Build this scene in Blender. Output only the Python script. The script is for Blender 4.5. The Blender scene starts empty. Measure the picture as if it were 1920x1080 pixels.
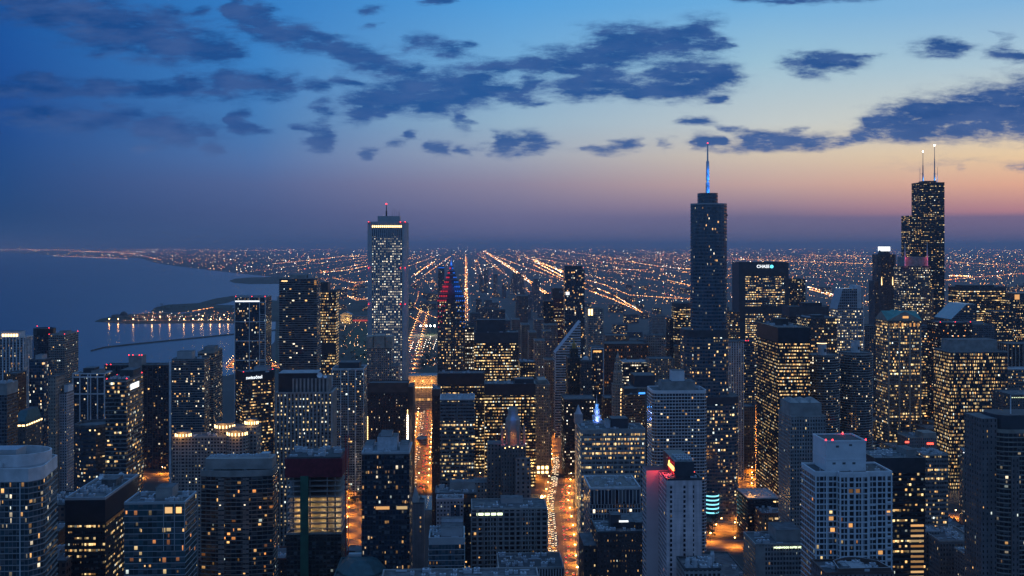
import bpy, math, random
HAZE, LAMPW = 3.2e-5, 40000.0        # density of the dusk haze, power of one street lamp
from math import sin, cos, tan, pi, radians, sqrt, floor, atan2
D = bpy.data
SC = bpy.context.scene
COL = SC.collection
R = random.Random(7)

# ------------------------------------------------------------------ camera
F, VH, CH = 1880.0, 460.0, 300.0            # focal length and horizon row of the 1920x1080 photograph, eye height (m)
GRID = math.atan((960 - 873) / F)           # the street grid is turned a little from the view axis
cam = D.objects.new("camera", D.cameras.new("camera"))
COL.objects.link(cam)
SC.camera = cam
cam.location = (0, 0, CH)
cam.rotation_euler = (radians(90), 0, 0)
cam.data.sensor_width = 36
cam.data.lens = 36 * F / 1920
cam.data.shift_y = -(540 - VH) / 1920
cam.data.clip_start = 1
cam.data.clip_end = 600000
SC.view_settings.view_transform = 'Standard'
SC.view_settings.look = 'None'
SC.view_settings.exposure = 0
SC.view_settings.gamma = 1
SC.cycles.max_bounces = 4
SC.cycles.diffuse_bounces = 2
SC.cycles.glossy_bounces = 2
SC.cycles.volume_bounces = 0
SC.cycles.transparent_max_bounces = 4
SC.cycles.sample_clamp_indirect = 1.5
SC.cycles.sample_clamp_direct = 0
SC.cycles.caustics_reflective = False
SC.cycles.caustics_refractive = False
SC.cycles.use_denoising = True
SC.cycles.denoiser = 'OPENIMAGEDENOISE'
SC.cycles.denoising_input_passes = 'RGB_ALBEDO_NORMAL'
SC.cycles.denoising_prefilter = 'ACCURATE'
SC.cycles.use_light_tree = True

def lin(r, g, b):
    f = lambda c: (c / 255 / 12.92) if c / 255 <= 0.04045 else ((c / 255 + 0.055) / 1.055) ** 2.4
    return (f(r), f(g), f(b), 1)

# ------------------------------------------------------------------ sky: dusk gradient by direction, with clouds
W = D.worlds.new("World")
SC.world = W
W.use_nodes = True
wt = W.node_tree
wt.nodes.clear()
def wn(t, **k):
    n = wt.nodes.new(t)
    for a, v in k.items():
        setattr(n, a, v)
    return n
def wire(nt, v, sock):
    if isinstance(v, bpy.types.NodeSocket):
        nt.links.new(v, sock)
    else:
        sock.default_value = v
def mth(nt, op, *args, clamp=False):
    n = nt.nodes.new('ShaderNodeMath')
    n.operation = op
    n.use_clamp = clamp
    for i, a in enumerate(args):
        wire(nt, a, n.inputs[i])
    return n.outputs[0]
def mixc(nt, f, a, b, mode='MIX'):
    n = nt.nodes.new('ShaderNodeMix')
    n.data_type = 'RGBA'
    n.blend_type = mode
    wire(nt, f, n.inputs['Factor'])
    wire(nt, a, n.inputs[6])
    wire(nt, b, n.inputs[7])
    return n.outputs[2]
def mrange(nt, v, a, b, c=0.0, d=1.0, smooth=False):
    n = nt.nodes.new('ShaderNodeMapRange')
    n.interpolation_type = 'SMOOTHSTEP' if smooth else 'LINEAR'
    wire(nt, v, n.inputs['Value'])
    for i, x in zip(('From Min', 'From Max', 'To Min', 'To Max'), (a, b, c, d)):
        n.inputs[i].default_value = x
    return n.outputs['Result']

tc = wn('ShaderNodeTexCoord')
sep = wn('ShaderNodeSeparateXYZ')
wt.links.new(tc.outputs['Generated'], sep.inputs[0])
dx, dy, dz = sep.outputs
az = mth(wt, 'ARCTAN2', dx, dy)
hor = mth(wt, 'SQRT', mth(wt, 'ADD', mth(wt, 'MULTIPLY', dx, dx), mth(wt, 'MULTIPLY', dy, dy)))
tv = mth(wt, 'DIVIDE', dz, mth(wt, 'MAXIMUM', hor, 0.001))      # tangent of the elevation
VMAX = 0.27
SKYROWS = {   # column of the photograph -> colours going up from the horizon (row, sRGB)
    0:    [(455, (42, 75, 122)), (400, (36, 72, 122)), (300, (34, 76, 136)), (200, (30, 77, 148)), (100, (28, 82, 156)), (0, (27, 86, 160))],
    480:  [(455, (64, 86, 130)), (400, (74, 92, 138)), (345, (84, 104, 152)), (300, (82, 116, 170)), (230, (70, 124, 184)), (115, (60, 130, 198)), (0, (52, 126, 198))],
    960:  [(455, (94, 98, 138)), (405, (114, 112, 148)), (345, (146, 138, 162)), (290, (160, 170, 188)), (230, (152, 182, 204)), (115, (116, 172, 216)), (0, (84, 160, 222))],
    1440: [(455, (100, 100, 134)), (408, (118, 110, 142)), (385, (162, 136, 152)), (345, (204, 170, 162)), (290, (216, 200, 180)), (230, (198, 206, 206)), (115, (158, 196, 216)), (0, (112, 176, 224))],
    1920: [(455, (108, 100, 134)), (406, (130, 110, 140)), (396, (188, 132, 142)), (345, (234, 176, 148)), (290, (240, 208, 166)), (230, (224, 216, 196)), (115, (176, 202, 216)), (0, (132, 182, 222))],
}
fac_v = mth(wt, 'DIVIDE', tv, VMAX, clamp=True)
sky = None
cols = sorted(SKYROWS)
azs = [math.atan((c - 960) / F) for c in cols]
for c, a in zip(cols, azs):
    rp = wn('ShaderNodeValToRGB')
    wt.links.new(fac_v, rp.inputs[0])
    rp.color_ramp.interpolation = 'LINEAR'
    els = rp.color_ramp.elements
    pts = [((VH - r) / F * cos(a) / VMAX, lin(*col)) for r, col in SKYROWS[c]]
    els[0].position, els[0].color = max(0, pts[0][0]), pts[0][1]
    els[1].position, els[1].color = pts[-1][0], pts[-1][1]
    for p, cc in pts[1:-1]:
        e = els.new(p)
        e.color = cc
    if sky is None:
        sky = rp.outputs[0]
    else:
        i = cols.index(c)
        sky = mixc(wt, mrange(wt, az, azs[i - 1], azs[i], smooth=False), sky, rp.outputs[0])
# round to the afterglow, then to the eastern and northern sky behind the viewer
glow = mixc(wt, mrange(wt, tv, 0.0, 0.35), (0.75, 0.34, 0.20, 1), (0.24, 0.40, 0.60, 1))
sky = mixc(wt, mrange(wt, az, 0.5, 0.95, smooth=True), sky, glow)
back = mixc(wt, mrange(wt, tv, 0.0, 0.6), (0.095, 0.20, 0.42, 1), (0.09, 0.235, 0.50, 1))  # unseen back sky, raised in brightness to fill the facades
sky = mixc(wt, mrange(wt, az, 1.2, 2.1, smooth=True), sky, back)
sky = mixc(wt, mrange(wt, az, -0.6, -1.2, smooth=True), sky, back)
sky = mixc(wt, mrange(wt, tv, 0.3, 1.6, smooth=True), sky, (0.085, 0.22, 0.52, 1))

# clouds: a table of soft lobes (centre x, y, half width, half height in the photograph's angular scale), kept as curves over the azimuth
LOBES = []
def cl(s):
    for t in s.split(';'):
        v = [float(q) for q in t.split(',')]
        if len(v) >= 4:
            LOBES.append(v + ([1.0] if len(v) == 4 else []))
cl("130,25,120,26;250,55,120,38;330,90,90,26;400,92,50,22;190,95,28,8;440,20,22,28;475,35,30,32;510,55,45,18;560,65,50,18;600,85,60,15;650,95,40,15;690,112,50,18;745,125,45,14")
cl("375,18,26,7;315,15,16,6;690,18,26,6;820,2,26,7;700,54,12,5;790,80,36,13;850,95,34,9;60,5,60,25")
cl("65,140,48,9;60,165,95,15;170,168,110,14;280,168,75,13;350,160,30,24;430,160,52,24;480,160,65,22;535,160,28,20;590,160,28,10;640,150,24,8")
cl("700,185,52,26;780,170,75,36;850,165,75,36;900,170,60,26;680,208,26,20;720,205,18,16;868,222,20,24,.7;960,180,46,14;800,195,65,18")
cl("935,125,60,10;1010,122,45,14;1060,120,55,18;1120,108,55,26;1180,80,75,32;1250,75,85,30;1310,62,40,28;1345,82,28,14;1130,150,65,24;1090,165,55,20;1180,170,65,15;1245,172,55,14;1290,150,80,36;1345,140,42,22;1240,128,30,16;1000,160,34,18;1000,185,28,8;1352,191,24,7;1040,85,60,4;1080,100,55,5")
cl("1550,112,64,16;1600,104,44,8;1500,120,36,8;1520,144,34,6;1770,90,54,14;1880,96,38,7;1905,106,30,10;1885,72,20,4")
cl("1700,238,75,26;1780,222,110,38;1850,210,90,44;1920,205,70,52;1990,205,90,50;1640,250,34,15;1720,200,52,12;1650,228,34,6")
cl("1480,264,75,16;1425,262,36,15;1400,281,55,6;1540,262,28,10;1600,266,40,7;1322,266,30,12;1380,245,26,7;1490,240,20,4;1310,228,36,6")
cl("940,270,27,19;1000,264,42,18;990,284,32,7;1122,282,38,7;1172,275,38,10;1200,268,14,5;1252,272,14,4;820,278,24,13;690,286,16,9;870,281,17,8;770,255,12,5;735,270,14,6")
cl("605,256,26,24;568,237,32,6;612,205,15,18,.8;450,230,26,20;478,238,22,7;60,215,55,22,.9;140,225,75,24,.9;220,220,55,20,.9;310,240,62,26;335,258,42,16;382,250,28,12;405,278,24,11,.8;270,275,18,6,.8")
cl("1390,328,62,4;1680,324,62,4;1800,303,130,2.5,.5;1800,322,14,4;1912,320,32,5;1560,403,330,1.6,.45;1520,0,100,6;1420,-2,36,6;1850,150,90,14,.2")
CU0, CU1, CROW = -120.0, 2040.0, 12.5
NR = 27                                             # rows of 12.5 px from the top of the frame down to 325
R0 = -10.0
prof = []
NP = 108
for j in range(NR):
    y = R0 + CROW * j
    row = []
    for i in range(NP):
        x = CU0 + (CU1 - CU0) * i / (NP - 1)
        s = 0.0
        for cx, cy, rx, ry, w in LOBES:
            ryy = max(ry, 7.0)
            ww = w * min(1.0, (ry / 7.0) ** 0.5)
            q = ((x - cx) / (rx * 1.16)) ** 2 + ((y - cy) / (ryy * 1.16)) ** 2
            if q < 6:
                s = max(s, ww * math.exp(-0.9 * q)) + 0.12 * ww * math.exp(-1.2 * q)
        row.append(min(1.0, s))
    prof.append(row)
ug = mth(wt, 'DIVIDE', dx, mth(wt, 'MAXIMUM', dy, 0.05))
vg = mth(wt, 'DIVIDE', dz, mth(wt, 'MAXIMUM', dy, 0.05))
cxy = wn('ShaderNodeCombineXYZ')
wt.links.new(mth(wt, 'MULTIPLY', ug, 6.0), cxy.inputs[0])
wt.links.new(mth(wt, 'MULTIPLY', vg, 20.0), cxy.inputs[1])
nz1 = wn('ShaderNodeTexNoise')
nz1.inputs['Scale'].default_value = 2.6
nz1.inputs['Detail'].default_value = 6
nz1.inputs['Roughness'].default_value = 0.6
wt.links.new(cxy.outputs[0], nz1.inputs['Vector'])
nsep = wn('ShaderNodeSeparateColor')
wt.links.new(nz1.outputs['Color'], nsep.inputs[0])
warp = lambda ch, k: mth(wt, 'MULTIPLY', mth(wt, 'SUBTRACT', nsep.outputs[ch], 0.5), k)
pxx = mth(wt, 'ADD', mth(wt, 'MULTIPLY_ADD', ug, F, 960.0), warp(0, 130.0))
pyy = mth(wt, 'ADD', mth(wt, 'MULTIPLY_ADD', vg, -F, VH), warp(1, 42.0))
un = mth(wt, 'DIVIDE', mth(wt, 'SUBTRACT', pxx, CU0), CU1 - CU0, clamp=True)
rown = mth(wt, 'DIVIDE', mth(wt, 'SUBTRACT', pyy, R0), CROW)
ucol = wn('ShaderNodeCombineColor')
for i in range(3):
    wt.links.new(un, ucol.inputs[i])
dens = None
for g in range(NR // 3):
    cv = wn('ShaderNodeRGBCurve')
    wt.links.new(ucol.outputs[0], cv.inputs['Color'])
    for ch in range(3):
        cu = cv.mapping.curves[ch]
        row = prof[g * 3 + ch]
        cu.points[0].location = (0, row[0])
        cu.points[1].location = (1, row[-1])
        for i in range(1, NP - 1):
            cu.points.new(i / (NP - 1), row[i])
    cv.mapping.update()
    sp = wn('ShaderNodeSeparateColor')
    wt.links.new(cv.outputs[0], sp.inputs[0])
    for ch in range(3):
        wgt = mth(wt, 'SUBTRACT', 1.0, mth(wt, 'ABSOLUTE', mth(wt, 'SUBTRACT', rown, float(g * 3 + ch))), clamp=True)
        dens = mth(wt, 'MULTIPLY', wgt, sp.outputs[ch]) if dens is None else mth(wt, 'MULTIPLY_ADD', wgt, sp.outputs[ch], dens)
nz2 = wn('ShaderNodeTexNoise')
nz2.inputs['Scale'].default_value = 6.0
nz2.inputs['Detail'].default_value = 7
nz2.inputs['Roughness'].default_value = 0.7
wt.links.new(cxy.outputs[0], nz2.inputs['Vector'])
dens = mth(wt, 'ADD', dens, mth(wt, 'MULTIPLY', mth(wt, 'SUBTRACT', nz2.outputs[0], 0.5), mth(wt, 'MULTIPLY_ADD', dens, 1.9, 0.36)))
front = mrange(wt, dy, 0.5, 0.7)
calpha = mth(wt, 'MULTIPLY', mth(wt, 'MULTIPLY', mrange(wt, dens, 0.14, 0.92, smooth=True), front), 0.985)
ccol = mixc(wt, mrange(wt, az, -0.47, -0.1), lin(24, 70, 134), lin(36, 86, 150))
ccol = mixc(wt, mrange(wt, az, -0.05, 0.4), ccol, lin(36, 80, 142))
ccol = mixc(wt, mrange(wt, tv, 0.118, 0.085), ccol, lin(72, 102, 154))
ccol = mixc(wt, mth(wt, 'MULTIPLY', mrange(wt, nz1.outputs[0], 0.40, 0.64), 0.30), ccol, lin(92, 118, 170))
sky = mixc(wt, calpha, sky, ccol)
bg = wn('ShaderNodeBackground')
wt.links.new(sky, bg.inputs['Color'])
bg.inputs['Strength'].default_value = 1.0
out = wn('ShaderNodeOutputWorld')
wt.links.new(bg.outputs[0], out.inputs[0])
W.cycles.sampling_method = 'MANUAL'
W.cycles.sample_map_resolution = 512

# ------------------------------------------------------------------ helpers
def tag(o, label=None, cat=None, group=None, kind=None):
    if label: o['label'] = label
    if cat: o['category'] = cat
    if group: o['group'] = group
    if kind: o['kind'] = kind
    return o
def empty(name, loc, rz=0.0):
    o = D.objects.new(name, None)
    o.empty_display_size = 2
    COL.objects.link(o)
    o.location = loc
    o.rotation_euler = (0, 0, rz)
    return o
def copy_tree(o, parent=None):
    c = o.copy()
    COL.objects.link(c)
    c.parent = parent
    for ch in KIDS.get(o.name, ()):
        k = copy_tree(ch, c)
        KIDS.setdefault(c.name, []).append(k)
    return c
KIDS = {}
def gpt(px, py):
    """ground point seen at a pixel of the photograph"""
    Y = F * CH / (py - VH)
    return ((px - 960) * Y / F, Y)
def wpt(px, py, Y):
    return ((px - 960) * Y / F, Y, CH - (py - VH) * Y / F)

class MB:
    def __init__(s):
        s.v, s.f, s.m, s.uv, s.mats = [], [], [], [], []
    def mi(s, mat):
        if mat not in s.mats:
            s.mats.append(mat)
        return s.mats.index(mat)
    def face(s, pts, mat, uv=None):
        b = len(s.v)
        s.v += [tuple(p) for p in pts]
        s.f.append(tuple(range(b, b + len(pts))))
        s.m.append(s.mi(mat))
        s.uv.append(uv or [(0.0, 0.0)] * len(pts))
    def loft(s, rings, mats, cap=None, bw=3.0, fh=3.5, seed=0, tags=None, cont=False, base=None):
        """rings: [(outline, z)]; outlines share one vertex count; mats: one per gap between rings"""
        n = len(rings[0][0])
        start = len(s.v)
        for o, z in rings:
            s.v += [(p[0], p[1], z) for p in o]
        o0 = rings[0][0]
        us, cum = [], 0.0
        for k in range(n):
            a, b = o0[k], o0[(k + 1) % n]
            l = math.hypot(b[0] - a[0], b[1] - a[1])
            if cont:
                us.append((seed + cum / bw, seed + (cum + l) / bw))
            else:
                us.append((seed + k * 61, seed + k * 61 + max(1, round(l / bw))))
            cum += l
        for i in range(len(rings) - 1):
            z0, z1 = rings[i][1], rings[i + 1][1]
            for k in range(n):
                mt = mats[i]
                if tags and tags[k] is not None and mt == mats[0]:
                    mt = tags[k]
                k2 = (k + 1) % n
                s.f.append((start + i * n + k, start + i * n + k2, start + (i + 1) * n + k2, start + (i + 1) * n + k))
                s.m.append(s.mi(mt))
                u0, u1 = us[k]
                v0, v1 = z0 / fh, z1 / fh
                s.uv.append([(u0, v0), (u1, v0), (u1, v1), (u0, v1)])
        if cap:
            t = start + (len(rings) - 1) * n
            s.f.append(tuple(range(t, t + n)))
            s.m.append(s.mi(cap))
            s.uv.append([(0, 0)] * n)
        if base:
            s.f.append(tuple(range(start + n - 1, start - 1, -1)))
            s.m.append(s.mi(base))
            s.uv.append([(0, 0)] * n)
    def box(s, x0, x1, y0, y1, z0, z1, mat, bw=3.0, fh=3.5, seed=0):
        s.loft([(rect(x0, x1, y0, y1), z0), (rect(x0, x1, y0, y1), z1)], [mat], cap=mat if not mat.name.startswith('facade') else M('roof_grey'), bw=bw, fh=fh, seed=seed, base=mat if not mat.name.startswith('facade') else None)
    def build(s, name, parent=None, smooth=False):
        me = D.meshes.new(name)
        me.from_pydata(s.v, [], s.f)
        for m in s.mats:
            me.materials.append(m)
        me.polygons.foreach_set('material_index', s.m)
        uvl = me.uv_layers.new(name='UVMap')
        flat = [c for f in s.uv for p in f for c in p]
        uvl.data.foreach_set('uv', flat)
        if smooth:
            me.polygons.foreach_set('use_smooth', [True] * len(s.f))
        me.update()
        o = D.objects.new(name, me)
        COL.objects.link(o)
        if parent:
            o.parent = parent
            KIDS.setdefault(parent.name, []).append(o)
        return o
def place(name, mesh, parent, loc, scale=(1, 1, 1), rz=0.0):
    o = D.objects.new(name, mesh)
    COL.objects.link(o)
    o.location, o.scale, o.rotation_euler = loc, scale, (0, 0, rz)
    if parent:
        o.parent = parent
        KIDS.setdefault(parent.name, []).append(o)
    return o
def rect(x0, x1, y0, y1):
    return [(x0, y0), (x1, y0), (x1, y1), (x0, y1)]
def ngon(cx, cy, rx, ry, n, ph=0.0):
    return [(cx + rx * cos(ph + 2 * pi * k / n), cy + ry * sin(ph + 2 * pi * k / n)) for k in range(n)]
def roundrect(w, L, r, n=5):
    p = []
    for cx, cy, a in ((w / 2 - r, -L / 2 + r, -pi / 2), (w / 2 - r, L / 2 - r, 0), (-w / 2 + r, L / 2 - r, pi / 2), (-w / 2 + r, -L / 2 + r, pi)):
        p += [(cx + r * cos(a + pi / 2 * k / n), cy + r * sin(a + pi / 2 * k / n)) for k in range(n + 1)]
    return p
def offset(o, d):
    """move a counter-clockwise outline outwards by d"""
    n, res = len(o), []
    for k in range(n):
        p0, p1, p2 = o[k - 1], o[k], o[(k + 1) % n]
        a = (p1[0] - p0[0], p1[1] - p0[1]); b = (p2[0] - p1[0], p2[1] - p1[1])
        la, lb = math.hypot(*a) or 1e-9, math.hypot(*b) or 1e-9
        n1, n2 = (a[1] / la, -a[0] / la), (b[1] / lb, -b[0] / lb)
        q = 1 + n1[0] * n2[0] + n1[1] * n2[1]
        q = max(q, 0.35)
        res.append((p1[0] + d * (n1[0] + n2[0]) / q, p1[1] + d * (n1[1] + n2[1]) / q))
    return res

# ------------------------------------------------------------------ materials
MATS = {}
def newmat(name):
    m = D.materials.new(name)
    m.use_nodes = True
    m.cycles.emission_sampling = 'NONE'
    MATS[name] = m
    return m, m.node_tree, m.node_tree.nodes['Principled BSDF']
def flat(name, col, rough=0.8, var=0.25, scale=0.15, metal=0.0):
    m, nt, p = newmat(name)
    t = nt.nodes.new('ShaderNodeTexCoord')
    n = nt.nodes.new('ShaderNodeTexNoise')
    n.inputs['Scale'].default_value = scale
    n.inputs['Detail'].default_value = 5
    nt.links.new(t.outputs['Object'], n.inputs['Vector'])
    lo = tuple(c * (1 - var) for c in col[:3]) + (1,)
    hi = tuple(min(1, c * (1 + var)) for c in col[:3]) + (1,)
    nt.links.new(mixc(nt, mrange(nt, n.outputs[0], 0.3, 0.7), lo, hi), p.inputs['Base Color'])
    p.inputs['Roughness'].default_value = rough
    p.inputs['Metallic'].default_value = metal
    return m
def glow_mat(name, col, strength, vary=0.0):
    m, nt, p = newmat(name)
    p.inputs['Base Color'].default_value = (0.02, 0.02, 0.02, 1)
    p.inputs['Emission Color'].default_value = tuple(col[:3]) + (1,)
    p.inputs['Emission Strength'].default_value = strength
    if vary:
        oi = nt.nodes.new('ShaderNodeObjectInfo')
        r = oi.outputs['Random']
        nt.links.new(mth(nt, 'MULTIPLY', mth(nt, 'MULTIPLY_ADD', mth(nt, 'POWER', r, 2.2), vary * 1.5, 1.04 - vary), strength), p.inputs['Emission Strength'])
        h = mth(nt, 'FRACT', mth(nt, 'MULTIPLY', r, 17.3))
        nt.links.new(mixc(nt, h, (1.0, 0.45, 0.13, 1), tuple(col[:3]) + (1,)), p.inputs['Emission Color'])
    return m
def M(name):
    return MATS[name]

# one node group draws a facade: UV cells are (bay, floor)
fg = D.node_groups.new('facade_cells', 'ShaderNodeTree')
for nm, tp in (('Wall', 'NodeSocketColor'), ('Glass', 'NodeSocketColor'), ('WinW', 'NodeSocketFloat'), ('WinH', 'NodeSocketFloat'), ('Lit', 'NodeSocketFloat'),
               ('FloorVar', 'NodeSocketFloat'), ('Run', 'NodeSocketFloat'), ('Strength', 'NodeSocketFloat'), ('ColA', 'NodeSocketColor'), ('ColB', 'NodeSocketColor'), ('ColMix', 'NodeSocketFloat'), ('PierEvery', 'NodeSocketFloat')):
    fg.interface.new_socket(nm, in_out='INPUT', socket_type=tp)
fg.interface.new_socket('Shader', in_out='OUTPUT', socket_type='NodeSocketShader')
gi = fg.nodes.new('NodeGroupInput'); go = fg.nodes.new('NodeGroupOutput')
I = gi.outputs
uvn = fg.nodes.new('ShaderNodeUVMap'); uvn.uv_map = 'UVMap'
sx = fg.nodes.new('ShaderNodeSeparateXYZ'); fg.links.new(uvn.outputs[0], sx.inputs[0])
u, v = sx.outputs[0], sx.outputs[1]
iu, iv = mth(fg, 'FLOOR', u), mth(fg, 'FLOOR', v)
fu, fv = mth(fg, 'FRACT', u), mth(fg, 'FRACT', v)
mask = mth(fg, 'MULTIPLY', mth(fg, 'COMPARE', fu, 0.5, mth(fg, 'MULTIPLY', I['WinW'], 0.5)), mth(fg, 'COMPARE', fv, 0.55, mth(fg, 'MULTIPLY', I['WinH'], 0.5)))
pier = mth(fg, 'COMPARE', mth(fg, 'FRACT', mth(fg, 'DIVIDE', mth(fg, 'ADD', u, 0.01), I['PierEvery'])), 0.5, 0.46)
pier = mth(fg, 'MAXIMUM', pier, mth(fg, 'GREATER_THAN', I['PierEvery'], 50.0))
mask = mth(fg, 'MULTIPLY', mask, pier)
def wnoise(a, b, c):
    cb = fg.nodes.new('ShaderNodeCombineXYZ')
    for i, q in enumerate((a, b, c)):
        wire(fg, q, cb.inputs[i])
    w = fg.nodes.new('ShaderNodeTexWhiteNoise')
    w.noise_dimensions = '3D'
    fg.links.new(cb.outputs[0], w.inputs['Vector'])
    s2 = fg.nodes.new('ShaderNodeSeparateColor')
    fg.links.new(w.outputs['Color'], s2.inputs[0])
    return s2.outputs
wa = wnoise(iu, iv, 1.5)
wb = wnoise(mth(fg, 'FLOOR', mth(fg, 'DIVIDE', iu, I['Run'])), iv, 7.5)
wc = wnoise(mth(fg, 'FLOOR', mth(fg, 'DIVIDE', iu, 55.0)), iv, 3.5)
fl = mth(fg, 'MULTIPLY_ADD', mth(fg, 'MULTIPLY_ADD', wc[0], 2.0, -1.0), I['FloorVar'], 1.0)
prob = mth(fg, 'MULTIPLY', mth(fg, 'MULTIPLY', I['Lit'], fl), mth(fg, 'MULTIPLY_ADD', mth(fg, 'POWER', wb[0], 1.5), 1.9, 0.1))
full = mth(fg, 'MULTIPLY', mth(fg, 'GREATER_THAN', wc[1], 0.93), mth(fg, 'MULTIPLY', I['FloorVar'], mth(fg, 'MULTIPLY', I['Lit'], 1.6, clamp=True)))
prob = mth(fg, 'ADD', prob, full)
lit = mth(fg, 'LESS_THAN', wa[0], prob)
bri = mth(fg, 'MULTIPLY_ADD', mth(fg, 'POWER', wa[1], 3.0), 1.25, 0.10)
wd = wnoise(iu, iv, 11.5)
# curtains and blinds leave only part of a pane shining
half = mth(fg, 'MULTIPLY', I['WinW'], 0.5)
lo = mth(fg, 'SUBTRACT', 0.5, mth(fg, 'MULTIPLY', half, wd[0]))
hi = mth(fg, 'ADD', 0.5, mth(fg, 'MULTIPLY', half, mth(fg, 'MULTIPLY_ADD', wd[1], 0.8, 0.2)))
part = mth(fg, 'MULTIPLY', mth(fg, 'GREATER_THAN', fu, lo), mth(fg, 'LESS_THAN', fu, hi))
blind = mth(fg, 'GREATER_THAN', fv, mth(fg, 'SUBTRACT', 0.55, mth(fg, 'MULTIPLY', mth(fg, 'MULTIPLY_ADD', wd[2], 0.8, 0.2), mth(fg, 'MULTIPLY', I['WinH'], 0.5))))
part = mth(fg, 'MULTIPLY', mth(fg, 'MAXIMUM', part, mth(fg, 'GREATER_THAN', I['FloorVar'], 0.45)), blind)
# room light painted into the emission: each lit pane brightens towards its top
inner = mth(fg, 'MULTIPLY_ADD', fv, 0.9, 0.5)
estr = mth(fg, 'MULTIPLY', mth(fg, 'MULTIPLY', mth(fg, 'MULTIPLY', mth(fg, 'MULTIPLY', lit, mask), part), mth(fg, 'MULTIPLY', bri, inner)), I['Strength'])
ecol = mixc(fg, mth(fg, 'LESS_THAN', wa[2], I['ColMix']), I['ColA'], I['ColB'])
ecol = mixc(fg, mth(fg, 'GREATER_THAN', wa[2], 0.91), ecol, (.80, .90, .82, 1))
tco = fg.nodes.new('ShaderNodeTexCoord')
nw = fg.nodes.new('ShaderNodeTexNoise'); nw.inputs['Scale'].default_value = 0.12; nw.inputs['Detail'].default_value = 5
fg.links.new(tco.outputs['Object'], nw.inputs['Vector'])
joint = mth(fg, 'MAXIMUM', mth(fg, 'LESS_THAN', fv, 0.05), mth(fg, 'LESS_THAN', fu, 0.035))
mpn = fg.nodes.new('ShaderNodeMapping'); mpn.inputs['Scale'].default_value = (.5, .5, .03)
fg.links.new(tco.outputs['Object'], mpn.inputs['Vector'])
nst = fg.nodes.new('ShaderNodeTexNoise'); nst.inputs['Scale'].default_value = 1.0; nst.inputs['Detail'].default_value = 3
fg.links.new(mpn.outputs[0], nst.inputs['Vector'])
wallt = mixc(fg, mrange(fg, nst.outputs[0], 0.35, 0.7), (1.08, 1.08, 1.08, 1), (.74, .73, .72, 1))
wallt = mixc(fg, mth(fg, 'MULTIPLY', joint, 0.35), wallt, (.35, .35, .36, 1))
wallt = mixc(fg, 1.0, wallt, I['Wall'], 'MULTIPLY')
wallc = mixc(fg, 1.0, wallt, mixc(fg, mrange(fg, nw.outputs[0], 0.3, 0.7), (0.95, 0.95, 0.96, 1), (1.45, 1.43, 1.4, 1)), 'MULTIPLY')
glassv = mixc(fg, 1.0, I['Glass'], mixc(fg, wa[1], (0.5, 0.5, 0.5, 1), (1.7, 1.7, 1.7, 1)), 'MULTIPLY')
curt = mth(fg, 'MULTIPLY', mth(fg, 'LESS_THAN', wd[0], 0.32), mth(fg, 'GREATER_THAN', fv, mth(fg, 'SUBTRACT', 0.85, mth(fg, 'MULTIPLY', wd[2], 0.6))))
glassv = mixc(fg, mth(fg, 'MULTIPLY', curt, 0.75), glassv, (.13, .135, .145, 1))
pb = fg.nodes.new('ShaderNodeBsdfPrincipled')
fg.links.new(mixc(fg, mask, wallc, glassv), pb.inputs['Base Color'])
fg.links.new(mth(fg, 'MULTIPLY_ADD', mask, -0.66, 0.8), pb.inputs['Roughness'])
fg.links.new(mth(fg, 'MULTIPLY_ADD', mask, 0.6, 0.35), pb.inputs['Specular IOR Level'])
fg.links.new(ecol, pb.inputs['Emission Color'])
fg.links.new(estr, pb.inputs['Emission Strength'])
fg.links.new(pb.outputs[0], go.inputs[0])

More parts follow.
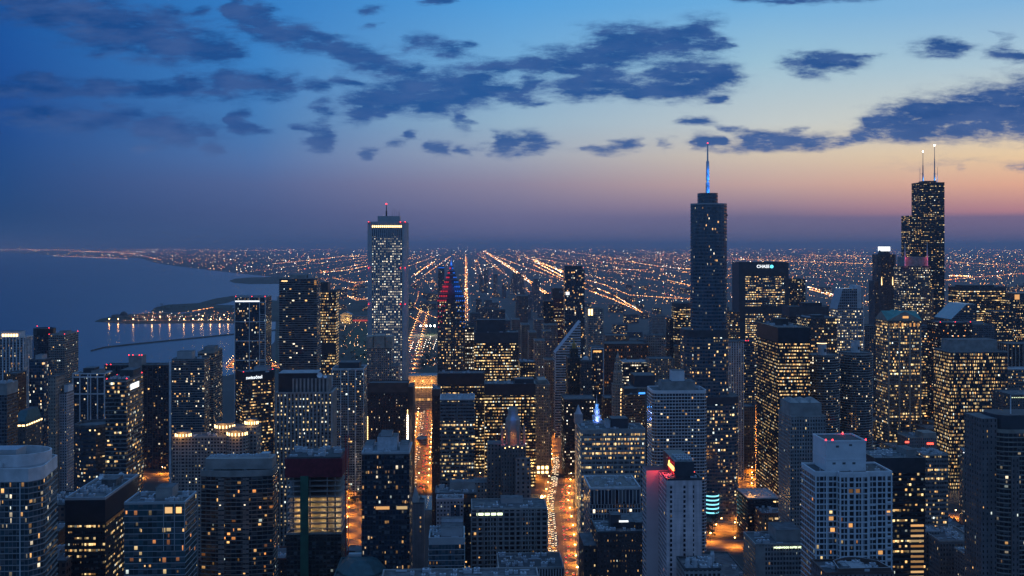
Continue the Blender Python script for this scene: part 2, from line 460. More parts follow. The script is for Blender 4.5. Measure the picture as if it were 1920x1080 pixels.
WARM, YEL, WHT, ORG = (1, .52, .17, 1), (1, .70, .31, 1), (1, .82, .56, 1), (1, .36, .09, 1)
PRE = {
 # wall, glass, winw, winh, lit, floorvar, run, strength, colA, colB, mix, bay, floor, pier every
 'black_office':  ((.022, .024, .03), (.012, .016, .026), .92, .46, .42, .85, 7, 2.4, WARM, YEL, .6, 1.6, 3.9, 6),
 'lit_office':    ((.04, .042, .05), (.015, .02, .03), .94, .46, .66, .8, 7, 2.1, WARM, YEL, .65, 1.6, 3.9, 5),
 'dark_glass':    ((.035, .045, .06), (.015, .026, .045), .86, .74, .13, .2, 2, 1.5, WARM, WHT, .45, 3.0, 3.2, 99),
 'blue_glass':    ((.07, .10, .14), (.02, .045, .075), .9, .8, .09, .3, 2, 1.5, WARM, WHT, .4, 2.6, 3.6, 99),
 'banded':        ((.10, .11, .13), (.014, .018, .028), 1.1, .52, .16, .4, 3, 1.6, WARM, YEL, .5, 2.2, 3.6, 99),
 'brick':         ((.13, .075, .055), (.015, .02, .03), .42, .5, .12, .1, 1, 1.6, WARM, YEL, .5, 3.0, 3.4, 99),
 'stone':         ((.24, .21, .185), (.015, .02, .03), .4, .55, .14, .1, 1, 1.7, WARM, YEL, .5, 3.0, 3.7, 99),
 'concrete_grid': ((.23, .225, .225), (.014, .02, .034), .62, .56, .10, .1, 1, 1.6, WARM, WHT, .45, 3.2, 3.0, 99),
 'white_grid':    ((.42, .42, .44), (.015, .022, .038), .74, .66, .08, .1, 1, 1.7, WARM, WHT, .5, 3.4, 3.0, 99),
 'pale_office':   ((.27, .26, .27), (.015, .02, .032), .86, .54, .42, .6, 4, 1.9, WARM, YEL, .6, 1.7, 3.8, 7),
 'balcony':       ((.12, .125, .14), (.014, .022, .036), .9, .66, .14, .0, 1, 1.6, WARM, WHT, .5, 3.4, 3.05, 4),
 'distant':       ((.12, .11, .12), (.015, .02, .03), .6, .55, .13, .3, 2, 1.8, WARM, WHT, .4, 4.5, 4.0, 99),
 'distant_lit':   ((.09, .085, .1), (.015, .02, .03), .7, .55, .33, .5, 3, 1.8, WARM, YEL, .5, 4.5, 4.0, 99),
 'loft':          ((.11, .075, .07), (.015, .02, .03), .55, .5, .10, .2, 2, 1.6, WARM, WHT, .4, 4.0, 4.2, 99),
}
KEYS = ('wall', 'glass', 'ww', 'wh', 'lit', 'fv', 'run', 'st', 'ca', 'cb', 'cm', 'bw', 'fh', 'pe')
FAC = {}
def facade(preset, **ov):
    key = (preset,) + tuple(sorted(ov.items()))
    if key in FAC:
        return FAC[key]
    d = dict(zip(KEYS, PRE[preset]))
    d.update(ov)
    d['bw'] *= .82
    d['st'] *= .8
    m = D.materials.new('facade_' + preset)
    m.use_nodes = True
    m.cycles.emission_sampling = 'NONE'
    nt = m.node_tree
    nt.nodes.clear()
    g = nt.nodes.new('ShaderNodeGroup')
    g.node_tree = fg
    c4 = lambda c: tuple(c)[:3] + (1,)
    for nm, k in (('Wall', 'wall'), ('Glass', 'glass'), ('ColA', 'ca'), ('ColB', 'cb')):
        g.inputs[nm].default_value = c4(d[k])
    for nm, k in (('WinW', 'ww'), ('WinH', 'wh'), ('Lit', 'lit'), ('FloorVar', 'fv'), ('Run', 'run'), ('Strength', 'st'), ('ColMix', 'cm'), ('PierEvery', 'pe')):
        g.inputs[nm].default_value = d[k]
    o = nt.nodes.new('ShaderNodeOutputMaterial')
    nt.links.new(g.outputs[0], o.inputs[0])
    FAC[key] = (m, d['bw'], d['fh'], d)
    return FAC[key]

flat('roof_grey', (.10, .105, .115), .85, .45, .25)
flat('roof_pale', (.30, .31, .33), .8)
flat('roof_dark', (.06, .064, .072), .85)
flat('roof_gravel', (.17, .165, .16), .95, .35, .4)
flat('metal_unit', (.42, .44, .48), .5, .2, .5)
flat('concrete', (.27, .26, .255), .85)
flat('pale_concrete', (.54, .54, .56), .8)
flat('marble', (.40, .41, .44), .7, .1)
flat('dark_metal', (.03, .032, .038), .5)
flat('steel', (.35, .36, .38), .35, .1)
flat('black_panel', (.024, .030, .042), .3)
flat('dark_band', (.042, .048, .062), .45)
flat('brown_panel', (.085, .055, .05), .7)
flat('red_wrap', (.13, .016, .03), .8, .3, .5)
flat('green_copper', (.05, .22, .20), .6, .25, .1)
flat('teal_copper', (.035, .10, .115), .6, .25, .3)
flat('pink_concrete', (.54, .44, .45), .85, .08, .08)
flat('white_panel', (.62, .63, .66), .7, .1)
flat('brick_red', (.16, .06, .05), .9)
flat('stone_trim', (.28, .25, .22), .85)
flat('crane_red', (.30, .03, .04), .5)
flat('hoist_green', (.02, .10, .07), .6)
flat('car_dark', (.03, .032, .04), .3)
flat('car_pale', (.45, .45, .47), .3)
flat('bark', (.06, .045, .035), .9)
flat('leaf', (.045, .05, .03), .9, .4, .3)
glow_mat('lit_pane', (1, .72, .36), 1.0, .97)
glow_mat('lit_pane_orange', (1, .5, .16), .8, .97)
glow_mat('sodium_head', (1, .55, .18), 42)
glow_mat('white_head', (1, .86, .66), 30)
glow_mat('beacon_red', (1, .03, .04), 7)
glow_mat('sign_white', (.9, .95, 1), 1.6)
glow_mat('sign_red', (1, .08, .05), 3.5)
glow_mat('sign_yellow', (1, .70, .16), 2.6)
glow_mat('sign_green', (.85, 1, .62), 2.4)
glow_mat('sign_cyan', (.1, .75, 1), 3.5)
glow_mat('sign_blue', (.05, .28, 1), 2.2)
glow_mat('neon_blue', (.02, .18, .95), .75)
glow_mat('neon_red', (1, .04, .09), .75)
glow_mat('neon_teal', (.25, .85, 1), 1.6)
glow_mat('crown_lamp', (1, .62, .25), 5)
glow_mat('head_light', (1, .84, .55), 9)
glow_mat('tail_light', (1, .05, .02), 6)
# ------------------------------------------------------------------ ground, water, air
GE, GS = (cos(GRID), sin(GRID)), (-sin(GRID), cos(GRID))      # street-grid axes: across the view, into the view
def to_grid(x, y): return (x * GE[0] + y * GE[1], x * GS[0] + y * GS[1])
def from_grid(e, s): return (e * GE[0] + s * GS[0], e * GE[1] + s * GS[1])

m, nt, p = newmat('city_ground')
t = nt.nodes.new('ShaderNodeTexCoord')
n1 = nt.nodes.new('ShaderNodeTexNoise'); n1.inputs['Scale'].default_value = 0.0012; n1.inputs['Detail'].default_value = 6
n2 = nt.nodes.new('ShaderNodeTexVoronoi'); n2.inputs['Scale'].default_value = 0.012
nt.links.new(t.outputs['Object'], n1.inputs['Vector']); nt.links.new(t.outputs['Object'], n2.inputs['Vector'])
c = mixc(nt, mrange(nt, n1.outputs[0], 0.4, 0.62), (.040, .036, .034, 1), (.080, .066, .066, 1))
c = mixc(nt, 0.6, c, mixc(nt, n2.outputs['Color'], (.03, .03, .03, 1), (.10, .09, .085, 1)))
nt.links.new(c, p.inputs['Base Color']); p.inputs['Roughness'].default_value = .9
g = MB()
g.face([(200000 * cos(2 * pi * k / 96), 200000 * sin(2 * pi * k / 96), 0) for k in range(96)], m)
tag(g.build('ground'), kind='structure')

m, nt, p = newmat('lake_water')
t = nt.nodes.new('ShaderNodeTexCoord')
mp = nt.nodes.new('ShaderNodeMapping'); mp.inputs['Scale'].default_value = (1, 1, 1)
nt.links.new(t.outputs['Object'], mp.inputs['Vector'])
n1 = nt.nodes.new('ShaderNodeTexNoise'); n1.inputs['Scale'].default_value = 0.09; n1.inputs['Detail'].default_value = 4
nt.links.new(mp.outputs[0], n1.inputs['Vector'])
bm_ = nt.nodes.new('ShaderNodeBump'); bm_.inputs['Strength'].default_value = .18; bm_.inputs['Distance'].default_value = 1.0
nt.links.new(n1.outputs[0], bm_.inputs['Height']); nt.links.new(bm_.outputs[0], p.inputs['Normal'])
p.inputs['Base Color'].default_value = (.065, .085, .098, 1)
p.inputs['Roughness'].default_value = .2
p.inputs['IOR'].default_value = 1.33

def sheet(name, pix, mat, z, thick=0.0):
    mb = MB()
    o = [gpt(*q) for q in pix]
    area = sum(o[i - 1][0] * o[i][1] - o[i][0] * o[i - 1][1] for i in range(len(o)))
    if area < 0: o.reverse()
    if thick:
        mb.loft([(o, z - thick), (o, z)], [mat], cap=mat)
    else:
        mb.face([(a, b, z) for a, b in o], mat)
    return tag(mb.build(name), kind='structure')
sheet('lake_water', [(-900, 470.5), (-300, 470.8), (0, 472.5), (130, 480.5), (190, 482), (262, 484), (290, 493), (345, 501), (440, 512), (530, 521), (575, 545), (520, 556), (515, 640), (475, 690), (430, 704), (300, 715), (0, 724), (-900, 770)], M('lake_water'), .3)
flat('park_ground', (.035, .042, .03), .95, .5, .004)
flat('asphalt', (.085, .08, .078), .85, .35, .05)
flat('pavement', (.15, .145, .14), .9, .25, .1)
flat('lawn', (.03, .055, .025), .95, .35, .02)
flat('breakwater_stone', (.06, .06, .062), .9, .3, .1)
# museum campus, the island with its airfield, and two further spits of land
sheet('park_peninsula', [(178, 603), (190, 598), (236, 592), (250, 590), (300, 586), (340, 589), (440, 577), (470, 560), (530, 565), (530, 602), (440, 606), (340, 606), (240, 607)], M('park_ground'), 1.8, 1.6)
sheet('island', [(283, 584), (292, 577), (315, 572), (372, 569), (405, 560), (432, 556), (446, 554), (470, 556), (440, 563), (425, 568), (395, 572), (440, 573), (430, 579), (330, 586)], M('park_ground'), 2.2, 2.0)
sheet('point_land', [(430, 527), (440, 523), (468, 520.5), (530, 519), (560, 524), (560, 532), (470, 532.5), (440, 530.5)], M('park_ground'), 2.0, 1.8)
sheet('park', [(515, 700), (520, 575), (640, 560), (690, 565), (770, 585), (815, 600), (815, 700)], M('park_ground'), .06)
sheet('park_lawn', [(645, 650), (652, 615), (700, 612), (760, 640), (760, 690), (700, 690)], M('lawn'), .10)
sheet('ball_field', [(778, 628), (785, 606), (818, 606), (820, 628)], M('lawn'), .10)
mb = MB()
pts = [gpt(172, 658), gpt(196, 652), gpt(240, 647), gpt(330, 638), gpt(440, 627), gpt(520, 619)]
up = [(a, b + 9) for a, b in pts]; dn = [(a, b - 9) for a, b in pts]
mb.loft([(dn + up[::-1], 0), ([(a, b + 3) for a, b in dn] + [(a, b - 3) for a, b in up[::-1]], 3.2)], [M('breakwater_stone')], cap=M('breakwater_stone'))
tag(mb.build('breakwater'), 'long thin stone breakwater stretching across the calm lake', 'breakwater')

def strip(name, pix, w, mat, z, kind='structure'):
    """a road along ground points; w in metres"""
    mb = MB()
    P = [gpt(*q) for q in pix]
    L_, R_ = [], []
    for i, q in enumerate(P):
        a, b = P[max(0, i - 1)], P[min(len(P) - 1, i + 1)]
        d = (b[0] - a[0], b[1] - a[1]); l = math.hypot(*d)
        nx, ny = -d[1] / l * w / 2, d[0] / l * w / 2
        L_.append((q[0] + nx, q[1] + ny)); R_.append((q[0] - nx, q[1] - ny))
    for i in range(len(P) - 1):
        mb.face([(*R_[i], z), (*R_[i + 1], z), (*L_[i + 1], z), (*L_[i], z)], mat)
    return tag(mb.build(name), kind=kind)
def along(pix, step, side=0.0, start=0.0):
    """points every step metres along a pixel polyline laid on the ground: (x, y, heading)"""
    P = [gpt(*q) for q in pix]
    res, d0 = [], start
    for a, b in zip(P, P[1:]):
        d = (b[0] - a[0], b[1] - a[1]); l = math.hypot(*d)
        while d0 < l:
            f = d0 / l
            res.append((a[0] + d[0] * f - d[1] / l * side, a[1] + d[1] * f + d[0] / l * side, atan2(d[1], d[0])))
            d0 += step
        d0 -= l
    return res
AVENUE = [(1055, 1110), (1050, 1000), (1043, 950), (1051, 900), (1054, 870), (1048, 825), (1043, 780), (1022, 740), (990, 680), (957, 620), (937, 580), (926, 560)]
COLUMBUS = [(783, 920), (788, 880), (792, 840), (797, 790), (800, 755)]
PARKWAY = [(760, 700), (772, 665), (780, 635), (790, 600), (797, 583)]
STATE = [(1428, 1015), (1408, 975), (1390, 935), (1393, 890), (1398, 840), (1399, 790), (1398, 760)]
WACKER = [(560, 905), (660, 902), (780, 905), (900, 905), (1030, 892)]
ILLINOIS = [(40, 885), (140, 885), (260, 893), (420, 893)]
ROADS = {'avenue_road': (AVENUE, 26), 'cross_road': (COLUMBUS, 24), 'park_road': (PARKWAY, 34), 'bridge_road': (STATE, 22), 'riverside_road': (WACKER, 26), 'quay_road': (ILLINOIS, 24),
         'near_road': ([(668, 1040), (670, 1000), (672, 960), (670, 930)], 20), 'corner_road': ([(1700, 985), (1760, 965), (1830, 972)], 18),
         'lake_road': ([(430, 690), (445, 672), (470, 668), (520, 690)], 16), 'drive_road': ([(876, 604), (876, 570), (875, 540), (875, 505)], 30), 'mall_road': ([(1290, 1022), (1420, 1020)], 16),
         'plaza_road': ([(1330, 985), (1400, 990), (1460, 985)], 30)}
for i, (k, (pp, w)) in enumerate(ROADS.items()):
    strip(k, pp, w, M('asphalt'), .30 + .005 * i)
    strip('pavement', pp, w + 12, M('pavement'), .20 + .005 * i)
# lane markings on the avenue
flat('road_paint', (.7, .68, .6), .8, .1)
def dashes(name, pp, side):
    mb = MB()
    for x, y, h in along(pp, 9.0, side):
        if y > 2000: break
        c_, s_ = cos(h), sin(h)
        q = lambda a, b: (x + a * c_ - b * s_, y + a * s_ + b * c_, .40)
        mb.face([q(-1.5, -.12), q(1.5, -.12), q(1.5, .12), q(-1.5, .12)], M('road_paint'))
    tag(mb.build(name), kind='structure')
for sd in (-6.5, -3.2, 3.2, 6.5):
    dashes('road_markings', AVENUE, sd)
# the river, cut across the grid
RIV0, RIV1 = 1140.0, 1205.0
mb = MB()
c4 = [from_grid(-900, RIV0), from_grid(900, RIV0), from_grid(900, RIV1), from_grid(-900, RIV1)]
mb.face([(a, b, .12) for a, b in c4], M('lake_water'))
tag(mb.build('river_water'), kind='structure')

# air: one box of thin dusk haze round everything, the sky outside
m = D.materials.new('haze'); m.use_nodes = True; MATS['haze'] = m
nt = m.node_tree; nt.nodes.clear()
pv = nt.nodes.new('ShaderNodeVolumePrincipled'); o = nt.nodes.new('ShaderNodeOutputMaterial')
pv.inputs['Color'].default_value = (.72, .69, .84, 1)
pv.inputs['Density'].default_value = HAZE
pv.inputs['Anisotropy'].default_value = .1
nt.links.new(pv.outputs[0], o.inputs['Volume'])
mb = MB()
mb.box(-210000, 210000, -210000, 210000, -1, 545, m)
if HAZE > 0:
    tag(mb.build('haze'), kind='stuff')

# ------------------------------------------------------------------ towers
SEED = [0]
class T: pass
FOOT = []          # footprints already taken, in grid metres
def box_part(name, t, x0, x1, y0, y1, z0, z1, mat, parent=None, **k):
    mb = MB(); mb.box(x0, x1, y0, y1, z0, z1, mat, **k)
    return mb.build(name, parent or t.root)
mb = MB(); mb.box(-.5, .5, -.5, .5, 0, 1, M('metal_unit'))
mb.loft([(ngon(0, 0, .3, .3, 10), 1.0), (ngon(0, 0, .3, .3, 10), 1.12), (ngon(0, 0, .24, .24, 10), 1.12), (ngon(0, 0, .24, .24, 10), 1.03)], [M('metal_unit'), M('metal_unit'), M('dark_metal')], cap=M('dark_metal'))
o = mb.build('air_handler'); UNIT = o.data; D.objects.remove(o)
mb = MB(); mb.loft([(ngon(0, 0, .5, .5, 8), 0), (ngon(0, 0, .5, .5, 8), .5), (ngon(0, 0, .3, .3, 8), .9)], [M('beacon_red')] * 2, cap=M('beacon_red'))
o = mb.build('beacon'); BEACON = o.data; D.objects.remove(o)
mb = MB(); mb.box(-.5, .5, -.5, .5, .25, 1, M('metal_unit')); o = mb.build('duct'); DUCT = o.data; D.objects.remove(o)
mb = MB(); mb.loft([(ngon(0, 0, .35, .35, 8), 0), (ngon(0, 0, .35, .35, 8), 1.6), (ngon(0, 0, .55, .55, 8), 1.7), (ngon(0, 0, .3, .3, 8), 2.2)], [M('steel')] * 3, cap=M('dark_metal')); o = mb.build('vent_pipe'); PIPE = o.data; D.objects.remove(o)
mb = MB(); mb.box(-.5, .5, -.5, .5, 0, .06, M('roof_gravel')); o = mb.build('roof_patch'); PATCH = o.data; D.objects.remove(o)
PANES = {}
def pane_mesh(w, h, mat):
    k = (round(w, 1), round(h, 1), mat)
    if k not in PANES:
        mb = MB(); w, h = k[0], k[1]
        mb.box(-w / 2, w / 2, -.06, .06, -h / 2, h / 2, M(mat))
        o = mb.build('window'); PANES[k] = o.data; D.objects.remove(o)
    return PANES[k]
def point_light(t, loc, col, watts, radius=1.0, parent=None):
    l = D.lights.new('lamp_light', 'POINT')
    l.color, l.energy, l.shadow_soft_size = col, watts, radius
    o = D.objects.new('lamp_light', l); COL.objects.link(o); o.location = loc
    if parent is not None:
        o.parent = parent
        KIDS.setdefault(parent.name, []).append(o)
    return o

def spot_light(loc, col, watts, radius, parent):
    l = D.lights.new('lamp_light', 'SPOT')
    l.color, l.energy, l.shadow_soft_size = col, watts, radius
    l.spot_size, l.spot_blend = radians(150), .6
    o = D.objects.new('lamp_light', l); COL.objects.link(o); o.location = loc
    o.parent = parent
    KIDS.setdefault(parent.name, []).append(o)
    return o
def ribbed_rect(w, L, sp, rw, rd, ribmat):
    """rectangle whose four sides carry projecting ribs; returns outline and the material of each edge"""
    o, tg = [], []
    cs = [(-w / 2, -L / 2), (w / 2, -L / 2), (w / 2, L / 2), (-w / 2, L / 2)]
    for k in range(4):
        a, b = cs[k], cs[(k + 1) % 4]
        l = math.hypot(b[0] - a[0], b[1] - a[1]); ux, uy = (b[0] - a[0]) / l, (b[1] - a[1]) / l
        nx, ny = uy, -ux
        n = max(1, round(l / sp)); s = l / n
        q = lambda d, e: (a[0] + ux * d + nx * e, a[1] + uy * d + ny * e)
        for i in range(n):
            o += [q(i * s + rw / 2, rd if i else rd), q(i * s + rw / 2, 0), q((i + 1) * s - rw / 2, 0), q((i + 1) * s - rw / 2, rd)]
            tg += [ribmat, None, ribmat, ribmat]
    return o, tg

def tower(name, cat, label, a, b, top, Y, L, preset='distant', ov=None, pent=(), blank=0, blankm='dark_band', units=0, win=0, winm='lit_pane', slabs=None, slabm='concrete', ribs=None, ribm='stone_trim',
          shape='rect', r=4.0, beacons=(), roofm='roof_grey', group=None, para=1.3, rot=0.0, outline=None, skirt=0, trim=None, winz=(0.1, 0.97), base=None, corner=None, wside=0, sides=None, kmat=None, foot=True, h=None):
    SEED[0] += 1
    sd = SEED[0]
    rr = random.Random(sd * 13 + 5)
    X0 = (a - 960) * Y / F
    tt = (b - 960) / F
    ca, sa = cos(GRID + rot), sin(GRID + rot)
    w = (tt * Y - X0) / (ca - tt * sa)
    h = h if h else CH - (top - VH) * Y / F
    cx, cy = X0 + ca * w / 2 - sa * L / 2, Y + sa * w / 2 + ca * L / 2
    t = T()
    t.w, t.L, t.h, t.sd = w, L, h, sd
    t.root = empty(name, (cx, cy, 0), GRID + rot)
    tag(t.root, label, cat, group)
    if foot:
        ge, gs = to_grid(cx, cy)
        FOOT.append((ge - w / 2, ge + w / 2, gs - L / 2, gs + L / 2))
    fm, bw, fh, fd = facade(preset, **(ov or {}))
    t.fm, t.bw, t.fh = fm, bw, fh
    tags, cont = None, False
    if outline: o = outline(w, L); cont = shape == 'round'
    elif ribs: o, tags = ribbed_rect(w, L, ribs[0], ribs[1], ribs[2], M(ribm))
    elif shape == 'round': o = roundrect(w, L, min(r, w / 2 - .1, L / 2 - .1)); cont = True
    elif shape == 'cyl': o = ngon(0, 0, w / 2, L / 2, 40); cont = True
    elif shape == 'oct':
        c = r; o = [(-w / 2 + c, -L / 2), (w / 2 - c, -L / 2), (w / 2, -L / 2 + c), (w / 2, L / 2 - c), (w / 2 - c, L / 2), (-w / 2 + c, L / 2), (-w / 2, L / 2 - c), (-w / 2, -L / 2 + c)]
    else: o = rect(-w / 2, w / 2, -L / 2, L / 2)
    t.o = o
    seed = sd * 977 % 30000
    if sides and shape == 'rect' and not ribs and not outline:
        sf = facade(preset, **dict(ov or {}, **sides))[0]
        tags = [None, sf, sf, sf]
    mb = MB()
    hb = h - blank
    if slabs:
        every, outd, thick = slabs
        of = offset(o, outd)
        rings, ms = [(o, 0)], []
        z = fh * max(1, every) * (2 if not skirt else skirt)
        rings.append((o, z)); ms.append(fm)
        sm = M(slabm)
        while z + fh * every < hb + .1:
            rings += [(of, z), (of, z + thick), (o, z + thick)]; ms += [sm, sm, sm]
            z += fh * every
            rings.append((o, min(z, hb))); ms.append(fm)
        if rings[-1][1] < hb:
            rings.append((o, hb)); ms.append(sm)
    else:
        rings, ms = [(o, 0), (o, hb)], [fm]
    mb.loft(rings, ms, bw=bw, fh=fh, seed=seed, tags=tags, cont=cont)
    t.wall = mb.build('wall', t.root)
    if blank:
        mb = MB(); mb.loft([(offset(o, .15), hb), (offset(o, .15), h)], [M(blankm)], base=M(blankm))
        mb.build('mechanical_band', t.root)
    ro = o if not ribs else rect(-w / 2, w / 2, -L / 2, L / 2)
    mb = MB()
    oi, oo = offset(ro, -.7), offset(ro, .12 if not ribs else ribs[2] + .05)
    cm = M(kmat) if kmat else (M(blankm) if blank else M(trim or roofm))
    mb.loft([(oo, h), (oo, h + para), (oi, h + para), (oi, h + .25)], [cm, cm, cm], cap=M(roofm), base=cm)
    t.roof = mb.build('roof', t.root)
    for i, pp in enumerate(pent):
        x0, x1, y0, y1, ph = pp[:5]
        pm = M(pp[5]) if len(pp) > 5 else M('metal_unit')
        z0 = h + .25 + (pp[6] if len(pp) > 6 else 0)
        mb = MB()
        q = rect(-w / 2 + x0 * w, -w / 2 + x1 * w, -L / 2 + y0 * L, -L / 2 + y1 * L)
        mb.loft([(q, z0), (q, z0 + ph), (offset(q, .18), z0 + ph), (offset(q, .18), z0 + ph + .5), (offset(q, -.3), z0 + ph + .5)], [pm, M('roof_dark'), pm, M('roof_dark')], cap=M('roof_grey'))
        mb.build('penthouse', t.root if ph > 6 else t.root)
    tries = 0
    n_ = 0
    while n_ < units and tries < units * 6:
        tries += 1
        x, y = rr.uniform(-.44, .44) * w, rr.uniform(-.42, .42) * L
        fx, fy = x / w + .5, y / L + .5
        if any(p_[0] - .06 < fx < p_[1] + .06 and p_[2] - .1 < fy < p_[3] + .1 for p_ in pent): continue
        s1, s2 = rr.uniform(1.6, 4.2), rr.uniform(1.6, 3.6)
        place('air_handler', UNIT, t.roof, (x, y, h + .26), (s1, s2, rr.uniform(1.1, 2.6)))
        n_ += 1
    if Y < 1120 and shape == 'rect' and w > 14 and L > 10:
        for kind, ms, cnt in (('duct', DUCT, 4), ('vent_pipe', PIPE, 7), ('roof_patch', PATCH, 4), ('air_handler', UNIT, 5)):
            for _ in range(cnt):
                x, y = rr.uniform(-.42, .42) * w, rr.uniform(-.4, .4) * L
                fx, fy = x / w + .5, y / L + .5
                if any(p_[0] - .04 < fx < p_[1] + .04 and p_[2] - .06 < fy < p_[3] + .06 for p_ in pent): continue
                sc = (rr.uniform(3, min(9, w * .25)), .8, .9) if kind == 'duct' else (1, 1, 1) if kind == 'vent_pipe' else (rr.uniform(1.5, 3.5), rr.uniform(1.5, 3), rr.uniform(1, 2)) if kind == 'air_handler' else (rr.uniform(2, 6), rr.uniform(2, 6), 1)
                place(kind, ms, t.roof, (x, y, h + .26 + (.01 * _ if kind == 'roof_patch' else 0)), sc, rz=rr.choice((0, pi / 2)) if kind == 'duct' and L > 20 else 0)
    for bq in beacons:
        fx, fy = bq[0], bq[1]
        dz_ = bq[2] if len(bq) > 2 else para
        bs = max(.8, Y / 1500.0)
        place('beacon', BEACON, t.roof, (-w / 2 + fx * w, -L / 2 + fy * L, h + dz_), (bs, bs, bs))
    if win and not cont and not ribs and shape == 'rect' and not outline:
        zt = int(hb / fh)
        nb = max(1, round(w / bw)); bb = w / nb
        # rows of the wall that the picture can show
        used = set()
        gm = pane_mesh(bb * min(fd['ww'], .96), fh * fd['wh'], winm)
        for _ in range(int(win * .6)):
            zf = int(zt * (winz[0] + (winz[1] - winz[0]) * rr.random() ** .8))
            c = rr.randrange(nb)
            for k in range(rr.choice((1, 1, 2, 3)) if fd['run'] > 1 else 1):
                if (c + k, zf) in used or c + k >= nb: continue
                used.add((c + k, zf))
                place('window', gm, t.root, (-w / 2 + (c + k + .5 + rr.uniform(-.2, .2)) * bb, -L / 2 - .07, (zf + .6) * fh), (rr.uniform(.2, .5), 1, rr.uniform(.3, .65)))
        if wside:
            sx_ = 1 if a < 873 else -1
            nb2 = max(1, round(L / bw)); b2 = L / nb2
            gm = pane_mesh(b2 * min(fd['ww'], .96), fh * fd['wh'], winm)
            for _ in range(wside):
                zf = int(zt * (winz[0] + (winz[1] - winz[0]) * rr.random()))
                c = rr.randrange(nb2)
                if (-c, -zf) in used: continue
                used.add((-c, -zf))
                place('window', gm, t.root, (sx_ * (w / 2 + .07), -L / 2 + (c + .5) * b2, (zf + .6) * fh), (rr.uniform(.4, .9), 1, rr.uniform(.5, .9)), rz=pi / 2)
    return t
def sign(t, text, x, y, z, size, mat, rz=0.0, italic=False, name='sign', depth=.2, vertical=False):
    cu = D.curves.new(name, 'FONT')
    cu.body = text; cu.size = size; cu.extrude = depth; cu.align_x = 'CENTER'; cu.align_y = 'CENTER'
    if italic: cu.shear = .3
    cu.offset = size * .012
    cu.materials.append(M(mat))
    o = D.objects.new(name, cu); COL.objects.link(o)
    o.location = (x, y, z); o.rotation_euler = (radians(90), 0, rz)
    bpy.context.view_layer.update()
    me = D.meshes.new_from_object(o)
    mm = D.objects.new(name, me); COL.objects.link(mm)
    mm.location, mm.rotation_euler = o.location, o.rotation_euler
    D.objects.remove(o); D.curves.remove(cu)
    mm.name = name
    mm.parent = t.root
    KIDS.setdefault(t.root.name, []).append(mm)
    return mm
def cone_part(name, t, o, z0, z1, mat, top=.02, parent=None, mid=None):
    mb = MB()
    cxo = sum(p_[0] for p_ in o) / len(o); cyo = sum(p_[1] for p_ in o) / len(o)
    sc = lambda f: [(cxo + (p_[0] - cxo) * f, cyo + (p_[1] - cyo) * f) for p_ in o]
    mb.loft([(o, z0), (sc(top), z1)], [mat], cap=mat, base=mat)
    return mb.build(name, parent or t.root)
def mast(name, t, x, y, segs, mat, parent=None):
    """a stepped round mast: [(z, radius)...]"""
    mb = MB()
    mb.loft([(ngon(x, y, r_, r_, 10), z) for z, r_ in segs], [mat] * (len(segs) - 1), cap=mat, base=mat)
    return mb.build(name, parent or t.root)
# ------------------------------------------------------------------ the tall landmarks
# white marble shaft with notched corners
t = tower('skyscraper', 'skyscraper', 'tall white ribbed slab tower with a lit band under its flat top', 690, 761, 405, 1491, 56,
          'lit_office', dict(wall=(.30, .31, .34), glass=(.015, .02, .035), ww=.62, wh=.50, lit=1.1, fv=.85, run=30, st=3.0, ca=WHT, cb=(1, .86, .62, 1), bw=1.0, pe=99), foot=True, blank=0, roofm='roof_grey', h=334, kmat='marble')
w, L = t.w, t.L
bpy.data.objects.remove(t.wall)
c = 5.5
o, tg = [], []
def fin_edge(p, q, n, rw, rd):
    l = math.hypot(q[0] - p[0], q[1] - p[1]); ux, uy = (q[0] - p[0]) / l, (q[1] - p[1]) / l; nx, ny = uy, -ux; s = l / n
    f = lambda d, e: (p[0] + ux * d + nx * e, p[1] + uy * d + ny * e)
    for i in range(n):
        o.extend([f(i * s + rw / 2, rd), f(i * s + rw / 2, 0), f((i + 1) * s - rw / 2, 0), f((i + 1) * s - rw / 2, rd)])
        tg.extend([M('marble'), None, M('marble'), M('marble')])
e = 2.2
for k in range(4):
    x_ = [(-1, -1), (1, -1), (1, 1), (-1, 1)]
    a_, b_ = x_[k], x_[(k + 1) % 4]
    ux, uy = (b_[0] - a_[0]) / 2, (b_[1] - a_[1]) / 2
    nx, ny = uy, -ux
    f = lambda d, q: ((a_[0] * w / 2 + ux * d * 1.0 - nx * q), (a_[1] * L / 2 + uy * d - ny * q))
    l = w if k % 2 == 0 else L
    fin_edge(f(c, 0), f(l - c, 0), 15, 1.25, 1.3)
    # blank corner piers: a notch between the two faces
    for pt in (f(l - c, 0), f(l - c + .1, -.9), f(l - e, -.9), f(l - e, e)):
        o.append(pt); tg.append(M('marble'))
mb = MB(); mb.loft([(o, 0), (o, 329), (o, 334)], [t.fm, M('marble')], bw=2.0, fh=3.75, seed=77, tags=tg)
t.wall = mb.build('wall', t.root)
box_part('penthouse', t, -15, 18, -14, 14, 335.4, 344, M('steel'))
mast('antenna', t, -3, 0, [(344, 1.2), (352, 1.2), (352.2, .7), (362, .5)], M('dark_metal'))
for x_ in (6, 9, 12, 15, 17):
    mast('whip_aerial', t, x_, -4, [(344, .22), (352 + x_ % 5, .12)], M('dark_metal'))
place('beacon', BEACON, t.root, (-3, 0, 362), (2, 2, 2))
for z in (334.5, 266, 212):
    for x_ in (-w / 2 + 1, w / 2 - 8, w / 2 - 1): place('beacon', BEACON, t.root, (x_, -L / 2 - 1.2, z), (1.1, 1.1, 1.1))
lamp_mb = MB(); lamp_mb.box(-w / 2 + c + .6, w / 2 - c - .6, -L / 2 - .95, -L / 2 - .7, 326.8, 329.4, M('crown_lamp'))
lamp_mb.build('crown_light', t.root)
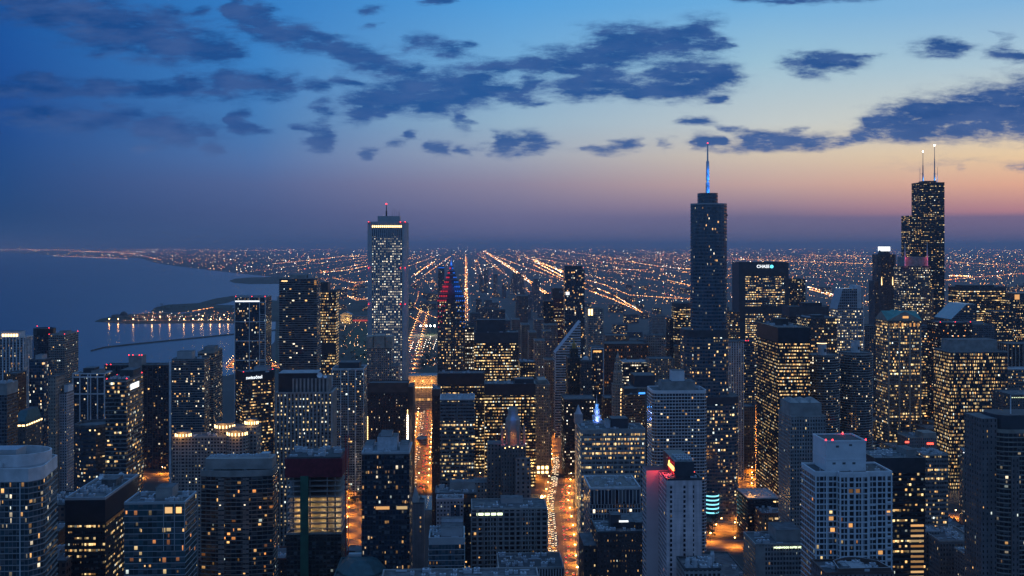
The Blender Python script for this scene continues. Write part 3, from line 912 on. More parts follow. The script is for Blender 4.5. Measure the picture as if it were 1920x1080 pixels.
box_part('blue_glass_band', t, -w / 2 + c + .6, w / 2 - c - .6, -L / 2 - .06, -L / 2 + .02, 313, 326, facade('blue_glass', wall=(.05, .06, .08), glass=(.02, .09, .16), ww=1.1, wh=.9, lit=0, bw=3.3)[0], bw=3.3)  # band of blue tinted glass near the top, no emission
AON = t

# rounded glass tower with setbacks and a spire
tw = 'blue_glass'
go = dict(wall=(.10, .13, .16), glass=(.018, .05, .085), ww=.9, wh=.6, lit=.05, fv=.42, run=4, st=2.2, bw=2.2, fh=3.9)
t = tower('skyscraper', 'skyscraper', 'round cornered blue glass tower with stepped setbacks and a tall blue lit spire', 1301, 1368.5, 383, 1116, 30, tw, go, shape='round', r=14, kmat='steel', roofm='roof_dark')
w, L = t.w, t.L
tiers = [('middle_tier', -w / 2 - 9.5, w / 2 + 1.0, -L / 2 - 2, L / 2 + 10, CH - (619 - VH) * 1116 / F, .22), ('lower_tier', -w / 2 - 9, w / 2 + 11.5, -L / 2 - 4, L / 2 + 22, CH - (744 - VH) * 1116 / F, .30)]
for nm, x0, x1, y0, y1, z, lt in tiers:
    mb = MB(); oo = [(p_[0] + (x0 + x1) / 2, p_[1] + (y0 + y1) / 2) for p_ in roundrect(x1 - x0, y1 - y0, 13)]
    fm = facade(tw, **dict(go, lit=lt, ca=WARM, cb=YEL, wall=(.11, .115, .125)))[0]
    mb.loft([(oo, 0), (oo, z - 8), (offset(oo, .25), z - 8), (offset(oo, .25), z)], [fm, M('dark_band'), M('dark_band')], cap=M('roof_grey'), bw=3, fh=3.9, seed=200 + int(z), cont=True)
    mb.build(nm, t.root)
mb = MB(); oo = roundrect(21.5, 22, 8)
oo = [(p_[0] - 1.2, p_[1]) for p_ in oo]
mb.loft([(oo, t.h - 2), (oo, t.h + 13)], [facade(tw, **dict(go, lit=0))[0]], cap=M('roof_dark'), bw=3, fh=3.9, cont=True, base=M('roof_dark'))
crown = mb.build('crown', t.root)
box_part('side_shoulder', t, w / 2 - 7, w / 2 - .5, -8, 8, t.h - 13, t.h - 11, M('roof_dark'))
sp = mast('spire', t, -1.6, -2, [(t.h + 13, 2.3), (t.h + 25, 2.2), (t.h + 25.2, 1.2), (t.h + 27, 1.2), (t.h + 27.2, 2.0), (t.h + 49, 1.7), (t.h + 49.2, .95), (t.h + 69, .7)], M('white_panel'))
place('beacon', BEACON, t.root, (-1.6, -2, t.h + 69), (1.2, 1.2, 1.2))
for z_, e_ in ((t.h + 15, 1800), (t.h + 28, 3000), (t.h + 38, 1200)):
    point_light(t, (-1.6 + 1.2, -7.5, z_), (.02, .22, 1), e_, .6, t.root)
TRUMP = t

# bundled black tower with two antennas
bo = dict(wall=(.020, .022, .028), glass=(.010, .013, .022), ww=.9, wh=.42, lit=.20, fv=.95, run=6, st=2.0, bw=2.4, fh=4.0, pe=10)
t = tower('skyscraper', 'skyscraper', 'tallest black stepped tower crowned by two white tipped antennas before the sunset', 1726, 1771, 342, 2274, 46, 'black_office', bo, h=442, kmat='black_panel', roofm='roof_dark')
w, L = t.w, t.L
s23 = 2274 / F
for nm, px0, px1, py in (('middle_tube', 1706, 1727, 404), ('lower_tube', 1768, 1778, 592), ('low_tube', 1698, 1712, 560)):
    x0, x1 = -w / 2 + (px0 - 1726) * s23, -w / 2 + (px1 - 1726) * s23
    z = CH - (py - VH) * s23
    mb = MB(); q = rect(x0, x1, -L / 2 - .4, L / 2)
    mb.loft([(q, 0), (q, z)], [facade('black_office', **dict(bo, lit=.26))[0]], cap=M('roof_dark'), bw=2.4, fh=4.0, seed=500 + px0)
    mb.build(nm, t.root)
box_part('penthouse', t, -15, 14, -14, 14, 443.5, 447, M('black_panel'))
for ax, tip in ((-w / 2 + 13.5, 284), (-w / 2 + 40.5, 272)):
    zt = CH - (tip - VH) * s23
    m_ = mast('antenna', t, ax, -6, [(447, 1.7), (466, 1.7), (466.3, 1.25), (zt - 30, 1.1), (zt - 29.5, .7), (zt, .5)], M('steel'))
    mb = MB(); mb.loft([(ngon(ax, -6, 1.2, 1.2, 8), zt), (ngon(ax, -6, 1.2, 1.2, 8), zt + 2.4)], [M('white_head')], cap=M('white_head')); mb.build('antenna_light', m_)
    point_light(t, (ax + 2, -11, 451), (.03, .32, 1), 5000, .8, t.root)
    sx_ = -7.0 if ax < 0 else 7.0
    mast('side_aerial', t, ax + sx_, -6, [(443, .5), (472, .4), (479, .25)], M('steel'))
    mb = MB(); mb.box(min(ax, ax + sx_), max(ax, ax + sx_), -6.3, -5.7, 463, 463.6, M('steel')); mb.build('antenna_strut', m_)

# postmodern tower with pink lit pylons, in front of the black tower
t = tower('skyscraper', 'skyscraper', 'grey granite office tower with pink floodlit pylons standing before the black tower', 1692, 1744, 500, 1980, 40, 'stone', dict(wall=(.10, .10, .11), ww=.5, lit=.36, fv=.85, run=4, st=2.6, ca=WHT, cb=YEL, bw=3.2, fh=4.2), kmat='dark_band', skirt=0)
w, L = t.w, t.L
box_part('crown', t, -w / 2 + 6, w / 2 - 5, -L / 2 + 3, L / 2 - 4, t.h, t.h + 19, M('concrete'))
box_part('shoulder_wing', t, w / 2, w / 2 + 8, -L / 2 + 2, L / 2 - 2, 0, t.h - 45, facade('stone', wall=(.10, .10, .11), lit=.4)[0], seed=31)
for x_ in (-w / 2 + 7, w / 2 - 4):
    mast('pylon', t, x_, -L / 2 + 4, [(t.h, 1.5), (t.h + 20, 1.3), (t.h + 28, 1.0), (t.h + 48, .35)], M('white_panel'))
    point_light(t, (x_ + .5, -L / 2 - 2, t.h + 16), (1, .06, .15), 1200, .6, t.root)
    point_light(t, (x_, -L / 2 - 3, t.h + 4), (1, .06, .15), 700, .6, t.root)

# tower with a lit crown drum
t = tower('skyscraper', 'skyscraper', 'dark slender tower topped by a brilliant white lit crown box', 1646, 1682, 478, 2400, 40, 'stone', dict(wall=(.085, .08, .09), lit=.10, bw=3.5, fh=4), shape='oct', r=7, kmat='dark_band')
w, L = t.w, t.L
mb = MB(); q = ngon(0, 0, 14, 14, 16); mb.loft([(q, t.h), (q, t.h + 6), (offset(q, -2), t.h + 6), (offset(q, -2), t.h + 11)], [M('dark_band')] * 3, cap=M('roof_dark')); mb.build('crown_base', t.root)
box_part('lit_crown', t, -10.5, 10, -12.5, 10, t.h + 9, t.h + 20, M('sign_white'))
box_part('crown_cap', t, -10.8, 10.3, -12.7, 10.2, t.h + 20, t.h + 21.6, M('dark_band'))
box_part('shoulder_wing', t, -w / 2 - 6, w / 2 + 4, -L / 2 + 3, L / 2, 0, 215, facade('stone', wall=(.085, .08, .09), lit=.06)[0], seed=9)
for x_ in (-w / 2 + 9, w / 2 - 11):
    mast('facade_lantern', t, x_, -L / 2 - 1.0, [(205, .9), (213, .6), (225, .2)], M('crown_lamp'))

# bank tower with lettered sign
t = tower('office_tower', 'office tower', 'broad blue grey bank tower with a glowing white lettered sign on its top band', 1386, 1478, 493, 1940, 50, 'lit_office', dict(wall=(.10, .11, .13), lit=.62, fv=.7, st=2.6, bw=2.2, fh=4.3, pe=7), blank=26, blankm='dark_band', kmat='dark_band')
w, L = t.w, t.L
sign(t, 'CHASE', -1.5, -L / 2 - .8, t.h - 7, 8.2, 'sign_white', name='bank_sign')
mb = MB()
q = ngon(15.5, 0, 3.1, 3.1, 8, pi / 8); qi = ngon(15.5, 0, 1.2, 1.2, 8, pi / 8)
for k in range(8):
    k2 = (k + 1) % 8
    mb.face([(q[k][0], -L / 2 - .8, t.h - 7 + q[k][1]), (q[k2][0], -L / 2 - .8, t.h - 7 + q[k2][1]), (qi[k2][0], -L / 2 - .8, t.h - 7 + qi[k2][1]), (qi[k][0], -L / 2 - .8, t.h - 7 + qi[k][1])], M('sign_cyan'))
mb.build('sign_emblem', t.root)
for k in range(7):
    box_part('band_panel', t, -w / 2 + 15 + k * 11, -w / 2 + 24 + k * 11, -L / 2 - .5, -L / 2 - .1, t.h - 24, t.h - 15, M('roof_dark'))
box_part('pier', t, -w / 2 - .6, -w / 2 + 12, -L / 2 - .7, L / 2, 0, t.h - .4, M('dark_band'))
box_part('pier', t, w / 2 - 7, w / 2 + .6, -L / 2 - .7, L / 2, 0, t.h - .6, M('dark_band'))
box_part('mechanical_band', t, -w / 2 + 12, w / 2 - 7, -L / 2 - .3, -L / 2 + .4, 168, 182, M('dark_band'))

# spired tower with red and blue lit chevron roof
t = tower('skyscraper', 'skyscraper', 'grey granite tower with red and blue lit chevron roof rising to a blue spire', 821, 871, 566, 1512, 38, 'stone', dict(wall=(.10, .105, .12), glass=(.012, .018, .03), ww=.6, wh=.5, lit=.40, fv=.9, run=3, st=2.4, bw=2.4, fh=4.0), ribs=(5.0, 1.2, .5), ribm='dark_band', kmat='dark_band')
w, L = t.w, t.L
zs = [t.h, t.h + 10, t.h + 20, t.h + 30, t.h + 40, t.h + 50, t.h + 58]
apex = CH - (497 - VH) * 1512 / F
n = 8
rings, prof_ = [], []
for k in range(n):
    f = 1 - k / n
    rings += [(rect(-w / 2 * f, w / 2 * f, -L / 2 * f, L / 2 * f), t.h + (apex - t.h) * k / n), (rect(-w / 2 * f, w / 2 * f, -L / 2 * f, L / 2 * f), t.h + (apex - t.h) * (k + .75) / n)]
mb = MB(); mb.loft(rings, [M('dark_band'), M('roof_grey')] * (n - 1) + [M('dark_band')], cap=M('roof_grey'))
roof = mb.build('chevron_roof', t.root)
mb = MB()
gab = [(-5.5, t.h - 2), (5.5, t.h - 2), (5.5, t.h + 16), (0, t.h + 30), (-5.5, t.h + 16)]
fr = [(x_, -L / 2 - .6, z) for x_, z in gab]; bk = [(x_, -L / 2 + 16, z) for x_, z in gab]
mb.face(fr, M('dark_band'))
for k in range(5): mb.face([fr[k], bk[k], bk[(k + 1) % 5], fr[(k + 1) % 5]][::-1], M('steel' if k in (2, 3) else 'dark_band'))
mb.build('gable', t.root)
for side, mt in ((-1, 'neon_red'), (1, 'neon_blue')):
    for k in range(n):
        f = 1 - k / n
        z = t.h + (apex - t.h) * (k + .25) / n
        cnt = max(1, 5 - k // 2)
        for q in range(cnt):
            x_ = side * (w / 2 * f - .2 - q * (w / 2 * f - 5.4 * f) / max(1, cnt))
            mb = MB(); mb.loft([(ngon(0, 0, .8, .5, 6), -.9), (ngon(0, 0, .6, .4, 6), 1.1)], [M(mt)], cap=M(mt), base=M(mt))
            if k == 0 and q == 0: lamp_me = mb.build('roof_lamp', roof); lamp_me.location = (x_, -L / 2 * f - .5, z); keep = lamp_me.data
            else: place('roof_lamp', keep, roof, (x_, -L / 2 * f - .5, z))
    for k in range(5):
        z = t.h - 6 - k * 8
        for q in range(3 - k // 2):
            place('roof_lamp', keep, t.root, (side * (w / 2 - 1 - q * 4.4), -L / 2 - .9, z), (.7, .7, .7))
    point_light(t, (side * w / 4, -L / 2 - 6, t.h + 22), (1, .05, .12) if side < 0 else (.02, .15, 1), 4000, 1, t.root)
mast('spire', t, 0, 0, [(apex - 8, 2.2), (apex + 3, 1.8), (apex + 25, .25)], M('steel'))
point_light(t, (0, -7, apex + 2), (.02, .18, 1), 2500, .5, t.root)
TWOPRU = t

# chevron topped companion by the lake side far behind
t = tower('apartment_tower', 'apartment tower', 'slim distant tower ringed by a blue rim light behind the spired tower', 822, 833, 500, 2900, 20, 'distant', dict(lit=.06))
box_part('rim_light', t, -t.w / 2, t.w / 2, -t.L / 2 - .6, -t.L / 2 - .2, t.h - 4, t.h - 1.5, M('neon_blue'))
t = tower('skyscraper', 'skyscraper', 'dark blue glass apartment slab with a sloped top standing behind the wedge topped tower', 1059, 1096, 506, 1960, 30, 'blue_glass', dict(lit=.13, fv=.5, st=2.3, glass=(.015, .035, .06), wall=(.03, .05, .07)), pent=((.02, .9, .1, .9, 7, 'dark_band'),))
box_part('bright_floor', t, -t.w / 2 + 2, -t.w / 2 + 9, -t.L / 2 - .4, -t.L / 2 - .1, t.h - 49, t.h - 43, M('sign_white'))
t = tower('office_tower', 'office tower', 'dull red office slab with a pale lettered sign near its top', 1036, 1060, 542, 2350, 30, 'lit_office', dict(wall=(.13, .03, .04), glass=(.02, .015, .02), lit=.3, st=2.4, fv=.9, bw=3), blank=22, blankm='brown_panel')
sign(t, 'CNA', 8.5, -t.L / 2 - .6, t.h - 7, 7.5, 'steel', name='office_sign')
tower('office_tower', 'office tower', 'dark plain slab just beside the dull red office tower', 1019, 1038, 565, 2250, 30, 'black_office', dict(lit=.06))
# black steel office tower
t = tower('office_tower', 'office tower', 'black steel office tower with bright yellow window rows and a blank black top', 1459, 1518, 616, 1130, 84, 'black_office', dict(lit=.78, fv=.75, run=5, st=2.1, bw=1.6, fh=3.8, pe=5), blank=16, blankm='black_panel', pent=((.35, .75, .55, .72, 7, 'roof_dark'),), units=8, kmat='black_panel', roofm='roof_grey', sides=dict(lit=.42, st=1.6))
# twin corncob towers
def corncob(label, a, b, top, Y, doors):
    t = tower('apartment_tower', 'apartment tower', label, a, b, top, Y, (b - a) * Y / F, 'balcony', dict(wall=(.08, .085, .095), glass=(.012, .018, .028), ww=.8, wh=.7, lit=.10, bw=2.6, fh=3.0, pe=99, st=2.0, ca=WARM, cb=WHT), slabs=(1, 1.0, .8), slabm='concrete', kmat='roof_grey', group='twin round balcony towers',
              outline=lambda w, L: [(w / 2 * (1 - .035 * (k % 3 == 0)) * cos(2 * pi * k / 48), L / 2 * (1 - .035 * (k % 3 == 0)) * sin(2 * pi * k / 48)) for k in range(48)], shape='round')
    mb = MB(); q = ngon(0, 0, 5.2, 5.2, 18); mb.loft([(q, t.h), (q, t.h + 13.5), (offset(q, .4), t.h + 13.5), (offset(q, .4), t.h + 14.8)], [M('pale_concrete')] * 3, cap=M('roof_grey')); dr = mb.build('core_drum', t.root)
    mb = MB(); mb.box(1.2, 3.2, -5.6, -4.7, t.h + 4, t.h + 7.5, M('roof_dark')); mb.build('core_window', dr)
    if doors:
        mb = MB(); mb.loft([(ngon(0, 0, 5.75, 5.75, 18), t.h + 13.9), (ngon(0, 0, 5.75, 5.75, 18), t.h + 14.5)], [M('crown_lamp')]); mb.build('drum_light', dr)
    return t
corncob('round balcony tower nearer the black office tower, its roof drum ringed with lights', 1521, 1583, 669, 1180, True)
t = corncob('round balcony tower beside the green roofed tower, a plain mast on its roof drum', 1585.5, 1645, 664, 1200, False)
mast('mast', t, 4, 3, [(t.h + 14.8, .5), (t.h + 52, .3)], M('steel'))
# green pedimented tower
t = tower('office_tower', 'office tower', 'stone and glass tower with a green pedimented roof and arched windows under it', 1665, 1727, 603, 1370, 40, 'lit_office', dict(wall=(.13, .125, .13), glass=(.014, .02, .03), ww=.8, wh=.6, lit=.36, fv=.9, run=4, st=2.2, bw=2.2, fh=4.2, pe=4), kmat='stone_trim')
w, L = t.w, t.L
ph = 14
mb = MB()
gab = [(-w / 2 - 1, t.h + 1.4), (w / 2 + 1, t.h + 1.4), (0, t.h + ph)]
ys = (-L / 2 - 1, L / 2 + 1)
mb.face([(x_, ys[0], z) for x_, z in gab], M('stone_trim')); mb.face([(x_, ys[1], z) for x_, z in gab][::-1], M('stone_trim'))
mb.face([(w / 2 + 1, ys[0], t.h + 1.4), (w / 2 + 1, ys[1], t.h + 1.4), (0, ys[1], t.h + ph), (0, ys[0], t.h + ph)], M('green_copper'))
mb.face([(0, ys[0], t.h + ph), (0, ys[1], t.h + ph), (-w / 2 - 1, ys[1], t.h + 1.4), (-w / 2 - 1, ys[0], t.h + 1.4)], M('green_copper'))
rf = mb.build('pediment_roof', t.root)
mb = MB()
gab = [(ys[0] - .3, t.h + 1.4), (ys[1] + .3, t.h + 1.4), (0, t.h + ph - .3)]
xs = (-w / 2 - 1.3, w / 2 + 1.3)
mb.face([(xs[0], y_, z) for y_, z in gab][::-1], M('stone_trim')); mb.face([(xs[1], y_, z) for y_, z in gab], M('stone_trim'))
mb.face([(xs[0], gab[0][0], gab[0][1]), (xs[1], gab[0][0], gab[0][1]), (xs[1], 0, gab[2][1]), (xs[0], 0, gab[2][1])], M('green_copper'))
mb.face([(xs[0], 0, gab[2][1]), (xs[1], 0, gab[2][1]), (xs[1], gab[1][0], gab[1][1]), (xs[0], gab[1][0], gab[1][1])], M('green_copper'))
mb.build('cross_gable', t.root)
for k in range(8):
    x_ = -w / 2 + 4 + k * (w - 8) / 7
    place('arched_window', pane_mesh(2.4, 5, 'lit_pane_orange'), t.root, (x_, -L / 2 - .1, t.h - 4.5))
place('pediment_window', pane_mesh(8, 3, 'lit_pane_orange'), t.root, (1, -L / 2 - 1.05, t.h + 6))
for k in (0, 1 / 3, 2 / 3, 1):
    box_part('pier', t, -w / 2 + k * (w - 2) - .2, -w / 2 + k * (w - 2) + 2.2, -L / 2 - .7, -L / 2 - .05, 0, t.h - 8.5, M('stone_trim'))
for z in (60, 110, t.h - 28): box_part('belt_course', t, -w / 2 - .9, w / 2 + .9, -L / 2 - .9, L / 2, z, z + 1.2, M('stone_trim'))
# broad lit office block
t = tower('office_tower', 'office tower', 'broad office block glowing with golden windows floor by floor under a long grey roof house', 1781, 1889, 661, 1230, 42, 'lit_office', dict(lit=.95, fv=.35, run=3, st=2.1, bw=1.6, fh=4.3, wh=.6, pe=5, ca=WARM, cb=YEL), slabs=(1, .45, .7), slabm='dark_band', pent=((.06, .88, .2, .75, 14, 'concrete'),), units=4, kmat='concrete')
# wedge topped white striped tower
t = tower('office_tower', 'office tower', 'white banded tower cut off by a steep diagonal wedge roof', 1041, 1089, 663, 1560, 34, 'banded', dict(wall=(.40, .41, .44), lit=.10, wh=.45, bw=3, fh=4.0, st=1.8), kmat='pale_concrete')
w, L, h = t.w, t.L, t.h
top = CH - (603 - VH) * 1560 / F
mb = MB()
q = [(-w / 2, h), (w / 2, h), (w / 2, top)]
uvf = lambda x_, z: ((x_ + w / 2) / 3 + 9, z / 4.0)
mb.face([(x_, -L / 2, z) for x_, z in q], t.fm, [uvf(x_, z) for x_, z in q])
mb.face([(x_, L / 2, z) for x_, z in q][::-1], M('concrete'))
mb.face([(w / 2, -L / 2, h), (w / 2, L / 2, h), (w / 2, L / 2, top), (w / 2, -L / 2, top)], M('concrete'))
mb.face([(-w / 2, -L / 2, h), (w / 2, -L / 2, top), (w / 2, L / 2, top), (-w / 2, L / 2, h)], M('steel'))
mb.build('wedge_roof', t.root)
KIDS[t.root.name].remove(t.roof); bpy.data.objects.remove(t.roof)
mb = MB(); mb.box(-w / 2 - .4, -w / 2 + .8, -L / 2 - .5, -L / 2 + .4, h - 60, h, M('pale_concrete')); mb.build('edge_pier', t.root)

# ------------------------------------------------------------------ lakeside group
def rib_tower(*a_, **k_): return tower(*a_, **k_)
t = tower('apartment_tower', 'apartment tower', 'pale ribbed apartment tower whose roof house carries a row of glowing lamps', -14, 44, 634, 1250, 26, 'dark_glass', dict(lit=.16, ww=1.1, bw=1.0, wall=(.25, .26, .28)), ribs=(4.4, 1.5, .7), ribm='pale_concrete', pent=((.2, .82, .2, .8, 7, 'pale_concrete'),), kmat='pale_concrete')
for k in range(6): place('crown_light', pane_mesh(2.2, 3.2, 'crown_lamp'), t.root, (-t.w / 2 + (.28 + .09 * k) * t.w, -t.L / 2 + .18 * t.L, t.h + 3))
tower('apartment_tower', 'apartment tower', 'black cylinder topped tower with a red beacon at the lake edge', 58, 95, 618, 1420, 26, 'dark_glass', dict(lit=.05), shape='oct', r=8, blank=8, blankm='black_panel', beacons=((.2, .3, 4), (.8, .3)))
tower('apartment_tower', 'apartment tower', 'tan concrete tower with fine window bands and red corner beacons beside the open lake', 91, 121, 629, 1340, 48, 'concrete_grid', dict(wall=(.21, .195, .185), ww=.8, wh=.5, lit=.13, st=2), pent=((.4, .9, .3, .6, 4, 'concrete'),), beacons=((.02, .02), (.98, .02), (.98, .98)), kmat='concrete')
tower('apartment_tower', 'apartment tower', 'blue glass apartment tower with a narrow penthouse in front of the tan one', 55, 82, 676, 1150, 24, 'blue_glass', dict(lit=.15, st=2.2), pent=((.3, .75, .2, .8, 5, 'steel'),), beacons=())
tower('apartment_tower', 'apartment tower', 'slim beige slab with punched windows under the blue glass tower', 91, 104, 708, 1075, 24, 'stone', dict(lit=.04))
tower('apartment_tower', 'apartment tower', 'small white apartment tower with a box on its roof', 108, 125, 738, 1085, 20, 'concrete_grid', dict(wall=(.36, .34, .36), lit=.07, ww=.5), pent=((.55, 1, .2, .9, 8, 'white_panel'),))
tower('apartment_tower', 'apartment tower', 'brown apartment tower with scattered lit windows behind the grey slab', 8, 32, 702, 1120, 24, 'brick', dict(lit=.16, st=2))
tower('apartment_tower', 'apartment tower', 'grey slab with a rounded cap rising along the frame edge', -22, 13, 722, 900, 22, 'dark_glass', dict(lit=.05, wall=(.12, .12, .13)), blank=9, blankm='concrete', units=5)
# dark pyramid glass top
t = tower('apartment_tower', 'apartment tower', 'stone tower with a dark glass hipped roof over a ledge of warm lamps', 17, 48, 799, 950, 38, 'stone', dict(wall=(.10, .095, .10), lit=.16, st=2.2, bw=3.6), kmat='stone_trim')
w, L = t.w, t.L
mb = MB(); mb.loft([(rect(-w / 2 + 1, w / 2 - 1, -L / 2 + 1, L / 2 - 1), t.h + 1), (rect(-w / 2 + 1, w / 2 - 1, -L / 2 + 1, L / 2 - 1), t.h + 4), (rect(-2, w / 2 - 3, -L / 2 + 12, L / 2 - 4), t.h + 13)], [M('teal_copper'), M('teal_copper')], cap=M('roof_dark')); mb.build('hipped_roof', t.root)
for k in range(4): place('ledge_lamp', pane_mesh(2.6, 1.4, 'crown_lamp'), t.root, (-w / 2 + 2 + k * (w - 4) / 3, -L / 2 - .3, t.h + .4))
for k in range(7): place('ledge_lamp', pane_mesh(3.2, 1.4, 'crown_lamp'), t.root, (w / 2 + .3, -L / 2 + 3 + k * (L - 6) / 6, t.h + .4), rz=pi / 2)
# white framed triple slab
t = tower('apartment_tower', 'apartment tower', 'triple stepped apartment slab with tall white frames between dark glass', 136, 197, 702, 1190, 24, 'dark_glass', dict(lit=.12, st=2.1), kmat='pale_concrete', pent=((.28, .62, .2, .9, 6, 'dark_band'), (.55, .8, .1, .9, 3.4, 'concrete')))
for f_ in (0, .22, .47, .56, .78, 1): box_part('frame_pier', t, -t.w / 2 + f_ * (t.w - 1.2), -t.w / 2 + f_ * (t.w - 1.2) + 1.2, -t.L / 2 - .8, -t.L / 2 - .04, 0, t.h - .3, M('pale_concrete'))
for z_ in (t.h - 4, t.h - 24): box_part('frame_beam', t, -t.w / 2, t.w / 2, -t.L / 2 - .95, -t.L / 2 - .05, z_, z_ + 1.6, M('pale_concrete'))
# dark slab with tower core
t = tower('apartment_tower', 'apartment tower', 'long dark apartment slab with a concrete core tower and red beacons', 196, 346, 686, 1340, 22, 'dark_glass', dict(lit=.09, wall=(.05, .05, .055), st=2), ribs=(7, 1.2, .5), ribm='dark_band')
box_part('core_tower', t, -t.w / 2 + .31 * t.w, -t.w / 2 + .47 * t.w, -t.L / 2 - 3, 6, 0, t.h + 14, M('concrete'))
for x_ in (.31, .36, .44, .47): place('beacon', BEACON, t.root, (-t.w / 2 + x_ * t.w, -t.L / 2 - 2, t.h + 14), (1.2, 1.2, 1.2))
for x_ in (.02, .07): place('beacon', BEACON, t.root, (-t.w / 2 + x_ * t.w, -t.L / 2 + 2, t.h + 1), (1.2, 1.2, 1.2))
# white sign tower
t = tower('office_tower', 'office tower', 'dark glass corner tower with horizontal bands, a bright white rectangular sign and red roof beacons', 198, 237, 714, 880, 46, 'banded', dict(wall=(.06, .065, .075), lit=.20, fv=.5, wh=.6, bw=1.8, st=1.9), slabs=(1, .3, .35), slabm='concrete', beacons=((.03, .03), (.97, .05), (.03, .6), (.97, .95)), pent=((.3, .95, .45, .9, 6, 'roof_dark'),), units=4)
box_part('lit_sign', t, t.w / 2 + .35, t.w / 2 + .7, -t.L / 2 + 10, -t.L / 2 + 32, t.h - 9.5, t.h - 4.6, M('sign_white'))
# octagon tower
tower('office_tower', 'office tower', 'dark eight sided tower with a round blue glass cap', 133, 198, 803, 930, 34, 'banded', dict(wall=(.045, .05, .06), glass=(.03, .05, .08), lit=.14, wh=.5, bw=2.6, st=1.9), shape='oct', r=9, para=2.5, pent=(), units=0)
t = tower('apartment_tower', 'apartment tower', 'blue grey apartment slab with thin floor bands and a white edge line facing the lake', 322, 383, 675, 1230, 26, 'balcony', dict(wall=(.10, .12, .14), glass=(.02, .04, .06), lit=.15, fv=.2, st=2.0, pe=99), slabs=(1, .5, .5), slabm='concrete', pent=((.12, .58, .2, .8, 9, 'steel'),), units=4)
box_part('edge_pier', t, -t.w / 2 - 3.2, -t.w / 2 - .6, -t.L / 2 - .4, -t.L / 2 + 3, 0, t.h - 2, M('pale_concrete'))
tower('apartment_tower', 'apartment tower', 'tan apartment tower with fine bands and a small roof house right at the water', 371, 400, 661, 1340, 50, 'balcony', dict(wall=(.18, .165, .155), lit=.16, fv=.1, st=2.0, pe=99), slabs=(1, .4, .6), slabm='stone_trim', pent=((.25, .9, .2, .7, 6, 'concrete'),), kmat='stone_trim')
# beige complex with lit crowns
t = tower('apartment_tower', 'apartment tower', 'beige apartment complex with drum shaped turrets crowned by golden uplights', 323, 424, 822, 905, 22, 'concrete_grid', dict(wall=(.26, .235, .22), lit=.12, st=2.4, bw=3.4, ca=WHT, cb=YEL), kmat='stone_trim')
def turret(px, py, rad, dyy, lamps=9):
    x_ = -t.w / 2 + (px - 323) * 905 / F
    z = CH - (py - VH) * (905 + dyy) / F
    q = ngon(x_, -t.L / 2 + dyy, rad, rad * .9, 20)
    mb = MB(); mb.loft([(q, 0), (q, z - 5), (offset(q, -1.6), z - 5), (offset(q, -1.6), z)], [facade('concrete_grid', wall=(.26, .235, .22), lit=.08, st=2.2)[0], M('stone_trim'), M('stone_trim')], cap=M('roof_dark'), cont=True, bw=3.2, fh=3.0, seed=px)
    tr = mb.build('turret', t.root)
    for k in range(lamps):
        a_ = pi + pi * (k + .5) / lamps
        place('crown_light', pane_mesh(.9, 2.6, 'crown_lamp'), tr, (x_ + (rad - .9) * cos(a_), -t.L / 2 + dyy + (rad * .9 - .9) * sin(a_), z - 3.4))
    point_light(t, (x_, -t.L / 2 + dyy - rad * 1.3, z - 2), (1, .5, .12), 2600, 1, t.root)
turret(340, 808, 8, 7, 8); turret(410, 792, 10, 22, 9); turret(442, 806, 10, 4, 9); turret(459, 786, 7, 26, 8)
box_part('side_wing', t, t.w / 2, t.w / 2 + 25, 0, 22, 0, t.h + 7, facade('concrete_grid', wall=(.26, .235, .22), lit=.10, st=2.2)[0], seed=71)
# triangular hotel
t = tower('hotel', 'hotel', 'dark triangular hotel with white illuminated name lettering at its top', 455, 506, 700, 1230, 52, 'banded', dict(wall=(.045, .05, .06), glass=(.015, .02, .032), lit=.30, fv=.6, wh=.5, run=2, bw=2.2, st=1.9), outline=lambda w, L: [(-w / 2, -L / 2), (w / 2 + 1, -L / 2 + 20), (w / 2 - 4, L / 2), (-w / 2 - 14, 0)], pent=((.3, .8, .35, .7, 5, 'steel'),), units=5, blank=11, blankm='black_panel', beacons=((0.02, .03), (.5, .5, 5), (.95, .5)))
an = atan2(20, t.w + 1)
sign(t, 'swissôtel', -4, -t.L / 2 + 7.0, t.h - 6, 5.6, 'sign_white', rz=an, name='hotel_sign')
# white framed lakefront tower
t = tower('apartment_tower', 'apartment tower', 'blue glass tower in a white frame with a white light bar at its top', 440, 498, 558, 1520, 46, 'blue_glass', dict(lit=.10, st=2.2, wall=(.04, .055, .07), glass=(.014, .035, .06)), kmat='steel', units=3, beacons=((.03, .02), (.55, .02), (.98, .02)))
w, L = t.w, t.L
for f_ in (0, .47, .80, .985): box_part('frame_pier', t, -w / 2 + f_ * w - .3, -w / 2 + f_ * w + .9, -L / 2 - .9, -L / 2 - .05, 0, t.h, M('pale_concrete'))
for z_ in [t.h - 8 - 29.2 * k for k in range(7)]: box_part('frame_beam', t, -w / 2 - .3, w / 2, -L / 2 - 1.0, -L / 2 - .06, z_, z_ + 1.3, M('pale_concrete'))
for k in range(14 * 4): place('grid_bar', UNIT if False else pane_mesh(8.5, .6, 'pale_concrete'), t.root, (-w / 2 + .895 * w, -L / 2 - .4, 8 + k * 3.4)) if k < 62 and k * 3.4 < t.h - 10 else None
box_part('light_bar', t, -w / 2 + 1, w / 2 - 9, -L / 2 - 1.1, -L / 2 - .7, t.h - 6.4, t.h - 4.6, M('sign_white'))
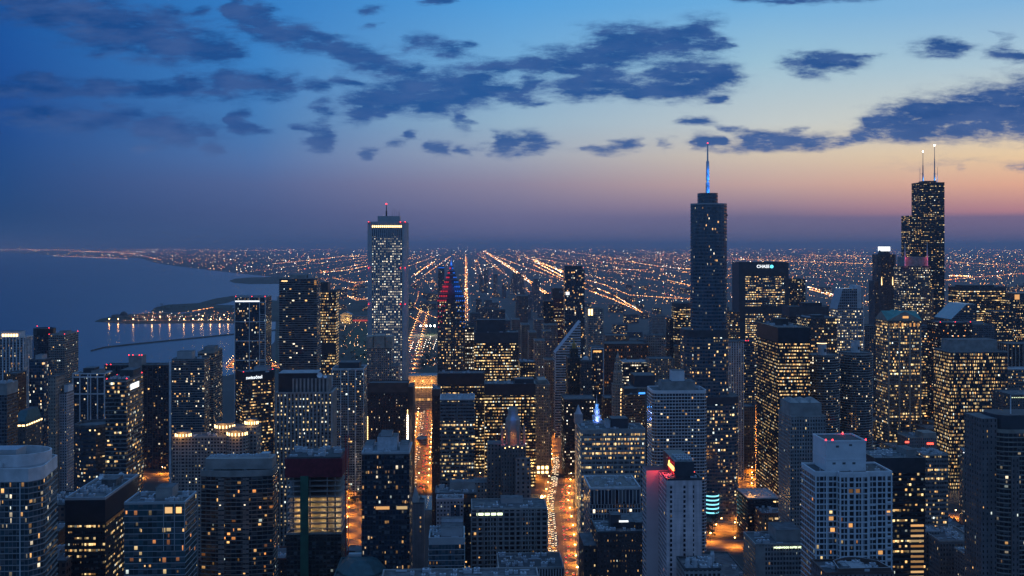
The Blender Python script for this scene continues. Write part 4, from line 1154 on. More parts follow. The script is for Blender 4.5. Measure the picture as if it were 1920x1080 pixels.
# wavy balcony tower
t = tower('apartment_tower', 'apartment tower', 'tall dark tower wrapped in pale undulating balcony slabs', 523.5, 594, 523, 1360, 32, 'balcony', dict(wall=(.07, .08, .095), glass=(.014, .026, .045), lit=.13, pe=99, st=2.1, bw=3.2, fh=3.1), kmat='concrete', units=0,
          outline=lambda w, L: [(-w / 2 + w * k / 12, -L / 2) for k in range(12)] + [(w / 2, -L / 2 + L * k / 5) for k in range(5)] + [(w / 2 - w * k / 12, L / 2) for k in range(12)] + [(-w / 2, L / 2 - L * k / 5) for k in range(5)])
mb = MB()
bpy.data.objects.remove(t.wall)
rings, ms, z = [(t.o, 0), (t.o, 6.2)], [t.fm], 6.2
rw = random.Random(4); ph = 0.0
while z + 3.1 < t.h:
    ph += .22
    of = []
    for i, p_ in enumerate(t.o):
        nrm = math.hypot(p_[0] / t.w, p_[1] / t.L)
        d_ = 1.0 + .9 * sin(p_[0] * .16 + ph) + .6 * sin(p_[0] * .05 - ph * .6 + p_[1] * .1)
        of.append((p_[0] + (d_ if abs(p_[0]) > t.w / 2 - .1 else 0) * (1 if p_[0] > 0 else -1), p_[1] + (d_ if abs(p_[1]) > t.L / 2 - .1 else 0) * (1 if p_[1] > 0 else -1)))
    rings += [(of, z), (of, z + .55), (t.o, z + .55)]; ms += [M('concrete')] * 3
    z += 3.1
    rings.append((t.o, z)); ms.append(t.fm)
rings.append((t.o, t.h)); ms.append(t.fm)
mb.loft(rings, ms, bw=3.2, fh=3.1, seed=5)
t.wall = mb.build('wall', t.root)
box_part('penthouse', t, -12, 10, -8, 8, t.h + 1, t.h + 6, M('concrete')); box_part('penthouse', t, 12, 18, -6, 6, t.h + 1, t.h + 6.5, M('steel'))
place('crown_light', pane_mesh(8, 1.2, 'crown_lamp'), t.root, (-t.w / 2 + 7, -t.L / 2 - .2, t.h - 3)); place('crown_light', pane_mesh(3, 6, 'lit_pane_orange'), t.root, (t.w / 2 - 2, -t.L / 2 - .2, t.h - 5))
# bright office slab behind it
t = tower('office_tower', 'office tower', 'slender office slab with rows of brilliant yellow windows behind the wavy balcony tower', 590, 630, 547, 1560, 36, 'lit_office', dict(lit=.95, fv=.4, st=2.6, wall=(.06, .065, .08), bw=2.4, fh=4.2, wh=.55, pe=6), pent=((.2, .6, .1, .9, 14, 'dark_band'),))
box_part('mechanical_band', t, -t.w / 2 - .2, t.w / 2 + .2, -t.L / 2 - .3, -t.L / 2 + .5, t.h - 96, t.h - 80, M('dark_band'))
# ribbed granite tower with dishes
t = tower('office_tower', 'office tower', 'grey ribbed office tower with satellite dishes on its stepped roof', 518, 622, 738, 975, 34, 'stone', dict(wall=(.14, .14, .15), ww=1.1, wh=.5, lit=.30, fv=.5, st=2.2, bw=1.0, fh=3.7, ca=WHT, cb=YEL), ribs=(3.6, 1.7, .9), ribm='concrete', kmat='concrete')
w, L = t.w, t.L
o2, tg2 = ribbed_rect(w * .62, L - 6, 3.6, 1.7, .8, M('concrete')); o2 = [(p_[0] + w * .10, p_[1] + 1) for p_ in o2]
mb = MB(); mb.loft([(o2, t.h), (o2, t.h + 14)], [M('roof_dark')], cap=M('roof_grey'), tags=tg2, bw=3.6, fh=3.7); mb.build('upper_block', t.root)
mb = MB(); q = rect(-w / 2 + 1, w * .22, -L / 2 + 6, L / 2 - 1)
mb.loft([(q, t.h), (q, t.h + 18), (offset(q, .4), t.h + 18), (offset(q, .4), t.h + 19)], [M('black_panel')] * 3, cap=M('roof_pale')); mb.build('roof_house', t.root)
def dish(x_, y_, z, r_):
    mb = MB()
    mb.loft([(ngon(0, 0, r_ * f_, r_ * f_, 14), -r_ * .35 * (1 - f_ * f_)) for f_ in (.1, .4, .7, 1.0)], [M('white_panel')] * 3, base=M('white_panel'))
    d_ = mb.build('satellite_dish', t.root); d_.location = (x_, y_, z); d_.rotation_euler = (radians(60), 0, .4)
dish(w * .26, -L / 2 + 7, t.h + 17, 3.0); dish(w * .08, -L / 2 + 7, t.h + 15.5, 2.0); dish(-w * .02, -L / 2 + 7, t.h + 15.2, 1.7); dish(w * .36, -L / 2 + 8, t.h + 15.5, 1.8)
t = tower('apartment_tower', 'apartment tower', 'grid faced apartment tower with white verticals and a flat boxed roof', 622, 682, 693, 1200, 36, 'concrete_grid', dict(wall=(.24, .24, .25), ww=.82, wh=.62, lit=.15, st=2.1, bw=3.4), pent=((.2, .85, .15, .8, 7, 'dark_band'),), kmat='pale_concrete', slabs=(1, .25, .4), slabm='concrete')
for f_ in (0, .27, .5, .73, .98): box_part('frame_pier', t, -t.w / 2 + f_ * t.w, -t.w / 2 + f_ * t.w + 1.0, -t.L / 2 - .6, -t.L / 2 - .28, 0, t.h - .2, M('pale_concrete'))
t = tower('apartment_tower', 'apartment tower', 'beige apartment tower with a heavy block crown in front of the white ribbed skyscraper', 688, 734, 652, 1330, 26, 'concrete_grid', dict(wall=(.23, .21, .205), ww=.5, lit=.14, st=2.3), kmat='stone_trim')
w, L = t.w, t.L
box_part('crown_block', t, -w / 2 - .8, -w / 2 + 8, -L / 2 - 1, L / 2, t.h - .5, t.h + 15, M('stone_trim')); box_part('crown_block', t, -w / 2 + 9, w / 2 - 9, -L / 2 - 2, L / 2, t.h - .5, t.h + 16, M('stone_trim')); box_part('crown_block', t, w / 2 - 8, w / 2 + .8, -L / 2 - 1, L / 2, t.h - .5, t.h + 15, M('stone_trim'))
box_part('side_wing', t, w / 2, w / 2 + 9, -L / 2 - 3, L / 2, 0, t.h - 24, facade('concrete_grid', wall=(.23, .21, .205), ww=.5, lit=.16, st=2.3)[0], seed=17); box_part('side_wing', t, -w / 2 - 9, -w / 2, -L / 2 - 3, L / 2, 0, t.h - 24, facade('concrete_grid', wall=(.23, .21, .205), ww=.5, lit=.2, st=2.3)[0], seed=19)
# dark red hotel with strings of lights
t = tower('hotel', 'hotel', 'dark brown hotel slab edged by two vertical strings of white lamps', 690, 765, 720, 1180, 22, 'brick', dict(wall=(.055, .035, .035), ww=.35, wh=.5, lit=.13, st=2.4, ca=WARM, cb=WHT, bw=3.6), blank=10, blankm='brown_panel', kmat='brown_panel')
w, L = t.w, t.L
box_part('side_wing', t, w / 2 + .2, w / 2 + 6, -L / 2 + 2, L / 2 + 20, 0, t.h - 4, M('brown_panel'))
sm_ = pane_mesh(.9, 1.1, 'crown_lamp'); sm2 = pane_mesh(.9, 1.1, 'white_head')
for k in range(40):
    place('string_lamp', sm_ if k > 14 else sm2, t.root, (-w / 2 - .4, -L / 2 - .5, 24 + k * 2.0)) if k < 38 else None
    place('string_lamp', sm_ if k > 34 else sm2, t.root, (w / 2 - .5, -L / 2 - .5, 28 + k * 2.1)) if k < 38 else None

# ------------------------------------------------------------------ near towers, lower left
def arc_side(w, L):
    return [(-w / 2, -L / 2), (w / 2 - 5.2, -L / 2)] + [(w / 2 - 5.2 + 5.0 * sin(k / 6 * pi * .62), -L / 2 + .6 + 9.5 * k / 6) for k in range(1, 7)] + [(w / 2 - 4, L / 2 - 6), (w / 2 - 12, L / 2), (-w / 2, L / 2)]
t = tower('apartment_tower', 'apartment tower', 'pale banded glass tower with a curved corner of white ribs and an oval roof ring', -110, 72, 885, 520, 40, 'dark_glass', dict(wall=(.16, .18, .21), glass=(.02, .045, .06), ww=.9, wh=.8, lit=.13, st=1.5, bw=2.4, fh=3.1), outline=arc_side, slabs=(1, .45, .4), slabm='concrete', blank=5.5, blankm='pale_concrete', kmat='pale_concrete', roofm='roof_pale')
mb = MB(); q = ngon(2, 2, 20, 14, 36); mb.loft([(q, t.h + .3), (q, t.h + 6.5), (offset(q, -.8), t.h + 6.5), (offset(q, -.8), t.h + 2)], [M('pale_concrete')] * 3, cap=M('roof_grey')); mb.build('roof_ring', t.root)
box_part('penthouse', t, -20, 6, -3, 9, t.h + 2, t.h + 7.8, M('steel'))
for f_ in (.62, .9): box_part('vertical_pier', t, -t.w / 2 + f_ * (t.w - 5), -t.w / 2 + f_ * (t.w - 5) + .5, -t.L / 2 - .55, -t.L / 2 - .47, 0, t.h - 6, M('pale_concrete'))
# black office block
t = tower('office_tower', 'office tower', 'black flat roofed office block with broken golden window bands and roof dishes', 122, 197, 938, 600, 61, 'black_office', dict(lit=.40, fv=.95, run=6, st=1.5, bw=1.7, fh=3.6, wh=.42, pe=7), blank=13, blankm='black_panel', kmat='steel', roofm='roof_grey', units=16, win=26, wside=10, para=1.6)
w, L = t.w, t.L
box_part('penthouse', t, -2, 7, 2, 16, t.h + .3, t.h + 4.6, M('roof_grey'))
mb = MB(); mb.box(w / 2 - .1, w / 2 + .22, -L / 2 + 2, L / 2 - 2, t.h - 15.5, t.h - 14.1, M('lit_pane_orange')); mb.build('lit_strip', t.root)
for x_, y_ in ((4, 22), (-8, 18), (2, 25)):
    mb = MB(); mb.loft([(ngon(0, 0, 1.8 * f_, 1.8 * f_, 12), -.6 * (1 - f_ * f_)) for f_ in (.1, .5, 1.0)], [M('white_panel')] * 2, base=M('white_panel')); d_ = mb.build('satellite_dish', t.root); d_.location = (x_, y_, t.h + 2.6); d_.rotation_euler = (radians(55), 0, -.5)
# teal glass block
t = tower('apartment_tower', 'apartment tower', 'teal glass block with an open corner loggia and a raised lift house', 233, 347, 946, 560, 24, 'blue_glass', dict(wall=(.09, .12, .14), glass=(.025, .06, .075), lit=.06, st=1.2, bw=3.2, fh=3.3, wh=.86, ww=.93, ca=ORG, cb=YEL), pent=((.42, .7, .45, .9, 6, 'concrete'),), units=5, kmat='steel', win=34, winm='lit_pane', slabs=(1, .2, .3), slabm='steel')
w, L = t.w, t.L
place('loggia_light', pane_mesh(4, 3.4, 'lit_pane'), t.root, (w / 2 - 9, -L / 2 - .3, t.h - 3.4)); place('loggia_light', pane_mesh(3, 3.4, 'lit_pane'), t.root, (w / 2 - 3.4, -L / 2 - .3, t.h - 3.4))
for x_ in (w / 2 - 12, w / 2 - 6, w / 2 - .4): box_part('loggia_post', t, x_, x_ + .45, -L / 2 - .5, -L / 2 - .26, t.h - 26, t.h, M('steel'))
# convex dark slab
def convex(w, L): return [(-w / 2 + w * k / 14, -L / 2 - 3.5 * sin(pi * k / 14)) for k in range(15)] + [(w / 2, L / 2 - 2), (0, L / 2 + 1), (-w / 2, L / 2 - 2)]
t = tower('apartment_tower', 'apartment tower', 'wide gently curved dark apartment slab under a pale grey roof house', 377, 512, 885, 720, 20, 'dark_glass', dict(wall=(.09, .085, .09), glass=(.012, .018, .028), lit=.13, st=1.5, bw=3.2, fh=3.05, wh=.72, ca=ORG, cb=WARM, cm=.5), outline=convex, slabs=(1, .35, .35), slabm='stone_trim', blank=3, blankm='concrete', kmat='concrete', roofm='roof_pale')
w, L = t.w, t.L
box_part('roof_house', t, -w / 2 + 2.5, w / 2 - 1, -L / 2 + 1.5, L / 2 - 3, t.h + 1.4, t.h + 9, M('concrete')); box_part('penthouse', t, w * .3, w * .42, -3, 4, t.h + 9, t.h + 11.5, M('steel'))
for k in range(9): place('air_handler', UNIT, t.roof, (-w / 2 + 6 + k * (w - 14) / 8, 1, t.h + 9), (3 + k % 3, 3, 1 + .5 * (k % 2)))
for f_ in (.25, .59): box_part('balcony_column', t, -w / 2 + f_ * w, -w / 2 + f_ * w + 4.5, -L / 2 - 3.5, -L / 2 - 1.0, 4, t.h - 4, facade('balcony', wall=(.20, .17, .16), lit=.05, wh=.3)[0], seed=41)
# tower under construction
Yc = 700
t = tower('construction_tower', 'building site', 'half built concrete tower wrapped in dark red sheeting with open lit floors and bare slabs', 537, 640, 862, Yc, 32, 'dark_glass', dict(lit=.02, wall=(.05, .05, .05), glass=(.01, .012, .018)), h=98, kmat='concrete', roofm='roof_grey')
w, L = t.w, t.L
z = 98.0
k = 0
while z < 138:
    wd = w - 1.0
    mb = MB(); mb.box(-wd / 2, wd / 2, -L / 2 + .6, L / 2 - .6, z + 3.2, z + 3.75, M('concrete')); mb.build('floor_slab', t.root)
    for x_ in (-wd / 2 + 4, -wd / 2 + 13, -3, 9, wd / 2 - 4):
        mb = MB(); mb.box(x_ - .45, x_ + .45, -L / 2 + 2, -L / 2 + 2.9, z + (.15 if k else 1.5), z + 3.2, M('concrete')); mb.build('column', t.root)
    if z < 121:
        for x_ in (-wd / 2 + 7, -4, 6, 15):
            point_light(t, (x_, -L / 2 + 7, z + 2.4), (1, .60, .18), 650, .3, t.root)
            place('work_light', pane_mesh(.7, .4, 'white_head'), t.root, (x_, -L / 2 + 6.6, z + 2.4))
    z += 3.75; k += 1
box_part('core_wall', t, -w / 2 + 8, w / 2 - 8, 2, L / 2 - 4, 98, 140, M('concrete'))
box_part('red_sheeting', t, -w / 2 - .8, w / 2 + .6, -L / 2 - .8, L / 2 + .6, 138, 151, M('red_wrap'))
box_part('formwork_deck', t, -w / 2 + .3, w / 2 - .5, -L / 2, L / 2, 151, 152, M('roof_dark'))
mb = MB(); mb.box(-w / 2 + 10, -w / 2 + 15.5, -L / 2 - 2.4, -L / 2 - .9, 0, 139, M('hoist_green')); mb.build('hoist_mast', t.root)
rr = random.Random(3)
for k in range(26): place('site_material', UNIT, t.root, (rr.uniform(-.44, .4) * w, rr.uniform(-.4, .4) * L, 152), (rr.uniform(1, 6), rr.uniform(1, 3), rr.uniform(.6, 3)))
mb = MB()
cx_, cy_ = w / 2 + 3.2, -L / 2 + 6
for (ax, ay) in ((-1, -1), (1, -1), (1, 1), (-1, 1)): mb.box(cx_ + ax - .14, cx_ + ax + .14, cy_ + ay - .14, cy_ + ay + .14, 0, 166, M('crane_red'))
for k in range(55):
    z = k * 3
    mb.face([(cx_ - 1, cy_ - 1.02, z), (cx_ - .8, cy_ - 1.02, z), (cx_ + 1, cy_ - 1.02, z + 3), (cx_ + .8, cy_ - 1.02, z + 3)], M('crane_red'))
cr = empty('tower_crane', (0, 0, 0)); cr.location = t.root.location; cr.rotation_euler = t.root.rotation_euler
tag(cr, 'red lattice tower crane mast standing against the half built tower', 'crane')
mb.build('lattice_mast', cr)
# dark glass tower with boxed roof
t = tower('apartment_tower', 'apartment tower', 'near dark glass tower with boxed blue grey roof plant and scattered lit flats', 678, 768, 852, 660, 34, 'dark_glass', dict(wall=(.03, .036, .048), glass=(.012, .02, .034), lit=.11, fv=.25, run=3, st=1.4, bw=2.2, fh=3.3), units=8, kmat='steel', roofm='roof_pale', win=40, winz=(.25, .98),
          pent=((.3, .72, .3, .75, 8.5, 'metal_unit'), (.36, .6, .4, .7, 11, 'steel'), (.78, .97, .2, .7, 4, 'steel'), (.02, .2, .3, .9, 3, 'metal_unit')))
place('lit_strip', pane_mesh(17, 1.0, 'lit_pane'), t.root, (-4, -t.L / 2 - .5, 74)); place('lit_strip', pane_mesh(7, 2, 'lit_pane'), t.root, (t.w / 2 - 5, -t.L / 2 - .2, 127)); place('lit_strip', pane_mesh(9, 2, 'lit_pane'), t.root, (-2, -t.L / 2 - .2, 127))
# low foreground
t = tower('loft_building', 'loft building', 'long low dark brick loft block with roof plant along the bottom edge', 372, 716, 1052, 850, 34, 'brick', dict(wall=(.055, .035, .035), ww=.5, wh=.45, lit=.05, bw=3.6), units=34, trim='brick_red', pent=((.12, .36, .3, .8, 7, 'brown_panel'), (.55, .66, .3, .6, 3, 'brown_panel'), (.76, .9, .3, .7, 3, 'brown_panel')), win=22, winm='lit_pane_orange', winz=(.4, .9))
t = tower('restaurant', 'low building', 'two storey brick restaurant with bright light strips along its terrace', 684, 738, 1023, 915, 20, 'brick', dict(lit=.2, wall=(.12, .07, .06)), h=26, units=5)
box_part('light_strip', t, -t.w / 2 + 2, t.w / 2 - 2, -t.L / 2 - .4, -t.L / 2 - .15, 22.5, 24.2, M('crown_lamp')); box_part('terrace', t, -t.w / 2, t.w / 2, -t.L / 2 - 7, -t.L / 2, 0, 15, M('brick_red'))
point_light(t, (0, -t.L / 2 - 4, 20), (1, .65, .25), 3000, 1, t.root)
t = tower('domed_hall', 'hall', 'faceted teal copper roof dome at the bottom of the view', 624, 722, 1082, 640, 44, 'stone', dict(lit=.05), h=86, kmat='teal_copper')
mb = MB(); q = ngon(0, 0, t.w / 2, t.L / 2, 10, .3); mb.loft([(q, t.h), (q, t.h + 2), (offset(q, -6), t.h + 8), (offset(q, -9), t.h + 9)], [M('teal_copper')] * 3, cap=M('teal_copper')); mb.build('copper_roof', t.root)
box_part('ridge_lantern', t, -9, 9, -2, 2, t.h + 9, t.h + 10.5, M('steel'))
t = tower('parapet_block', 'low building', 'plain pale parapet roof cut by the bottom edge of the view', 715, 1010, 1088, 560, 15, 'concrete_grid', dict(lit=.02), kmat='concrete', roofm='roof_grey', units=14)
t = tower('hotel', 'hotel', 'pinkish hotel front with narrow window strips and a lit penthouse lounge', 818, 869, 938, 800, 14, 'concrete_grid', dict(wall=(.36, .31, .33), ww=.5, wh=.5, lit=.06, bw=3.2, fh=3.2), kmat='pink_concrete', win=5, winm='lit_pane_orange')
for f_ in (.53, .72): box_part('glass_bay', t, -t.w / 2 + f_ * t.w, -t.w / 2 + (f_ + .14) * t.w, -t.L / 2 - .3, -t.L / 2 - .05, 20, t.h - 4, facade('blue_glass', lit=0)[0])
t = tower('hotel_lounge', 'low building', 'dark rooftop lounge glowing orange behind the pinkish hotel front', 816, 893, 927, 830, 26, 'black_office', dict(lit=.1), pent=((.35, .98, .5, .95, 6, 'concrete'),), units=7)
place('lounge_light', pane_mesh(22, 2.6, 'lit_pane_orange'), t.root, (-t.w / 2 + 15, -t.L / 2 - .2, t.h - 2)); place('lounge_wall', pane_mesh(12, 6, 'brown_panel'), t.root, (t.w / 2 - 8, -t.L / 2 - .2, t.h - 4))
t = tower('apartment_block', 'apartment block', 'mid rise glass apartment block with curtained lit flats and a pale roof house', 804, 871, 1012, 640, 26, 'blue_glass', dict(wall=(.11, .13, .15), glass=(.025, .055, .075), lit=.05, st=1.3, bw=2.6, fh=3.4, wh=.85), slabs=(1, .25, .35), slabm='steel', pent=((.33, .95, .2, .75, 5, 'steel'), (.33, .95, .75, .98, 7, 'metal_unit')), units=7, kmat='steel', roofm='roof_dark', win=14, winm='lit_pane_orange', winz=(.5, .97))
# gridded hotel
t = tower('hotel', 'hotel', 'wide concrete hotel with a deep grid of dark window boxes and a flat roof', 884, 1026, 957, 760, 30, 'concrete_grid', dict(wall=(.27, .245, .245), glass=(.008, .01, .018), ww=.78, wh=.66, lit=.03, bw=4.9, fh=3.6, pe=99), kmat='concrete', roofm='roof_grey', pent=((.4, .7, .6, .95, 3.5, 'steel'),), units=4, win=14, winm='lit_pane_orange')
w, L = t.w, t.L
n = max(1, round(w / 4.9))
for k in range(n + 1): box_part('grid_pier', t, -w / 2 + k * w / n - .5, -w / 2 + k * w / n + .5, -L / 2 - 1.0, -L / 2 - .02, 0, t.h - .2, M('concrete'))
for k in range(int(t.h / 3.6) - 1): box_part('sill_shelf', t, -w / 2, w / 2, -L / 2 - .7, -L / 2 - .03, k * 3.6 + 3.3, k * 3.6 + 4.15, M('concrete')) if k * 3.6 < t.h - 9 else None
place('green_window', pane_mesh(20, 1.8, 'sign_green'), t.root, (-w / 2 + 14, -L / 2 - .1, t.h - 3))
bpy.data.objects[t.root.name]
t = tower('roof_block', 'low building', 'near flat roof crowded with air handling boxes beside the avenue', 934, 1058, 1068, 700, 34, 'concrete_grid', dict(wall=(.36, .36, .38), ww=.6, wh=1.1, lit=.0, bw=2.4, fh=3), roofm='roof_dark', units=26, kmat='concrete')
tower('low_block', 'low building', 'small dark low block between the two left towers', 73, 122, 950, 700, 40, 'loft', dict(lit=.03), units=6, roofm='roof_dark')
tower('low_block', 'low building', 'brick low block with a glazed front below the small dark one', 70, 110, 1000, 640, 22, 'brick', dict(lit=.08), units=4)
tower('low_block', 'low building', 'flat dark roof with one bright ridge line low at the left', 60, 124, 1056, 590, 30, 'loft', dict(lit=.0), units=3)
t = tower('small_theatre', 'low building', 'small blank grey building with a slanted parapet and four little lit windows', 771, 795, 945, 880, 16, 'concrete_grid', dict(wall=(.17, .17, .185), ww=.02, wh=.02, lit=0))
for k in range(4): place('window', pane_mesh(1.0, 1.7, 'lit_pane'), t.root, (2.5, -t.L / 2 - .1, t.h - 12 - k * 4))
cone_part('slanted_parapet', t, rect(-t.w / 2, 1, -t.L / 2, t.L / 2), t.h + 1.2, t.h + 14, M('concrete'), .05)
# centre slabs
t = tower('office_tower', 'office tower', 'dark grid office tower with bright window rows and a pale cluttered roof', 825, 890, 750, 1035, 34, 'lit_office', dict(wall=(.13, .125, .13), lit=.42, fv=.95, run=4, st=2.0, bw=1.9, fh=4.0, wh=.5, pe=6), roofm='roof_pale', units=16, kmat='pale_concrete', blank=0)
box_part('dark_grid_band', t, -t.w / 2 - .05, t.w / 2 + .05, -t.L / 2 - .25, -t.L / 2 + .3, t.h - 22, t.h - 2, facade('black_office', lit=0, wall=(.12, .12, .13), bw=3)[0], bw=3)
tower('office_tower', 'office tower', 'dark brown slab pressed against the pale roofed grid tower', 810, 825, 732, 1075, 30, 'brick', dict(wall=(.06, .04, .04), ww=.3, lit=.12), blank=6, blankm='brown_panel', units=4)
tower('office_tower', 'office tower', 'black office slab with broken yellow window bands behind the pale roofed grid tower', 822, 909, 702, 1340, 34, 'black_office', dict(lit=.75, fv=.7, st=2.2, bw=2.0, fh=4), blank=14, blankm='black_panel', units=6)
t = tower('office_tower', 'office tower', 'twin black office slab with yellow windows behind the gothic tower', 909, 1004, 722, 1240, 34, 'black_office', dict(lit=.85, fv=.8, st=2.3, bw=2.0, fh=4), blank=13, blankm='black_panel', units=9, pent=((.6, .98, .3, .9, 5, 'dark_band'),))
t = tower('office_tower', 'office tower', 'wide lit office block with a dark top band and tall roof house', 889, 972, 625, 1480, 40, 'lit_office', dict(lit=.8, fv=.6, st=2.4, bw=2.2, fh=4.1, wall=(.04, .04, .05)), blank=14, blankm='dark_band', pent=((.06, .72, .4, .9, 18, 'dark_band'),), units=4)
tower('office_tower', 'office tower', 'narrow slab with a square grid of white lit windows beside the spired tower', 872, 889, 615, 1530, 24, 'lit_office', dict(lit=.8, ww=.55, wh=.5, st=3, ca=WHT, cb=WHT, bw=3.4, fh=4.4, pe=99, wall=(.07, .07, .09)))
tower('office_building', 'office building', 'dark squat office with a cluttered flat roof beside the avenue canyon', 975, 1003, 680, 1360, 30, 'black_office', dict(lit=.35, st=2.2), units=8)
# stepped stone tower on the avenue
t = tower('office_tower', 'office tower', 'tall narrow stepped stone tower with a lit glass base on the avenue', 1004, 1031, 722, 1290, 44, 'stone', dict(wall=(.24, .20, .17), lit=.18, st=2.3, ww=.5, bw=2.4), kmat='stone_trim')
w, L = t.w, t.L
for nm, x0, x1, z in (('shoulder', -w / 2 - 6.5, -w / 2 - .1, t.h - 18), ('shoulder', w / 2 + .1, w / 2 + 2.5, t.h - 30)): box_part(nm, t, x0, x1, -L / 2 + 3, L / 2, 0, z, facade('stone', wall=(.24, .20, .17), lit=.12)[0], seed=int(z))
box_part('crown', t, -w / 2 + 4, w / 2 - 4, -L / 2 + 4, L / 2 - 8, t.h + 1.4, t.h + 6, M('stone_trim'))
for k in range(3): place('entrance_light', pane_mesh(3.4, 4, 'crown_lamp'), t.root, (-5.5 + 5.5 * k, -L / 2 - .2, 14)); place('entrance_light', pane_mesh(3.4, 3, 'crown_lamp'), t.root, (-5.5 + 5.5 * k, -L / 2 - .2, 8))
# gothic tower
t = tower('gothic_tower', 'gothic tower', 'gothic stone tower with flying buttresses glowing orange beneath its dark crown', 940, 986, 838, 945, 24, 'stone', dict(wall=(.12, .115, .12), ww=.35, wh=.6, lit=.01), kmat='stone_trim')
w, L = t.w, t.L
q = ngon(0, 0, 7.5, 7.5, 8, pi / 8)
mb = MB(); mb.loft([(q, t.h), (q, t.h + 24), (offset(q, -2.2), t.h + 28), (offset(q, -2.2), t.h + 33), (offset(q, -3.5), t.h + 36)], [M('stone_trim')] * 4, cap=M('roof_dark')); cr = mb.build('crown', t.root)
for k in range(8):
    a_ = pi / 8 + k * pi / 4
    bx, by = 11.5 * cos(a_), 11 * sin(a_)
    mb = MB(); mb.box(bx - .9, bx + .9, by - .9, by + .9, t.h, t.h + 15, M('stone_trim')); mb.loft([(rect(bx - .9, bx + .9, by - .9, by + .9), t.h + 15), (ngon(bx, by, .1, .1, 4, pi / 4 * 5), t.h + 20)], [M('stone_trim')]); pn = mb.build('pinnacle', cr)
    mb = MB(); p0 = (bx * .95, by * .95); p1 = (7 * cos(a_), 7 * sin(a_)); nx, ny = -sin(a_) * .4, cos(a_) * .4
    mb.face([(p0[0] + nx, p0[1] + ny, t.h + 10), (p1[0] + nx, p1[1] + ny, t.h + 19), (p1[0] - nx, p1[1] - ny, t.h + 19), (p0[0] - nx, p0[1] - ny, t.h + 10)], M('stone_trim'))
    mb.face([(p0[0] + nx, p0[1] + ny, t.h + 8.6), (p1[0] + nx, p1[1] + ny, t.h + 17.2), (p1[0] + nx, p1[1] + ny, t.h + 19), (p0[0] + nx, p0[1] + ny, t.h + 10)], M('stone_trim'))
    mb.build('buttress', cr)
for x_, y_, z_, c_ in ((0, -11, 3, (1, .22, .06)), (-9.5, -9, 4, (1, .12, .06)), (9.5, -9, 4, (1, .12, .06)), (0, -9.2, 9, (1, .4, .08)), (-4, -9, 12, (1, .35, .08))):
    point_light(t, (x_, y_, t.h + z_), c_, 330, .5, t.root)
for k in range(5): place('crown_light', pane_mesh(.9, .9, 'crown_lamp'), t.root, (-8 + 4 * k, -L / 2 - .2, t.h - 1 + (k % 2)))
point_light(t, (0, -11, t.h + 27), (.05, .2, 1), 700, .5, t.root)
box_part('side_wing', t, -w / 2 - 13, -w / 2 - .05, -L / 2 + 4, L / 2 - 2, 0, t.h + 2, facade('stone', wall=(.12, .115, .12), lit=.06, ww=.4)[0], seed=13)
box_part('side_wing', t, w / 2 - 10, w / 2 + 4, -L / 2 - 8, -L / 2 - .05, 0, t.h - 10, facade('stone', wall=(.19, .18, .185), lit=.08, ww=.4, bw=5.2, fh=4.2)[0], bw=5.2, fh=4.2, seed=14)
box_part('low_wing', t, -w / 2 - 26, -w / 2 - 13.05, -L / 2 + 2, L / 2, 0, t.h - 34, facade('stone', wall=(.15, .145, .15), lit=.05, ww=.4)[0], seed=15)
# ------------------------------------------------------------------ right of the avenue
tower('office_tower', 'office tower', 'dark green black art deco tower with a gilded cap behind the wedge topped tower', 1065, 1089, 672, 1420, 30, 'stone', dict(wall=(.035, .04, .04), lit=.18, st=2.2), kmat='dark_band')
t = tower('office_tower', 'office tower', 'slim dark upper stage carrying a small gold lantern', 1070, 1084, 655, 1424, 18, 'stone', dict(wall=(.035, .04, .04), lit=.06), kmat='dark_band', foot=False)
mast('gold_lantern', t, 0, -3, [(t.h, 3), (t.h + 8, 2.6), (t.h + 8.3, 1.2), (t.h + 16, .4)], flat('gilding', (.35, .22, .05), .4))
t = tower('office_tower', 'office tower', 'dark limestone tower with a little round dome beside the gilded one', 1090, 1110, 678, 1400, 30, 'stone', dict(wall=(.06, .065, .075), lit=.10, st=2.1))
mb = MB(); mb.loft([(ngon(0, 0, 5 * cos(a_), 5 * cos(a_), 12), t.h + 1 + 5 * sin(a_)) for a_ in (0, .5, 1.0, 1.4)], [M('steel')] * 3, cap=M('steel')); mb.build('dome', t.root)
t = tower('apartment_tower', 'apartment tower', 'slender white framed apartment tower with a glowing golden top storey', 1101, 1132, 579, 1760, 26, 'dark_glass', dict(lit=.12, wall=(.30, .29, .29), ww=.7, st=2.2, fh=3.8), kmat='stone_trim')
for f_ in (0, .33, .62, .95): box_part('frame_pier', t, -t.w / 2 + f_ * t.w, -t.w / 2 + f_ * t.w + 1.4, -t.L / 2 - .7, -t.L / 2 - .05, 0, t.h, M('stone_trim'))
for x_ in (-11, -6): place('crown_light', pane_mesh(3.8, 12, 'lit_pane'), t.root, (x_, -t.L / 2 - .3, t.h - 6)); place('crown_light', pane_mesh(3.2, 11, 'crown_lamp'), t.root, (x_, -t.L / 2 - .45, t.h - 6))
t = tower('apartment_tower', 'apartment tower', 'black glass tower held in a pale frame with a lit attic sign', 1108, 1132, 652, 1500, 30, 'dark_glass', dict(lit=.16, st=2.2))
for f_ in (0, .94): box_part('frame_pier', t, -t.w / 2 + f_ * t.w, -t.w / 2 + f_ * t.w + 1.2, -t.L / 2 - .8, -t.L / 2 - .05, 0, t.h, M('pale_concrete'))
box_part('frame_beam', t, -t.w / 2, t.w / 2, -t.L / 2 - .9, -t.L / 2 - .06, t.h - 2, t.h - .2, M('pale_concrete')); place('attic_sign', pane_mesh(12, 2.4, 'lit_pane'), t.root, (0, -t.L / 2 - .3, t.h - 5.5))
